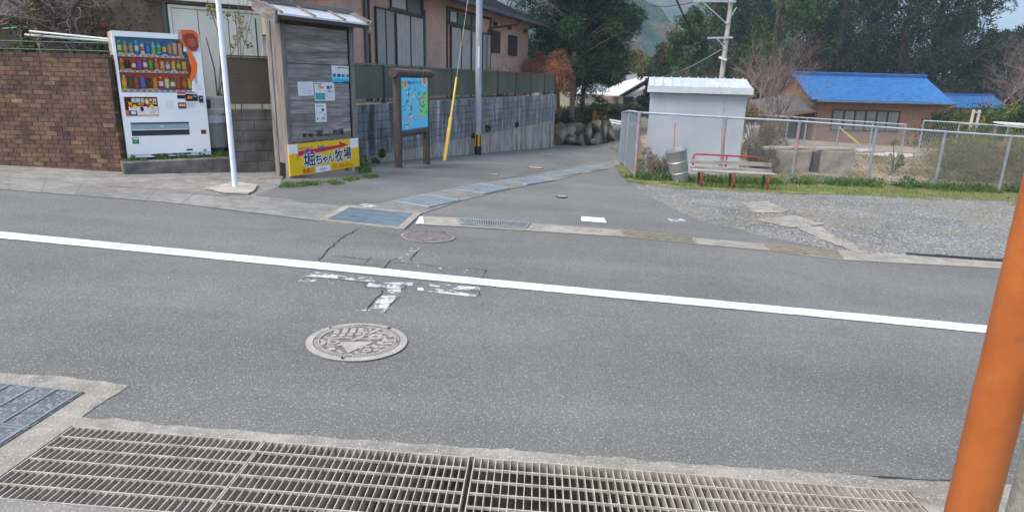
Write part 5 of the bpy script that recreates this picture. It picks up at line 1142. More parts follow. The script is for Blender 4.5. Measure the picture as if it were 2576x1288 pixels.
# garden on the left
gt = BW.w(BW.uv(182, 135, .9)[0], .9, bh - .4)
M_BKD = mat('bark_dark', (.04, .03, .03), (.085, .065, .062), scale=8, rough=.95)
o = thing('bare_tree', gt, 'dark gnarled bare tree leaning over the brick wall', 'bare tree', rz=BW.rz); mb = MB(); tw2 = MB(); rs_ = random.Random(12)
def gpt(x, y, n=.9): a = BW.uv(x, y, n); p = BW.w(a[0], n, a[1]) - gt; return Vector((p.dot(BW.U), p.dot(BW.N), p.z))
for (pl_, r0b, r1b) in (([(186, 150), (180, 128), (168, 108), (158, 90), (140, 72)], .055, .042), ([(140, 72), (118, 60), (98, 52), (72, 32), (50, 16), (22, 0), (-8, -20)], .036, .02), ([(176, 120), (170, 95), (163, 70), (158, 52), (135, 36), (112, 18), (92, 0), (70, -26)], .045, .022),
                     ([(163, 70), (172, 48), (186, 22), (198, 4), (214, -26)], .032, .018), ([(140, 72), (133, 52), (128, 30), (133, 0)], .02, .01), ([(182, 132), (194, 108), (204, 88)], .022, .012), ([(98, 52), (60, 46), (24, 56), (-10, 60)], .014, .006), ([(158, 90), (120, 96), (92, 104), (84, 126)], .02, .014)):
    P_ = [gpt(x, y, .9 + rs_.uniform(-.06, .06)) for x, y in pl_]; n = len(P_); mb.tube(P_, [r0b + (r1b - r0b) * k / (n - 1) for k in range(n)], 8)
    for a, b in zip(P_[:-1], P_[1:]):
        for _ in range(5):
            q = a.lerp(b, rs_.random()); d = Vector((rs_.gauss(0, 1), rs_.gauss(0, .5), rs_.gauss(.5, .8))).normalized(); pts_ = [q]
            for k in range(5): d = (d + Vector((rs_.gauss(0, .3), rs_.gauss(0, .2), rs_.gauss(.05, .25)))).normalized(); pts_.append(pts_[-1] + d * rs_.uniform(.07, .16))
            tw2.tube(pts_, [.008, .007, .006, .005, .004, .003], 4, cap=False)
mb.build('trunk', M_BKD, o); tw2.build('branches', M_TWIG, o)
bare(gt + Vector((-1.9, .6, 0)), 'small bare tree with grey twigs at the far left edge', 3.2, 9, .035, .8, 6, M_TWIG, lean=(.2, 0), first=.25)
def bush(loc, label, R, H, cols, n, size, seed, ncl=22, name='shrub', cat='shrub', group=None, needle=1., sy=1.):
    o = thing(name, loc, label, cat, group=group); rs = random.Random(seed); cl = []
    for i in range(ncl):
        a = rs.uniform(0, 2 * pi); q = R * sqrt(rs.random()); h = H * rs.uniform(.15, 1) * (1 - .45 * (q / R) ** 2); cl.append((q * cos(a), q * sin(a) * sy, h - R * .1, R * rs.uniform(.18, .34)))
    mb = MB()
    for c in cl[::2]: mb.tube([(c[0] * .1, c[1] * .1, -.2), (c[0] * .5, c[1] * .5, c[2] * .5), c[:3]], [.025, .015, .006], 5, cap=False)
    mb.build('stems', M_BARK, o); leaves('leaves', cl, n, size, cols, o, seed=seed, needle=needle); return o
OL = [(.06, .075, .02), (.04, .06, .02), (.09, .1, .03), (.03, .045, .018), (.13, .1, .04)]
bush(BW.w(BW.uv(225, 100, 1.8)[0], 1.8, bh - .4), 'dense olive shrub behind the brick wall left of the machine', .95, 2.6, OL, 6500, .045, 3, 50)
bush(BW.w(BW.uv(290, 60, 2.4)[0], 2.4, bh - .4), 'tall yellow-green shrub right behind the vending machine', .8, 2.2, OL, 6000, .045, 4, 40)
bush(BW.w(BW.uv(8, 110, 1.1)[0], 1.1, bh - .4), 'yellow-green bush at the left edge above the brick wall', .42, 1.1, [(.15, .17, .04), (.1, .12, .03), (.06, .08, .02)], 1500, .07, 8, 16)
bush(BW.w(BW.uv(120, 120, 1.3)[0], 1.3, bh - .5), 'low dark undergrowth behind the brick wall', 1.2, .7, OL + [(.14, .12, .08)], 2600, .06, 12, 30, sy=.4)
# saplings in front of the cream storehouse
sp = FW.w(FW.uv(563, 255, .9)[0], .9, .2)
o = bare(sp, 'thin bare sapling with a few yellow leaves between machine and white pole', 4.0, 21, .018, .33, 3, M_TWIG, name='sapling', cat='sapling', first=.42, kids=2, upw=.9)
leaves('leaves', [(-.05, 0, CB.uv(560, 18, -1)[1] - .3, .14), (.02, 0, CB.uv(548, 242, -1)[1] - .15, .09)], 130, .06, [(.35, .28, .04), (.3, .16, .05), (.2, .22, .05)], o, seed=4)
sp2 = FW.w(FW.uv(600, 200, .5)[0], .5, .6)
o = bare(sp2, 'slender leafy sapling showing above the brown fence panel', 2.6, 33, .012, .3, 3, M_TWIG, name='sapling', cat='sapling', first=.4, kids=2, upw=.9)
leaves('leaves', [(random.uniform(-.25, .25), random.uniform(-.1, .1), random.uniform(1.5, 2.1), .08) for _ in range(12)], 150, .06, [(.25, .27, .06), (.12, .16, .05), (.3, .28, .12)], o, seed=5)
o = thing('garden_stake', FW.w(FW.uv(649, 140, .6)[0], .6, .6), 'thin dark green garden stake in front of the cream doors', 'stake'); MB().tube([(0, 0, 0), (0, 0, FW.uv(650, 48, .6)[1] - .6)], .012, 6).build('stake_rod', mat('stake_green', (.03, .05, .035)), o)
# red autumn shrub over the fence, pine, other plants
rb_ = VW.w(VW.uv(1370, 180, 1.2)[0], 1.2, 1.1)
bush(rb_, 'rust-red bare-looking autumn shrub spilling over the louvre fence', 1.35, 2.1, [(.40, .15, .09), (.32, .12, .075), (.46, .22, .13), (.26, .14, .09)], 14000, .055, 6, 46, needle=2.2)
bush(VW.w(VW.uv(1265, 180, 1.0)[0], 1.0, 1.2), 'sparse shrub with red and yellow leaves against the pink wall', .9, 1.1, [(.4, .12, .06), (.3, .28, .06), (.12, .13, .03), (.3, .1, .08)], 900, .08, 7, 20)
bush(VW.w(VW.uv(1185, 165, .8)[0], .8, 1.4), 'tiny shrub peeping over the fence under the shutters', .3, .6, [(.12, .12, .04), (.3, .25, .07)], 260, .06, 17, 8)
cw = VW.w(WL, 0)
pine_l = [(.010, .036, .018), (.016, .05, .022), (.028, .068, .026), (.045, .088, .03), (.012, .034, .02)]
PB = VPlane(VW.w(WL + 2.5, 1.0), Vector((1, .1, 0)))
def trunk_at(x, d): return gz(*(VW.w(WL + d, 0).xy)) 
def ray_at(x, y, Y): p = at(x, y, Y); return p
pz_ = lambda x, y, Y: ray_at(x, y, Y)
# pines: trunks stand on the bank behind the boulder wall
for i, (x, Y, R, H, z0, lean, lb_, sd_, nn) in enumerate(((1437, 35, 3.0, 12.5, 1.7, (.0, 0), 'big dark pine beside the pink house, trunk nearest the wall end', 11, 15000), (1461, 36.5, 2.9, 11.5, 2.4, (.9, .5), 'dark pine with a crooked reddish trunk, right-hand one of the group', 12, 15000),
                       (1404, 38, 4.4, 14, 1.8, (-1.6, 0), 'broad dark pine rising behind the end of the pink house', 13, 14000))):
    p = ray_at(x, 305, Y); o = tree(p, lb_, R, H, z0, sd_, pine_l, nn * 3, .105, 210, .32, .15, 'pine_tree', 'pine tree', 'pines beside the pink house', 2.0, lean, M_BARKP)
p = ray_at(1449, 300, 36.8); o = thing('thin_trunk', p, 'thin pale leaning trunk between the pine trunks', 'tree'); MB().tube([(-.3, 0, -.5), (-.1, 0, 1.5), (.25, 0, 3.5), (.5, 0, 5.5)], [.08, .07, .06, .04], 7).build('trunk', M_BARKP, o); leaves('crown', [(.5, 0, 5.5, .7), (.1, .3, 4.8, .5)], 500, .15, pine_l, o, seed=3)
# boulder wall: each boulder is a thing
M_ROCK = mat('boulder', (.07, .055, .035), (.19, .165, .12), (.31, .29, .245), scale=1.6, detail=10, rough=.95, bump=.8, bscale=9, bdist=.04, big=(.7, 1.1), ramp=(.3, .7))
def boulder(loc, rx, ry_, rz_, seed, label):
    bm = bmesh.new(); bmesh.ops.create_icosphere(bm, subdivisions=3, radius=1); rs = random.Random(seed); off = Vector((seed * 3.1, seed * 1.7, 0))
    pl = [(Vector((rs.gauss(0, 1), rs.gauss(0, 1), rs.gauss(0, 1))).normalized(), rs.uniform(.4, .72)) for _ in range(12)]
    for v in bm.verts:
        c_ = v.co.copy()
        for n_2, dd in pl:
            e_ = c_.dot(n_2) - dd
            if e_ > 0: c_ -= n_2 * e_
        c_ *= 1.15 + .2 * noise.noise(c_ * 1.7 + off) + .1 * noise.noise(c_ * 5 + off); v.co = Vector((c_.x * rx, c_.y * ry_, c_.z * rz_))
    me = bpy.data.meshes.new('boulder'); bm.to_mesh(me); bm.free(); me.materials.append(M_ROCK); o = bpy.data.objects.new('boulder', me); SC.collection.objects.link(o); o.location = loc; tag(o, label, 'boulder', 'boulders at the end of the retaining wall'); return o
bl_ = [(1410, 345, 26, 34, 'rounded boulder touching the end of the retaining wall'), (1436, 328, 20, 26, 'brownish boulder in the upper row, second from the wall end'), (1433, 352, 18, 18, 'small low boulder at the foot of the upper brownish one'), (1455, 318, 24, 16, 'flat boulder on top of the pile under the pine trunks'),
       (1458, 350, 20, 24, 'upright pale boulder in the lower row, middle of the pile'), (1480, 335, 16, 28, 'narrow leaning boulder in the middle of the pile'), (1484, 356, 18, 16, 'small boulder at the road edge, right of the middle'), (1503, 345, 18, 30, 'tall pale slab boulder, third from the right end'),
       (1500, 316, 22, 16, 'boulder forming the top edge, right of centre'), (1518, 328, 16, 34, 'tallest upright boulder near the right end'), (1533, 334, 15, 34, 'dark rightmost boulder of the pile'), (1545, 356, 12, 10, 'smallest boulder lying at the right end')]
for i, (x, y, wx_, hy_, lb_) in enumerate(bl_):
    Y = 33 + (x - 1410) * .02; p = ray_at(x, y, Y); s_ = Y / F_PX; boulder(p, wx_ * s_ * .9, .6, hy_ * s_ * .88, i + 2, lb_)
mb = MB(); a_, b_ = ray_at(1398, 350, 34.2), ray_at(1516, 352, 36.0); zt_ = ray_at(1450, 306, 35).z
mb.hexa([a_ + Vector((0, 0, -1.6)), b_ + Vector((0, 0, -1.6)), b_ + Vector((.6, 9, -1.6)), a_ + Vector((-1, 9, -1.6))], [Vector((*a_.xy, zt_)), Vector((*b_.xy, zt_ - .3)), Vector((b_.x + .6, b_.y + 9, zt_ + .2)), Vector((a_.x - 1, a_.y + 9, zt_ + .6))]); tag(mb.build('earth_bank', M_TERR), kind='structure')
ucl = []
rs_ = random.Random(77)
for _ in range(70):
    t = rs_.random(); q = a_.lerp(b_, t) + Vector((rs_.uniform(-.5, .5), rs_.uniform(.2, 9), 0)); ucl.append((q.x, q.y, zt_ + rs_.uniform(-.1, .25), rs_.uniform(.3, .65)))
for _ in range(26): q = a_.lerp(b_, rs_.random()); ucl.append((q.x, q.y + .3, zt_ + rs_.uniform(-.3, .1), .22))
ob = leaves('undergrowth', ucl, 15000, .09, [(.05, .07, .025), (.09, .1, .04), (.14, .11, .06), (.04, .06, .02), (.17, .14, .08)], None, seed=78); ob['kind'] = 'stuff'
GR = [(.05, .1, .02), (.08, .14, .03), (.035, .07, .02), (.12, .16, .05)]
bush(ray_at(1415, 318, 34.3), 'dark low shrub on top of the boulder wall', .8, .7, DG, 1300, .1, 31, 14)
bush(ray_at(1492, 300, 36), 'bright green bush on the bank beside the pine trunks', .7, 1.6, GR + [(.2, .2, .05)], 1500, .1, 32, 18); bush(ray_at(1507, 312, 35.5), 'orange-yellow flowering bush on the bank', .42, .8, [(.6, .3, .02), (.5, .22, .02), (.4, .35, .05)], 600, .08, 33, 10)
for i, (s_, z_) in enumerate(((9.2, -.0), (10.4, .15), (13.5, .1), (3.2, -.2), (3.5, .0))):
    leaves('wall_plant', [(0, 0, 0, .09 + .03 * (i % 2))], 120, .07, GR, None, seed=40 + i).location = VW.w(s_, -.04, z_)
    tag([k for k in SC.objects if k.name.startswith('wall_plant')][-1] if False else SC.objects[-1], ['small green weed growing out of the wall face left of the middle', 'bright green fern growing out of the wall', 'tiny weed high on the wall near its far end', 'ivy patch at the wall foot behind the map sign', 'ivy sprig above the patch behind the map sign'][i], 'weed')
# ================================================================== far houses up the valley
M_RGREY = mat('roof_pale', (.42, .42, .43), (.52, .52, .53), scale=1, rough=.7, stretch=(6, 1, 1)); M_RSL = mat('roof_slate', (.22, .25, .29), (.3, .33, .37), scale=2, rough=.7); M_DWOOD = mat('dark_wood_and_shade', (.03, .028, .03), (.06, .055, .055), scale=2, rough=.8); M_WPL = mat('white_plaster', (.5, .5, .48), (.6, .6, .58), scale=2)
def poly3(name, pts, fs, mt_, parent): mb = MB().add(pts, fs); return mb.build(name, mt_, parent)
Yh = 62.0
def fp(x, y, Y=Yh): return ray_at(x, y, Y)
c = fp(1580, 300); o = thing('farmhouse', c, 'farmhouse with a long pale grey roof sloping left, beyond the fence corner', 'house')
L3 = lambda x, y, Y=Yh: tuple(fp(x, y, Y) - c)
poly3('roof', [L3(1501, 236, 60), L3(1557, 240, 58), L3(1640, 192, 62), L3(1590, 196, 68), L3(1501, 238.5, 60), L3(1557, 243, 58), L3(1640, 195, 62), L3(1590, 199, 68)], [(0, 1, 2, 3), (4, 7, 6, 5), (0, 4, 5, 1), (1, 5, 6, 2), (2, 6, 7, 3), (3, 7, 4, 0)], M_RGREY, o)
poly3('gable_wall', [L3(1566, 300, 59.5), L3(1650, 305, 61.5), L3(1650, 205, 61.5), L3(1638, 200, 61.5), L3(1566, 240, 59.5)], [(0, 1, 2, 3, 4)], M_DWOOD, o)
poly3('white_gable', [L3(1570, 244, 59.3), L3(1650, 244, 61.3), L3(1650, 212, 61.3), L3(1636, 207, 61.3)], [(0, 1, 2, 3)], M_WPL, o)
poly3('side_wall', [L3(1512, 300, 66), L3(1566, 300, 60), L3(1566, 243, 60), L3(1512, 243, 66)], [(0, 1, 2, 3)], M_BRW, o)
for x in (1562, 1600): MB().bar(L3(x, 275, 59), L3(x, 243, 59), .35, .35, (0, 1, 0)).build('pillar', mat('pillar', (.38, .34, .28)), o)
MB().bar(L3(1575, 197, 66), L3(1600, 194, 66), .5, .5).build('ridge_cap', M_RSL, o)
c = fp(1480, 300, 72); o = thing('slate_house', c, 'house with a grey-blue hipped roof half hidden by the pine trunks', 'house'); L3 = lambda x, y, Y=72: tuple(fp(x, y, Y) - c)
poly3('roof', [L3(1448, 238), L3(1532, 238), L3(1555, 226, 80), L3(1470, 206, 76), L3(1492, 206, 76), L3(1438, 226, 80)], [(0, 1, 4, 3), (1, 2, 4), (0, 3, 5)], M_RSL, o)
poly3('wall', [L3(1455, 270, 73), L3(1528, 270, 73), L3(1528, 238, 73), L3(1455, 238, 73)], [(0, 1, 2, 3)], M_WPL, o); poly3('lower_roof', [L3(1490, 244, 70), L3(1560, 247, 68), L3(1550, 240, 71), L3(1500, 239, 71)], [(0, 1, 2, 3)], mat('roof_orange', (.3, .17, .12), (.36, .22, .16), scale=2), o)
MB().bar(L3(1470, 205, 76), L3(1492, 205, 76), .5, .5).build('ridge_cap', M_RSL, o)
# clipped hedge and white guard rail
c = fp(1548, 300, 50); o = thing('clipped_hedge', c, 'long dark clipped hedge in front of the farmhouse', 'hedge'); s_ = 50 / F_PX
leaves('hedge_leaves', [(x * s_, 0, (278 - 300 + 300 - 278 + 24) * s_ + random.uniform(-.1, .1), .55) for x in range(-50, 62, 7)], 5000, .12, [(.02, .04, .012), (.03, .055, .016), (.045, .07, .02)], o, seed=51, stretch=(1, 1, .75)); 
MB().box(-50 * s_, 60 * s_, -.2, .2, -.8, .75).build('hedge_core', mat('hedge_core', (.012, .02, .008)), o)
c = fp(1560, 345, 46); o = thing('guard_rail', c, 'white guard rail beyond the boulders where the side road bends', 'guard rail'); L3 = lambda x, y, Y=46: tuple(fp(x, y, Y) - c); M_WR = mat('rail_white', (.6, .62, .64))
for dy in (0, 6, 13): MB().bar(L3(1534, 302 + dy, 47), L3(1600, 312 + dy, 44), .07, .1).build('rail', M_WR, o)
for x in (1536, 1553, 1570, 1588): MB().bar(L3(x, 332, 46), L3(x, 303 + (x - 1534) * .15, 46), .08, .08, (0, 1, 0)).build('rail_post', M_WR, o)
bush(fp(1562, 350, 42), 'heap of dry orange-brown leaves beyond the boulders', 1.1, .75, [(.4, .24, .1), (.5, .33, .14), (.3, .17, .07), (.45, .36, .2)], 2600, .12, 52, 26, 'leaf_heap', 'leaf heap')
bush(fp(1630, 290, 40), 'dark leafy climber beside the shed roof', .9, 3.2, DG + [(.1, .12, .04), (.4, .42, .36)], 2600, .14, 53, 26)
# ================================================================== right side: chain link fences
M_FP = mat('fence_steel', (.22, .25, .28), (.31, .34, .37), scale=5, rough=.5, metal=.3); M_FR = mat('fence_rail', (.38, .43, .48), (.46, .51, .56), scale=5, rough=.45, metal=.3)
M_WIRE = mat('chain_wire', (.22, .25, .27), rough=.6, metal=.2); M_ORG = mat('orange_mark', (.62, .11, .05), (.5, .12, .07), scale=9, rough=.6)
def fence_run(name, pts, H, label, pitch=.075, post_r=.03, marks=(), mesh_col=None, wr=.0023, group=None, tops=None):
    c = pts[0]; o = thing(name, c, label, 'fence', group=group); q = [p - c for p in pts]; tops = tops or [H] * len(q)
    for i, p in enumerate(q):
        MB().tube([p + Vector((0, 0, -.2)), p + Vector((0, 0, tops[i]))], post_r, 12).build('fence_post', M_FP, o, smooth=True)
        MB().tube([p + Vector((0, 0, tops[i] * .5)), p + Vector((0, 0, tops[i] * .5 + .03))], post_r + .008, 12).tube([p + Vector((0, 0, tops[i] - .05)), p + Vector((0, 0, tops[i] + .015))], post_r + .01, 12).build('post_collar', M_FP, o)
        if i in marks:
            m_ = MB(); d_ = -Vector((p.x + c.x, p.y + c.y, 0)).normalized(); sd_ = Vector((-d_.y, d_.x, 0)) * .012
            for (za_, zb_2) in (((.30, .46), (.56, .9))[0], ((.30, .46), (.56, .9))[1]) if i else ((.1, .44), (.54, .62), (.66, .84), (.88, .93)):
                b_ = p + d_ * (post_r + .002); m_.add([b_ - sd_ + Vector((0, 0, za_ * H)), b_ + sd_ + Vector((0, 0, za_ * H)), b_ + sd_ * .6 + Vector((0, 0, zb_2 * H)), b_ - sd_ * .6 + Vector((0, 0, zb_2 * H))], [(0, 1, 2, 3)])
            m_.build('orange_stripe', M_ORG, o)
    MB().tube([p + Vector((0, 0, tops[i])) for i, p in enumerate(q)], .024, 10).build('top_rail', M_FR, o, smooth=True)
    MB().tube([p + Vector((0, 0, .08)) for p in q], .010, 6).build('bottom_wire', M_WIRE, o)
    mb = MB()
    for i in range(len(q) - 1):
        a_, b_ = q[i], q[i + 1]; L_ = (b_ - a_).length; Hh = H - .1; n = int(L_ / pitch)
        def P_(u, z): p = a_.lerp(b_, u / L_); tt = tops[i] + (tops[i + 1] - tops[i]) * u / L_; return p + Vector((0, 0, .08 + z / Hh * (tt - .1)))
        nrm = Vector((-(b_ - a_).y, (b_ - a_).x, 0)).normalized()
        for s_ in (1, -1):
            x = -Hh
            while x < L_ + Hh:
                x0_, x1_ = (x, x + Hh) if s_ > 0 else (x + Hh, x)
                # clip in u
                t0, t1 = 0., 1.
                for (uu, bound, sg_) in ((0, 0, 1), (0, L_, -1)): pass
                def clip(v0, v1, lo, hi):
                    ts = [0., 1.]
                    if v1 != v0:
                        ta, tb = (lo - v0) / (v1 - v0), (hi - v0) / (v1 - v0); ta, tb = min(ta, tb), max(ta, tb); return max(0, ta), min(1, tb)
                    return 0, 1
                t0, t1 = clip(x0_, x1_, 0, L_)
                if t1 - t0 > .02:
                    A = P_(x0_ + (x1_ - x0_) * t0, Hh * t0); B = P_(x0_ + (x1_ - x0_) * t1, Hh * t1); mb.tube([A + nrm * .002 * s_, B + nrm * .002 * s_], wr, 3, cap=False)
                x += pitch
    mb.build('wire_mesh', M_WIRE, o); return o
FH = 1.42
fx = [(1597, 450), (1808, 460), (1990, 463), (2180, 467), (2350, 476), (2512, 483)]
fpts = [G(x, y) for x, y in fx]; 
def htop(p, y): return HT(p, y)
tps = [htop(p, y) for p, y in zip(fpts, (284, 296, 306, 320, 332, 343))]; print('fence tops', [round(t, 2) for t in tps], [tuple(round(v, 2) for v in p) for p in fpts])
dlast = (fpts[-1] - fpts[-2]); fpts += [fpts[-1] + dlast, fpts[-1] + dlast * 2]; fpts = fpts[:6] + [Vector((p.x, p.y, zg(p.x, p.y))) for p in fpts[6:]]; tps += [tps[-1]] * 2
FENCE = fence_run('chain_link_fence', fpts, FH, 'galvanised chain link fence along the gravel lot with orange marks on its posts', marks=(0, 1, 2), tops=tps, post_r=.033)
sb_ = G(1573, 423.5); d_ = (sb_ - fpts[0]); fence_run('chain_link_fence', [fpts[0] + d_.normalized() * .1, sb_, gz(sb_.x + d_.x * .9, sb_.y + d_.y * .9)], FH, 'short side run of chain link fence going back along the side road', tops=[tps[0], HT(sb_, 279), HT(sb_, 279)], post_r=.033)
# ------------------------------------------------------------------ shed
sa = G(1618, 436); sa = G(1618, 434); SH_ = VPlane(Vector(sa), hdir(9000)); 
SH_ = VPlane(fpts[0].lerp(fpts[1], 0) + Vector((0, 0, 0)), Vector((1, .02, 0)))
Ysh = 17.3; sa = at(1616, 440, Ysh); sz_ = zg(sa.x, sa.y); SH_ = VPlane(Vector((sa.x, sa.y, sz_)), Vector((1, -.21, 0)))
shw = SH_.uv(1873, 300)[0]; s_l = SH_.uv(1636, 240)[0]; zf = SH_.uv(1640, 232)[1]; zf2 = SH_.uv(1880, 240)[1]; s_l0 = SH_.uv(1618, 420)[0]; ft = SH_.uv(1630, 215)[1]; fl_ = SH_.uv(1630, 220)[0]; frr = SH_.uv(1893, 225)[0]
print('shed', shw, s_l, s_l0, zf, zf2, ft)
M_SHED = mat('shed_panel', (.34, .37, .42), (.41, .44, .49), scale=1.2, rough=.45, spec=.4, big=(.93, 1.04)); M_SHR = mat('shed_roof', (.46, .5, .54), (.6, .63, .66), scale=2, rough=.35, metal=.3)
o = thing('metal_shed', SH_.A, 'pale grey ribbed metal storage shed behind the chain link fence', 'shed', rz=SH_.rz)
sx0, sx1 = s_l, shw; zf = (zf + zf2) / 2; dz_ = 1.25
m_ = MB(); m_.box(sx0, sx1, 0, dz_, -.4, zf + .03)
n = 34
for k in range(n):
    x = sx0 + (sx1 - sx0) * (k + .15) / n; m_.box(x, x + (sx1 - sx0) / n * .55, -.004, .0, -.4, zf - .12)
m_.build('wall', M_SHED, o)
MB().box(sx0 - .01, sx1 + .01, -.02, -.009, zf - .12, zf).build('door_header', M_SHED, o)
rz0, rz1 = ft - .02, None; bk = SH_.uv(1665, 197, dz_ + .1)[1]; bk2 = SH_.uv(1862, 197, dz_ + .1)[1]; bk = (bk + bk2) / 2
roof = MB().hexa([(fl_, -.16, rz0 - .10), (frr, -.16, rz0 - .10), (frr, dz_ + .1, bk - .1), (fl_, dz_ + .1, bk - .1)], [(fl_, -.16, rz0), (frr, -.16, rz0), (frr, dz_ + .1, bk), (fl_, dz_ + .1, bk)]).build('roof', M_SHR, o, bevel=.01)
rb = MB()
for k in range(11): x = fl_ + .12 + (frr - fl_ - .24) * k / 10; rb.hexa([(x, -.15, rz0), (x + .03, -.15, rz0), (x + .03, dz_ + .08, bk), (x, dz_ + .08, bk)], [(x + .005, -.15, rz0 + .03), (x + .025, -.15, rz0 + .03), (x + .025, dz_ + .08, bk + .03), (x + .005, dz_ + .08, bk + .03)])
rb.build('roof_rib', M_SHR, roof)
MB().box(fl_ - .01, frr + .01, -.175, -.16, rz0 - .15, rz0 + .01).build('fascia', mat('fascia_grey', (.4, .44, .47), (.46, .5, .53), scale=3), o)
# ------------------------------------------------------------------ bench
def zb_px(x, y): return ((1660 + x / 5.152) * .9401, (270 + y / 5.152) * .9401)
ba = G(*zb_px(1095, 1190)); bb = G(*zb_px(2025, 1240)); BP = VPlane(ba, bb - ba); blen = (bb - ba).xy.length
o = thing('park_bench', ba, 'old bench with a red tube frame and grey weathered slats in front of the fence', 'bench', rz=BP.rz)
M_RED = mat('red_paint', (.22, .025, .03), (.32, .05, .05), scale=9, rough=.6); M_SLAT = mat('bench_slat', (.17, .15, .135), (.28, .26, .24), (.34, .32, .3), scale=5, rough=.9, stretch=(.5, 3, 3), bump=.4, bscale=20)
def bz(x, y, off=0): return BP.uv(*zb_px(x, y), off)
st_ = bz(1500, 985)[1]; sl0 = bz(1000, 990)[0]; sl1 = bz(2155, 1030)[0]; hz_ = bz(1040, 735, .45)[1]; hx0 = bz(1010, 760, .45)[0]; hx1 = bz(1915, 830, .45)[0]
slope_ = (bb.z - ba.z) / blen
def sp_(x): return slope_ * x
for j, (yy, zz, th, ww, nm) in enumerate(((.0, st_, .04, .09, 'seat_slat'), (.11, st_ - .0, .035, .09, 'seat_slat'), (.22, st_ - .005, .035, .09, 'seat_slat'), (.33, bz(1500, 935, .36)[1], .085, .03, 'back_slat'), (.37, bz(1500, 850, .38)[1], .085, .03, 'back_slat'))):
    MB().hexa([(sl0, yy, zz - th / 2 + sp_(sl0)), (sl1, yy, zz - th / 2 + sp_(sl1)), (sl1, yy + ww, zz - th / 2 + sp_(sl1)), (sl0, yy + ww, zz - th / 2 + sp_(sl0))], [(sl0, yy, zz + th / 2 + sp_(sl0)), (sl1, yy, zz + th / 2 + sp_(sl1)), (sl1, yy + ww, zz + th / 2 + sp_(sl1)), (sl0, yy + ww, zz + th / 2 + sp_(sl0))]).build(nm, M_SLAT, o, bevel=.006)
for x in (.03, blen * .5, blen):
    MB().tube([(x, .02, -.05 + sp_(x)), (x, .02, st_ - .04 + sp_(x)), (x, .06, st_ - .025 + sp_(x)), (x, .30, st_ - .03 + sp_(x))], .022, 8).build('leg', M_RED, o, smooth='all'); MB().tube([(x, .34, -.05 + sp_(x)), (x, .34, st_ - .02 + sp_(x))], .02, 8).build('leg', mat('leg_dark', (.06, .04, .04)), o)
r_ = .06; MB().tube([(hx0, .40, st_ - .05 + sp_(hx0)), (hx0, .45, hz_ - r_ + sp_(hx0)), (hx0 + r_ * .3, .45, hz_ - r_ * .3 + sp_(hx0)), (hx0 + r_, .45, hz_ + sp_(hx0)), (hx1 - r_, .45, hz_ + sp_(hx1)), (hx1 - r_ * .3, .45, hz_ - r_ * .3 + sp_(hx1)), (hx1, .45, hz_ - r_ + sp_(hx1)), (hx1, .40, st_ - .05 + sp_(hx1))], .02, 8).build('back_frame', M_RED, o, smooth='all')
xm = (hx0 + hx1) / 2; MB().tube([(xm, .40, st_ - .05 + sp_(xm)), (xm, .45, hz_ + sp_(xm))], .018, 8).build('back_upright', M_RED, o)
# ------------------------------------------------------------------ barrel, stake, twig
bc = G(*zb_px(832, 1120)); o = thing('tin_barrel', bc, 'bent grey sheet-metal barrel tilted against the end of the bench', 'barrel'); M_TIN = mat('tin', (.34, .35, .36), (.46, .48, .49), scale=4, rough=.45, metal=.5, big=(.85, 1.1))
o.rotation_euler = (radians(3), radians(-15), .1)
bh_ = .76; mb = MB().lathe([(.18, 0), (.182, .02), (.2, .24), (.212, .245), (.202, .255), (.22, .5), (.232, .505), (.222, .515), (.24, bh_ - .01), (.245, bh_)], 28)
mb.f = [f for f in mb.f if len(f) == 4 or f == mb.f[-1]]; mb.c = mb.c[:len(mb.f)]; ob = mb.build('barrel_body', M_TIN, o, smooth=True); MB().lathe([(.2, .3), (.2, .31)], 20).build('dark_contents', M_BLACK, o)
op = G(*zb_px(790, 1100)) + Vector((0, .5, 0)); op.z = zg(op.x, op.y); o = thing('orange_stake', op, 'thin rusty orange stake standing behind the barrel', 'stake'); MB().tube([(0, 0, 0), (-.06, 0, HT(op, zb_px(0, 300)[1]))], .014, 8).build('stake_rod', mat('stake_orange', (.55, .25, .12), (.4, .14, .06), scale=12, rough=.8), o)
bare(gz(5.0, 15.4), 'thin reddish bare sapling in front of the shed behind the bench', 1.7, 61, .01, .3, 2, M_TWIGR, name='sapling', cat='sapling', first=.55, kids=2, upw=.8)
# ------------------------------------------------------------------ concrete troughs behind the fence
M_TRO = mat('trough', (.2, .17, .13), (.33, .29, .24), scale=2.5, rough=.95, bump=.5, bscale=14, big=(.72, 1.1), bigscale=1.2)
for i, (xa, xb, yt, yb, lb_) in enumerate(((1945, 2042, 374, 440, 'left weathered concrete trough behind the fence, mottled, with a shade-dark block at its side'), (2060, 2150, 376, 446, 'right weathered concrete trough behind the fence, smooth tan front'))):
    Y = 18.0; a_ = at(xa, 440, Y); zz = zg(a_.x, a_.y); T = VPlane(Vector((a_.x, a_.y, zz)), Vector((1, .05, 0))); w_ = T.uv(xb, 400)[0]; h_ = T.uv(xa, yt)[1]
    o = thing('concrete_trough', T.A, lb_, 'trough', rz=T.rz, group='weathered troughs behind the fence')
    MB().hexa([(.04, 0, -.3), (w_ - .06, 0, -.3), (w_ - .06, .9, -.3), (.04, .9, -.3)], [(0, -.02, h_ - .05), (w_, -.02, h_ - .05), (w_, .9, h_ - .02), (0, .9, h_ - .02)]).build('trough_body', M_TRO, o, bevel=.02)
    for k in range(3): MB().bar((-.1 + .1 * k, .1 + .3 * k, h_ + .0), (w_ + .05 - .1 * k, .2 + .25 * k, h_ + .03 - .02 * k), .14, .025).build('plank', M_SLAT, o)
    MB().box(-.16, .0 if i else .0, .08, .8, -.2, h_ - .1).build('gap_shade', M_DWOOD, o)  # dark block painted in for the shade of the gap beside the trough
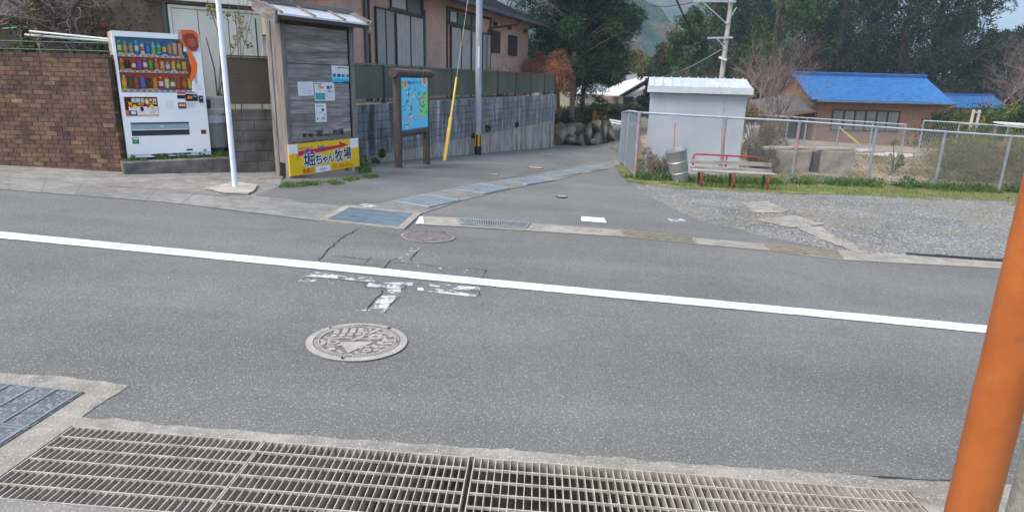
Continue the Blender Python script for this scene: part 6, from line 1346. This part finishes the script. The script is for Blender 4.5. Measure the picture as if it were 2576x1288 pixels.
# small signboard behind shed and yard plants
c = at(1890, 340, 22); o = thing('small_signboard', c, 'small pale signboard on a post between the shed and the brown house', 'sign'); MB().rect(-.28, .3, -.1, .32, 0, (.42, .42, .4)).disc(.0, .12, .07, .1, -.003, (.22, .2, .2)).rect(.14, .2, 0, .2, -.003, (.3, .3, .3)).build('board', A_, o); MB().tube([(.2, .03, -1.2), (.2, .03, .3)], .03, 8).build('post', M_FP, o)
# rear fence at the far side of the field
rx = [(2040, 362), (2108, 362), (2190, 363), (2272, 364)]
rp_ = []
for x in (1880, 1925, 1975, 2022, 2105, 2188, 2271):
    p = at(x, 360, 33 - (x - 1880) * .004); rp_.append(Vector((p.x, p.y, zg(p.x, p.y))))
t_ = [HT(p, 290 + (x - 1880) * .052) for p, x in zip(rp_, (1880, 1925, 1975, 2022, 2105, 2188, 2271))]; print('rear', [round(v, 2) for v in t_])
fence_run('rear_fence', rp_, 1.2, 'distant chain link fence in front of the brown house', .16, .035, wr=.004, tops=[t_[3]] * 7)
rp_ = []; xs_ = (2310, 2400, 2493, 2590, 2690)
for x, Y in zip(xs_, (28, 26, 24, 22.3, 20.8)):
    p = at(x, 380, Y); rp_.append(Vector((p.x, p.y, zg(p.x, p.y))))
t_ = [HT(p, y) for p, y in zip(rp_, (304, 309, 316, 324, 332))]; print('rear2', [round(v, 2) for v in t_])
fence_run('rear_fence', rp_, 1.2, 'distant chain link fence below the garden shrubs at the right', .16, .03, wr=.004, tops=t_)
# ------------------------------------------------------------------ blue roofed houses
M_TAN = mat('tan_wall', (.25, .14, .09), (.32, .185, .12), scale=3, rough=.9, big=(.88, 1.08), bigscale=.4); M_BTILE = mat('blue_tile', (.02, .085, .24), (.03, .145, .38), (.06, .21, .46), scale=3.5, detail=6, rough=.35, spec=.5, ramp=(.3, .7)); M_BRIDGE = mat('blue_ridge', (.02, .07, .2), (.03, .1, .26), scale=3, rough=.5)
M_CURT = mat('curtain_grey', (.22, .23, .21), (.34, .35, .32), scale=3, rough=.8, stretch=(6, 1, .3))
def tiled(mb, P0, P1, P2_, P3, nu, nv):      # P0,P1 eave left/right, P2,P3 ridge right/left ; rows of rounded tiles
    for j in range(nv):
        t0, t1 = j / nv, (j + 1) / nv
        a0 = P0.lerp(P3, t0); a1 = P1.lerp(P2_, t0); b0 = P0.lerp(P3, t1); b1 = P1.lerp(P2_, t1); nrm = (P1 - P0).cross(P3 - P0).normalized()
        k0 = 4; N = nu * k0; vs = []
        for k in range(N + 1):
            s_ = k / N; h = .035 * (sin(2 * pi * (k % k0) / k0) + .3); vs.append(a0.lerp(a1, s_) + nrm * (h + .035)); 
        for k in range(N + 1):
            s_ = k / N; h = .035 * (sin(2 * pi * (k % k0) / k0) + .3); vs.append(b0.lerp(b1, s_) + nrm * h)
        mb.add(vs, [(k, k + 1, k + N + 2, k + N + 1) for k in range(N)])
Yb = 40.0
hc = at(2040, 361, Yb); hc.z = hc.z; HB = VPlane(hc, Vector((1, .03, 0))); o = thing('blue_roof_house', HB.A, 'tan rendered house with a large bright blue tiled roof beyond the field', 'house', rz=HB.rz)
er_ = HB.uv(2400, 258, -.7); el_ = HB.uv(2042, 256, -.7); rl = HB.uv(1990, 192, 3.2); rr = HB.uv(2330, 194, 3.2); zE = (er_[1] + el_[1]) / 2; zR_ = (rl[1] + rr[1]) / 2; print('blue', el_, er_, rl, rr)
wl1 = HB.uv(2388, 300)[0]; MB().box(0, wl1, 0, 6.5, -1, zE + .1).build('wall', M_TAN, o)
# left gable triangle
MB().add([(0, 0, zE), (0, 6.5, zE), (0, 3.2, zR_ - .1), (.1, 0, zE), (.1, 6.5, zE), (.1, 3.2, zR_ - .1)], [(0, 2, 1), (3, 4, 5)]).build('gable', M_TAN, o)
rf = MB(); tiled(rf, Vector((el_[0], -.7, zE)), Vector((er_[0], -.7, zE)), Vector((rr[0], 3.2, zR_)), Vector((rl[0], 3.2, zR_)), 62, 15); rf.add([(rl[0], 3.2, zR_), (rr[0], 3.2, zR_), (er_[0], 7.2, zE), (el_[0], 7.2, zE)], [(0, 1, 2, 3)]); rf = rf.build('roof', M_BTILE, o, smooth='all')
MB().box(rl[0], rr[0], 3.05, 3.35, zR_ - .02, zR_ + .22).build('ridge', M_BRIDGE, rf, bevel=.04)
MB().hexa([(el_[0] + .1, -.68, zE - .16), (er_[0], -.68, zE - .16), (er_[0], 0, zE - .1), (el_[0] + .1, 0, zE - .1)], [(el_[0] + .1, -.68, zE - .02), (er_[0], -.68, zE - .02), (er_[0], 0, zE + .05), (el_[0] + .1, 0, zE + .05)]).build('eave_board', M_BRF, o)
MB().tube([(el_[0] + .3, -.78, zE - .05), (er_[0] + .1, -.78, zE - .05)], .06, 8).build('gutter', M_GUT, o)
wa, wb_ = HB.uv(2097, 280)[0], HB.uv(2262, 280)[0]; wz1 = HB.uv(2097, 279)[1]; wz0_ = HB.uv(2097, 326)[1]
w_ = MB().box(wa - .08, wb_ + .08, -.06, .02, wz0_ - .08, wz0_).box(wa - .08, wb_ + .08, -.06, .02, wz1, wz1 + .08).box(wa - .08, wa, -.06, .02, wz0_, wz1).box(wb_, wb_ + .08, -.06, .02, wz0_, wz1)
for k in range(1, 6): x = wa + (wb_ - wa) * k / 6; w_.box(x - .05, x + .05, -.05, .02, wz0_, wz1)
w_ = w_.build('window', M_BRF, o); MB().box(wa, wb_, -.01, -.004, wz0_, wz1).build('curtain', M_CURT, w_); MB().box(wa, wb_, -.03, -.02, wz0_, wz1).build('pane', M_GLS, w_)
MB().tube([(.12, -.08, -1), (.12, -.08, zE - .1)], .05, 8).build('downpipe', mat('pipe_tan', (.32, .2, .14)), o)
# porch wing to the left
pl_, prr = HB.uv(1905, 300, 1)[0], -.0
MB().box(pl_ + .5, 0, 2.0, 5, -1, HB.uv(1960, 290)[1]).build('porch_wall', mat('porch_wall', (.12, .07, .05), (.18, .11, .08), scale=3), o)
za_ = HB.uv(1930, 293, -.3)[1]; zb_2 = HB.uv(2025, 266, -.3)[1]
MB().hexa([(pl_, -.3, za_ - .1), (-.1, -.3, za_ + .35), (-.1, 3, zb_2 + .5), (pl_, 3, zb_2)], [(pl_, -.3, za_ + .05), (-.1, -.3, za_ + .5), (-.1, 3, zb_2 + .65), (pl_, 3, zb_2 + .15)]).build('porch_roof', mat('porch_roof', (.06, .06, .06), (.1, .1, .1), scale=3), o)
MB().bar((pl_, -.32, za_ - .08), (-.1, -.32, za_ + .4), .12, .16).build('porch_fascia', mat('porch_fascia', (.2, .11, .07)), o)
h2 = at(2390, 300, 47); HB2 = VPlane(h2, Vector((1, .03, 0))); o = thing('blue_roof_outhouse', h2, 'smaller house with a blue tiled roof behind the right end of the large one', 'house', rz=HB2.rz)
e0 = HB2.uv(2385, 272, -.6); e1_ = HB2.uv(2545, 274, -.6); q0 = HB2.uv(2370, 241, 2.6); q1 = HB2.uv(2500, 242, 2.6)
MB().box(-1.5, e1_[0] - .5, 0, 5, -1.5, e0[1] + .1).build('wall', M_TAN, o); rf = MB(); tiled(rf, Vector((e0[0] - 1, -.6, e0[1])), Vector((e1_[0], -.6, e0[1])), Vector((q1[0], 2.6, q0[1])), Vector((q0[0] - 1, 2.6, q0[1])), 34, 9); rf = rf.build('roof', M_BTILE, o, smooth='all'); MB().box(q0[0] - 1, q1[0], 2.45, 2.75, q0[1] - .02, q0[1] + .2).build('ridge', M_BRIDGE, rf)
# garden shrubs, frame, yellow brace
bush(at(2372, 345, 33), 'rounded dark clipped shrub right of the tan house', 1.0, 1.6, DG, 3600, .1, 71, 30); bush(at(2425, 345, 32), 'rounded yellow-green clipped shrub in the middle of the right-hand garden', .95, 1.5, [(.1, .11, .02), (.14, .14, .03), (.07, .08, .02)], 3600, .1, 72, 30)
bush(at(2525, 345, 31), 'tall bright green shrub at the right edge with yellow tips', 1.3, 2.0, GR + [(.25, .22, .04)], 4600, .12, 73, 34); bush(at(2600, 350, 29), 'dark shrub at the far right edge of the garden', 1.0, 1.4, DG, 2600, .1, 74, 20); bush(at(2400, 355, 30), 'low brown-green shrubs under the rear fence', 1.8, .9, OL, 2600, .1, 75, 26, sy=.4); bush(at(2455, 325, 44), 'wide green hedge in front of the second blue roof', 2.6, 1.5, DG + [(.07, .08, .02)], 4200, .14, 76, 34, sy=.5)
o = thing('garden_trellis', at(2440, 330, 30), 'white cross-shaped wooden garden trellis between the shrubs', 'trellis'); M_WF = mat('frame_white', (.42, .4, .34), (.52, .5, .44), scale=5)
MB().bar((-.05, 0, -.6), (-.02, 0, .95), .08, .08, (0, 1, 0)).bar((.22, 0, -.6), (.25, 0, .95), .08, .08, (0, 1, 0)).bar((-.55, -.03, .35), (.35, -.03, .3), .09, .05, (0, 1, 0)).bar((-.1, -.03, .85), (.3, -.03, .83), .05, .05, (0, 1, 0)).build('frame_bars', M_WF, o)
yb0 = at(2112, 322, 31); yb1 = at(2160, 362, 31); o = thing('yellow_brace', yb1, 'slanting yellow guarded guy rod in front of the tan house', 'guy wire'); d_ = yb0 - yb1; MB().tube([(0, 0, 0), d_], .035, 8).build('brace_rod', mat('brace', (.55, .42, .15)), o); MB().tube([d_ * .1, d_ * .55], .045, 8).build('guard', M_YEL, o)
o = thing('white_shelf', at(2540, 322, 27), 'pale flat awning sheet at the far right edge of the garden', 'awning'); MB().hexa([(-.15, 0, .1), (1.2, 0, .05), (1.2, .8, .1), (-.15, .8, .15)], [(-.15, 0, .16), (1.2, 0, .11), (1.2, .8, .16), (-.15, .8, .21)]).build('sheet', M_RGREY, o); MB().tube([(-.1, 0, -1), (-.05, .0, .12)], .03, 6).build('post', mat('post_green', (.15, .22, .15)), o)
# sheets lying on the field
for i, (px_, cc, lb_) in enumerate((([(2275, 364), (2290, 356), (2350, 358), (2345, 366)], (.36, .37, .38), 'pale plastic sheet lying on the field near the rear fence'), ([(2375, 372), (2430, 366), (2465, 374), (2400, 383)], (.1, .1, .12), 'dark plastic sheet lying on the field at the right'),
                          ([(2170, 390), (2240, 385), (2330, 392), (2260, 398)], (.55, .56, .56), 'white plastic mulch strip in the middle of the field'), ([(2390, 396), (2500, 394), (2540, 400), (2420, 404)], (.5, .5, .5), 'white mulch strip at the right of the field'), ([(2150, 376), (2190, 373), (2200, 380), (2160, 384)], (.5, .52, .52), 'small white sheet beside the right trough'))):
    tag(dp('field_sheet', px_, mat('sheet%d' % i, cc, tuple(v * .7 for v in cc), scale=3, rough=.5, bump=.6, bscale=8), .03, amp=.1, step=.3, kind=None), lb_, 'plastic sheet', 'sheets on the field')
# ------------------------------------------------------------------ utility pole far
pY = 27.0; pb_ = at(1806, 250, pY); pb_ = gz(pb_.x, pb_.y); o = thing('utility_pole', pb_, 'concrete utility pole with crossarms rising behind the shed', 'utility pole'); pt_ = HT(pb_, -30)
M_CP = mat('pole_concrete', (.3, .29, .28), (.4, .39, .37), scale=4, rough=.9); MB().tube([(0, 0, 0), (.12, 0, pt_)], [.115, .08], 16).build('pole_shaft', M_CP, o, smooth=True)
UPp = VPlane(pb_, Vector((1, .05, 0))); uw = lambda x, y: Vector((UPp.uv(x, y)[0], -.14, UPp.uv(x, y)[1]))
M_ARM = mat('arm_steel', (.33, .37, .41), (.4, .44, .48), scale=4, rough=.5, metal=.3)
for (a_, b_) in (((1742, 4), (1848, 6)), ((1778, 97), (1840, 96))): MB().bar(uw(*a_), uw(*b_), .07, .07).build('crossarm', M_ARM, o)
for (a_, b_) in (((1766, 6), (1826, 62)), ((1800, 97), (1818, 118)), ((1850, 20), (1838, 40))): MB().bar(uw(*a_), uw(*b_), .05, .03).build('brace', M_ARM, o)
for x in (1744, 1762, 1845): a_ = uw(x, 2); MB().lathe([(.02, 0), (.05, .03), (.03, .06), (.05, .09), (.02, .16)], 10, tuple(a_), (.55, .55, .52)).build('insulator', A_, o)
for z in (HT(pb_, 145), HT(pb_, 110), HT(pb_, 60)): MB().tube([(.06, 0, z), (.06, 0, z + .06)], .115, 14).build('band', M_ARM, o)
a_ = uw(1806, 145); MB().bar(a_, a_ + Vector((.3, -.1, -.1)), .08, .08).build('lamp_bracket', M_WPL, o)
def wire(pa_, pb2, label, r=.015, sag=.4, mt_=None, name='overhead_cable'):
    c = pa_; o = thing(name, c, label, 'cable', group='overhead cables'); d_ = pb2 - pa_; MB().tube([d_ * t + Vector((0, 0, -4 * sag * t * (1 - t))) for t in np.linspace(0, 1, 13)], r, 5).build('cable_strand', mt_ or M_CBL, o); return o
M_CBL = mat('cable', (.03, .03, .035)); M_CBP = mat('cable_pale', (.3, .3, .28))
wp_ = lambda x, y: pb_ + UPp.U * UPp.uv(x, y)[0] + Vector((0, 0, UPp.uv(x, y)[1]))
wire(at(1690, -30, 30), at(1770, 115, 44), 'thick black cable dropping from the upper left across the hills', .045, .3)
wire(wp_(1780, 97), at(1600, 150, 60), 'thin cable running left from the lower crossarm', .014); wire(wp_(1815, 125), at(1585, 182, 62), 'pale cable running left from below the crossarm', .022, .8, M_CBP); wire(wp_(1822, 70), at(1570, 165, 66), 'thin cable running left from the pole brace', .014, .8); wire(wp_(1745, 6), at(1560, -20, 50), 'cable leaving the top crossarm to the left', .016, .5)
# ================================================================== woods
WG = 'tall trees of the wood behind the houses'
wood = [(1668, 60, 2.2, 6.4, 'narrow brownish-green conifer at the left end of the wood'), (1716, 56, 2.6, 8.8, 'dark green tree just left of the concrete pole'), (1785, 58, 3.6, 12.5, 'bushy tree directly behind the concrete pole'), (1850, 62, 4.6, 19, 'mid green tree right of the concrete pole, above the bare trees'), (1925, 58, 4.8, 20, 'broad mid green tree above the red bare trees'), (2005, 64, 5, 22, 'dark tree over the left end of the blue roof'), (2085, 60, 4.4, 22, 'slender dark tree behind the left half of the blue roof'),
        (2165, 66, 4.4, 21, 'dark tree above the middle of the blue roof, sky showing beside it'), (2240, 62, 4.4, 21.5, 'dark tree behind the right half of the blue roof'), (2315, 66, 4.6, 22, 'dark tree above the blue ridge end'), (2375, 60, 4.0, 19, 'dark tree left of the open sky'), (2470, 64, 3.6, 9.4, 'lower tree with reddish top in front of the open sky'), (2545, 60, 4.2, 9.6, 'rust-tipped tree at the right edge under the open sky'), (2640, 58, 4.6, 10, 'rightmost dark tree of the wood')]
RT = DG + [(.14, .07, .03)]
for i, (x, Y, R, H, lb_) in enumerate(wood):
    p = at(x, 300, Y); p.z = max(zg(p.x, p.y), -3.2); cols = [(.035, .075, .03), (.055, .11, .036), (.07, .13, .04), (.04, .08, .04), (.09, .13, .05)] if x < 2000 else (RT if x > 2440 else [(.02, .038, .02), (.03, .05, .022), (.04, .055, .028), (.05, .06, .03)])
    if i == 0: cols = [(.06, .06, .03), (.08, .07, .03), (.04, .055, .025)]
    tree(p, lb_, R, H, 1.0 if i < 5 else 2.5, 200 + i, cols, 22000, .19, 190, .38, .3, 'wood_tree', 'tree', WG, 1.2, stretch=(1, 1, 1.0))
for i, (x, Y, R, H, lb_) in enumerate(((1635, 75, 3.0, 5.6, 'yellowish tree behind the farmhouse roof'), (1590, 80, 3.6, 6.5, 'yellow-leaved tree between pine and wood'), (1545, 90, 5, 6.5, 'round green tree behind the slate roof'), (2050, 74, 5.2, 16, 'back-row dark tree behind the blue roof, left'), (2200, 76, 5.2, 11, 'back-row dark tree behind the blue roof, centre'), (2350, 74, 5, 12, 'back-row dark tree behind the blue roof, right'), (2480, 76, 5, 7.5, 'back-row low tree behind the second blue roof'), (1890, 74, 5, 17, 'back-row tree behind the bare trees'))):
    p = at(x, 300, Y); p.z = max(zg(p.x, p.y), -3.5); cols = [(.14, .13, .03), (.2, .17, .05), (.09, .1, .03)] if i in (1,) else ([(.05, .08, .03), (.07, .1, .03), (.1, .11, .04)] if i < 3 else [(.015, .028, .016), (.022, .036, .018), (.03, .045, .022)])
    tree(p, lb_, R, H, .6, 300 + i, cols, 12000, .26, 120, .35, .3, 'wood_tree', 'tree', WG, stretch=(1, 1, 1))
BG_ = 'bare trees in front of the wood'
for i, (x, Y, H, mt_, lb_) in enumerate(((1900, 33, 6.5, M_TWIGR, 'reddish bare tree between the pole and the blue roof'), (1955, 36, 6.8, M_TWIGR, 'wide bare tree at the left end of the blue roof'), (1935, 30, 4.2, M_TWIG, 'low bare tree in front of the brown porch'), (1700, 44, 5.5, M_TWIGR, 'brownish bare tree left of the shed roof'), (2500, 46, 8.5, M_TWIG, 'grey bare tree above the second blue roof'), (2560, 42, 8.5, M_TWIG, 'grey bare tree at the right edge of the wood'), (2590, 50, 9, M_TWIG, 'bare tree half out of frame at the right'))):
    p = at(x, 330, Y); p = gz(p.x, p.y); bare(p, lb_, H, 400 + i * 3, .1, .62, 6, mt_, group=BG_, first=.23, kids=3)
bush(at(1898, 400, 20), 'dry yellow-green brush beside the right side of the shed', .8, 1.9, [(.22, .18, .09), (.16, .14, .06), (.12, .13, .05), (.28, .22, .14)], 9000, .045, 81, 30, needle=2.4, name='brush', cat='brush'); bush(at(1915, 425, 17.6), 'tangled dry bramble at the left trough', .4, .55, [(.2, .15, .09), (.13, .12, .06), (.27, .21, .14)], 6000, .045, 82, 22, needle=2.4, name='brush', cat='brush')
bush(at(1655, 440, 15.6), 'dry brown weeds at the foot of the shed beside the fence corner', .55, .8, [(.22, .15, .09), (.16, .13, .06), (.3, .22, .15), (.1, .13, .04)], 4000, .04, 83, 22, needle=2.6, name='brush', cat='brush')
bush(at(2250, 425, 19.5), 'single leafy green plant on the straw field', .28, .95, [(.14, .17, .06), (.2, .21, .08), (.09, .12, .06)], 900, .05, 84, 14, name='field_plant', cat='plant'); bush(at(2470, 440, 18.4), 'dry olive weed thicket behind the fence at the right', 1.7, 1.25, [(.2, .18, .07), (.14, .15, .05), (.26, .22, .1), (.1, .13, .05)], 20000, .045, 85, 60, needle=2.6, name='brush', cat='brush', sy=.35); bush(at(2570, 440, 18), 'tall dry grass clump at the right edge behind the fence', 1.0, 1.3, [(.25, .2, .1), (.18, .16, .07)], 8000, .05, 86, 30, needle=3, name='brush', cat='brush', sy=.4)
# ------------------------------------------------------------------ grass, weeds, pebbles (uncountable)
def blades(name, pts, hh, wd, cols, seed, label=None):
    rs = np.random.RandomState(seed); n = len(pts); P = np.array(pts); h = hh * rs.uniform(.4, 1.3, n); a = rs.uniform(0, 2 * pi, n); d = np.stack([np.cos(a), np.sin(a), np.zeros(n)], 1); ln = rs.normal(size=(n, 3)) * .35; ln[:, 2] = 1; T = P + ln * h[:, None]
    V = np.stack([P - d * wd, P + d * wd, T], 1).reshape(-1, 3); me = bpy.data.meshes.new(name); me.vertices.add(3 * n); me.vertices.foreach_set('co', V.ravel()); me.loops.add(3 * n); me.loops.foreach_set('vertex_index', np.arange(3 * n)); me.polygons.add(n); me.polygons.foreach_set('loop_start', np.arange(n) * 3); me.update()
    c = np.array(cols)[rs.randint(0, len(cols), n)] * rs.uniform(.7, 1.3, n)[:, None]; at_ = me.color_attributes.new('Col', 'FLOAT_COLOR', 'CORNER'); arr = np.ones((3 * n, 4), np.float32); arr[:, :3] = np.repeat(c, 3, 0); at_.data.foreach_set('color', arr.ravel()); me.materials.append(M_LEAF)
    o = bpy.data.objects.new(name, me); SC.collection.objects.link(o); o['kind'] = 'stuff'; return o
GC = [(.13, .2, .04), (.19, .25, .06), (.26, .27, .09), (.09, .15, .04), (.28, .24, .12)]
pts = []
for _ in range(26000):
    x = random.uniform(3.2, 15.5); f_ = (x - 3) / 12.5; y0_, y1_ = 13.6 - .5 * f_, 16.2 + .3 * f_; y = y0_ + (y1_ - y0_) * random.random() ** 1.3
    if noise.noise((x * 1.3, y * 1.3, 0)) > -.25: pts.append((x, y, zg(x, y) + .015))
blades('grass', pts, .035, .007, GC, 1)
pts = []
for _ in range(9000):      # taller weeds at the fence foot
    t = random.random() * 1.0; i = int(t * 6.99); p = fpts[i].lerp(fpts[min(i + 1, 7)], t * 6.99 - i) if i < 7 else fpts[7]; q = Vector((p.x + random.gauss(0, .15), p.y + random.gauss(-.02, .22), 0))
    if noise.noise((q.x * 1.6, 3, 0)) > -.02: pts.append((q.x, q.y, zg(q.x, q.y) + .01))
blades('fence_weeds', pts, .15, .014, [(.04, .1, .025), (.06, .14, .03), (.09, .16, .04), (.12, .15, .05)], 2)
cl = []
for k in range(60):
    t = random.random(); i = int(t * 5.99); p = fpts[i].lerp(fpts[i + 1], t * 5.99 - i); r_ = random.uniform(.1, .22); cl.append((p.x, p.y - random.uniform(-.1, .3), zg(p.x, p.y) + r_ * .4, r_))
ob = leaves('weed_mounds', cl, 5200, .05, [(.03, .09, .03), (.05, .12, .03), (.08, .15, .035), (.12, .16, .04)], None, seed=91); ob['kind'] = 'stuff'
pts = []
for (a_, b_, n_, s_) in (((715, 470), (860, 462), 2600, .10), ((850, 460), (945, 446), 1300, .08), ((905, 438), (930, 432), 900, .06)):
    A = G(*a_); B = G(*b_)
    for _ in range(n_):
        t = random.random(); p = A.lerp(B, t) + Vector((random.gauss(0, s_ * .5), random.gauss(0, s_), 0))
        if noise.noise((p.x * 4, p.y * 4, 1)) > -.12: pts.append((p.x, p.y, zg(p.x, p.y) + .01))
for _ in range(1100):
    u = random.random() ** .8 * (plen + .2); 
    if noise.noise((u * 3, 5, 0)) > -.1: p = PL.w(u, .22 + random.gauss(0, .05), .19); pts.append(tuple(p))
blades('verge_grass', pts, .06, .006, [(.07, .14, .03), (.12, .2, .04), (.17, .2, .05)], 5)
ob = leaves('verge_weeds', [(*G(915, 432)[:2], G(915, 432).z + .06, .16), (*G(900, 428)[:2], G(900, 428).z + .06, .13)] + [(*PL.w(random.uniform(.1, plen), .25, .22), .06) for _ in range(12)] + [(*VW.w(.0 + random.uniform(1.9, 2.6), -.15, -.05), .12) for _ in range(3)], 1500, .045, [(.04, .12, .03), (.07, .16, .03), (.1, .17, .04)], None, seed=92); ob['kind'] = 'stuff'
pts = []
for _ in range(34000):
    x = random.uniform(3.5, 20); y = random.uniform(16.3, 31); 
    if x > 3.7 + (y - 16) * .05 and not (x < 6.6 and y < 19): pts.append((x, y, zg(x, y) + .0))
blades('straw', pts, .06, .008, [(.22, .16, .09), (.28, .21, .13), (.17, .13, .07), (.34, .29, .2), (.12, .14, .05), (.14, .1, .06)], 6)
pts = []
for _ in range(5200):
    x = random.uniform(3.2, 13); y = random.uniform(6.5, 13.6)
    if noise.noise((x * .9, y * .9, 7)) > .22 and noise.noise((x * 5, y * 5, 2)) > 0: pts.append((x, y, zg(x, y) + .012))
blades('sparse_grass', pts, .025, .006, [(.14, .17, .05), (.2, .2, .09), (.26, .22, .13)], 15)
rs_ = random.Random(5); fc = []
for _ in range(90):
    x = rs_.uniform(7.5, 17); y = rs_.uniform(17, 26); fc.append((x, y, zg(x, y) + .05, rs_.uniform(.12, .4)))
ob = leaves('field_weeds', fc, 11000, .05, [(.2, .17, .08), (.14, .15, .06), (.26, .2, .11), (.1, .13, .05), (.17, .12, .07)], None, seed=95, needle=2.4, stretch=(1, 1, .6)); ob['kind'] = 'stuff'
rs = np.random.RandomState(4); mb = MB(); cols = [(.18, .18, .18), (.13, .14, .15), (.27, .265, .25), (.24, .2, .16), (.34, .335, .32), (.1, .11, .12)]
bx = P2((1585, 458), (1662, 508), (1766, 557), (1963, 604), (2210, 644))
def inlot(x, y):
    for (a_, b_) in zip(bx[:-1], bx[1:]):
        if a_[0] <= x <= b_[0] and False: pass
    # boundary line y as function of x
    if x <= bx[0][0]: return False
    if x >= bx[-1][0]: return y > bx[-1][1] + .1 - (x - bx[-1][0]) * .06
    for (a_, b_) in zip(bx[:-1], bx[1:]):
        lo, hi = sorted((a_[0], b_[0]))
        if lo <= x <= hi: t = (x - a_[0]) / (b_[0] - a_[0]); return y > a_[1] + (b_[1] - a_[1]) * t + .12
    return False
for _ in range(9000):
    x = rs.uniform(2.2, 14); y = rs.uniform(5.2, 13.7)
    if not inlot(x, y): continue
    r = rs.uniform(.006, .018) * (1.5 if rs.rand() < .06 else 1); z = zg(x, y) + .012; a = rs.uniform(0, 6.28); q = [(x + r * cos(a + k * 1.57) * rs.uniform(.7, 1.2), y + r * sin(a + k * 1.57) * rs.uniform(.7, 1.2), z) for k in range(4)]; t = (x + r * .2, y, z + r * rs.uniform(.4, .9))
    mb.add(q + [t], [(0, 1, 4), (1, 2, 4), (2, 3, 4), (3, 0, 4)], cols[rs.randint(len(cols))])
ob = mb.build('pebbles', A_ROUGH); ob['kind'] = 'stuff'
# ------------------------------------------------------------------ orange post in the foreground, grey column
po = at(2417, 1288, 1.22); R_o = .046; o = thing('orange_post', (po.x + .02, po.y, zg(po.x, po.y)), 'thick orange painted steel post close to the camera at the right edge', 'post')
M_OR = mat('orange_paint', (.29, .08, .018), (.37, .11, .026), scale=2.5, rough=.42, spec=.35, bump=.12, bscale=50, big=(.86, 1.06), bigscale=5, speck=(.2, .1, .05), speckscale=70, speckt=.985)
MB().tube([(0, 0, -.05), (0, 0, 1.75)], R_o, 40).build('post_shaft', M_OR, o, smooth=True); MB().tube([(0, 0, 0), (0, 0, .02)], .08, 24).build('base_flange', M_OR, o); MB().lathe([(R_o, 1.75), (R_o * .8, 1.775), (.01, 1.785)], 24).build('cap', M_OR, o, smooth=True)
gc_ = at(2600, 1240, 1.75); o = thing('grey_column', (gc_.x + .10, gc_.y, zg(gc_.x, gc_.y)), 'textured grey concrete column cut off by the lower right corner', 'column')
MB().tube([(0, 0, -.1), (0, 0, .75)], .13, 40).build('column_shaft', mat('column_grey', (.2, .19, .16), (.28, .27, .23), scale=20, rough=.9, bump=.6, bscale=60), o, smooth=True); MB().tube([(0, 0, .75), (0, 0, .78)], .14, 40).build('column_cap', M_CONC, o)
# loose stones by the channel
for i, (x, y, r) in enumerate(((2320, 1262, .045), (1840, 1196, .012), (600, 462, .05), (662, 455, .09))):
    p = G(x, y); boulder(p + Vector((0, 0, .0)), r * 1.3, r, r * .35, 70 + i, ['pale stone lump at the right end of the channel', 'small reddish pebble on the channel kerb', 'white pebble beside the footing', 'flat white stone behind the white pole'][i]).name = 'loose_stone'
    SC.objects[-1]['category'] = 'stone'; SC.objects[-1]['group'] = 'loose stones'
# ================================================================== hills and haze
M_HILL = mat('forest_hill', (.006, .022, .018), (.026, .058, .038), (.13, .08, .05), scale=.06, detail=14, rough=1, ramp=(.36, .68), bump=1, bscale=.12, bdist=9)
def hill(name, cx, cy, rx, ry_, H, seed, zb=-4, amp=.12, n=90):
    vs = []; fs = []
    for j in range(n + 1):
        for i in range(n + 1):
            u, v = i / n * 2 - 1, j / n * 2 - 1; r = sqrt(u * u + v * v); h = max(0, 1 - r) ; h = h * h * (3 - 2 * h); x, y = cx + u * rx, cy + v * ry_
            nz_ = sum(noise.noise((x * f / rx * 2 + seed, y * f / rx * 2, seed)) / f for f in (1, 2, 4, 8, 16)); tz = noise.noise((x * .12, y * .12, seed)) * .02 * min(1, 8 * h)
            vs.append((x, y, zb + H * (h * (1 + nz_ * amp * 2.5) + tz)))
    for j in range(n):
        for i in range(n): a = j * (n + 1) + i; fs.append((a, a + 1, a + n + 2, a + n + 1))
    return tag(MB().add(vs, fs).build(name, M_HILL, smooth='all'), kind='structure')
hill('near_hill', 30, 260, 75, 90, 40, 3); hill('mountain', 130, 900, 430, 420, 340, 8, amp=.1, n=130); hill('left_hill', -260, 420, 300, 180, 70, 5)
hz_ = bpy.data.materials.new('haze_air'); hz_.use_nodes = True; n_ = hz_.node_tree; n_.nodes.clear(); ou = n_.nodes.new('ShaderNodeOutputMaterial'); pv = n_.nodes.new('ShaderNodeVolumePrincipled'); pv.inputs['Color'].default_value = (.55, .78, 1, 1); pv.inputs['Density'].default_value = .0008; n_.links.new(pv.outputs[0], ou.inputs[1])
o = MB().box(-1300, 1600, -260, 1700, -8, 420).build('haze', hz_); o['kind'] = 'stuff'
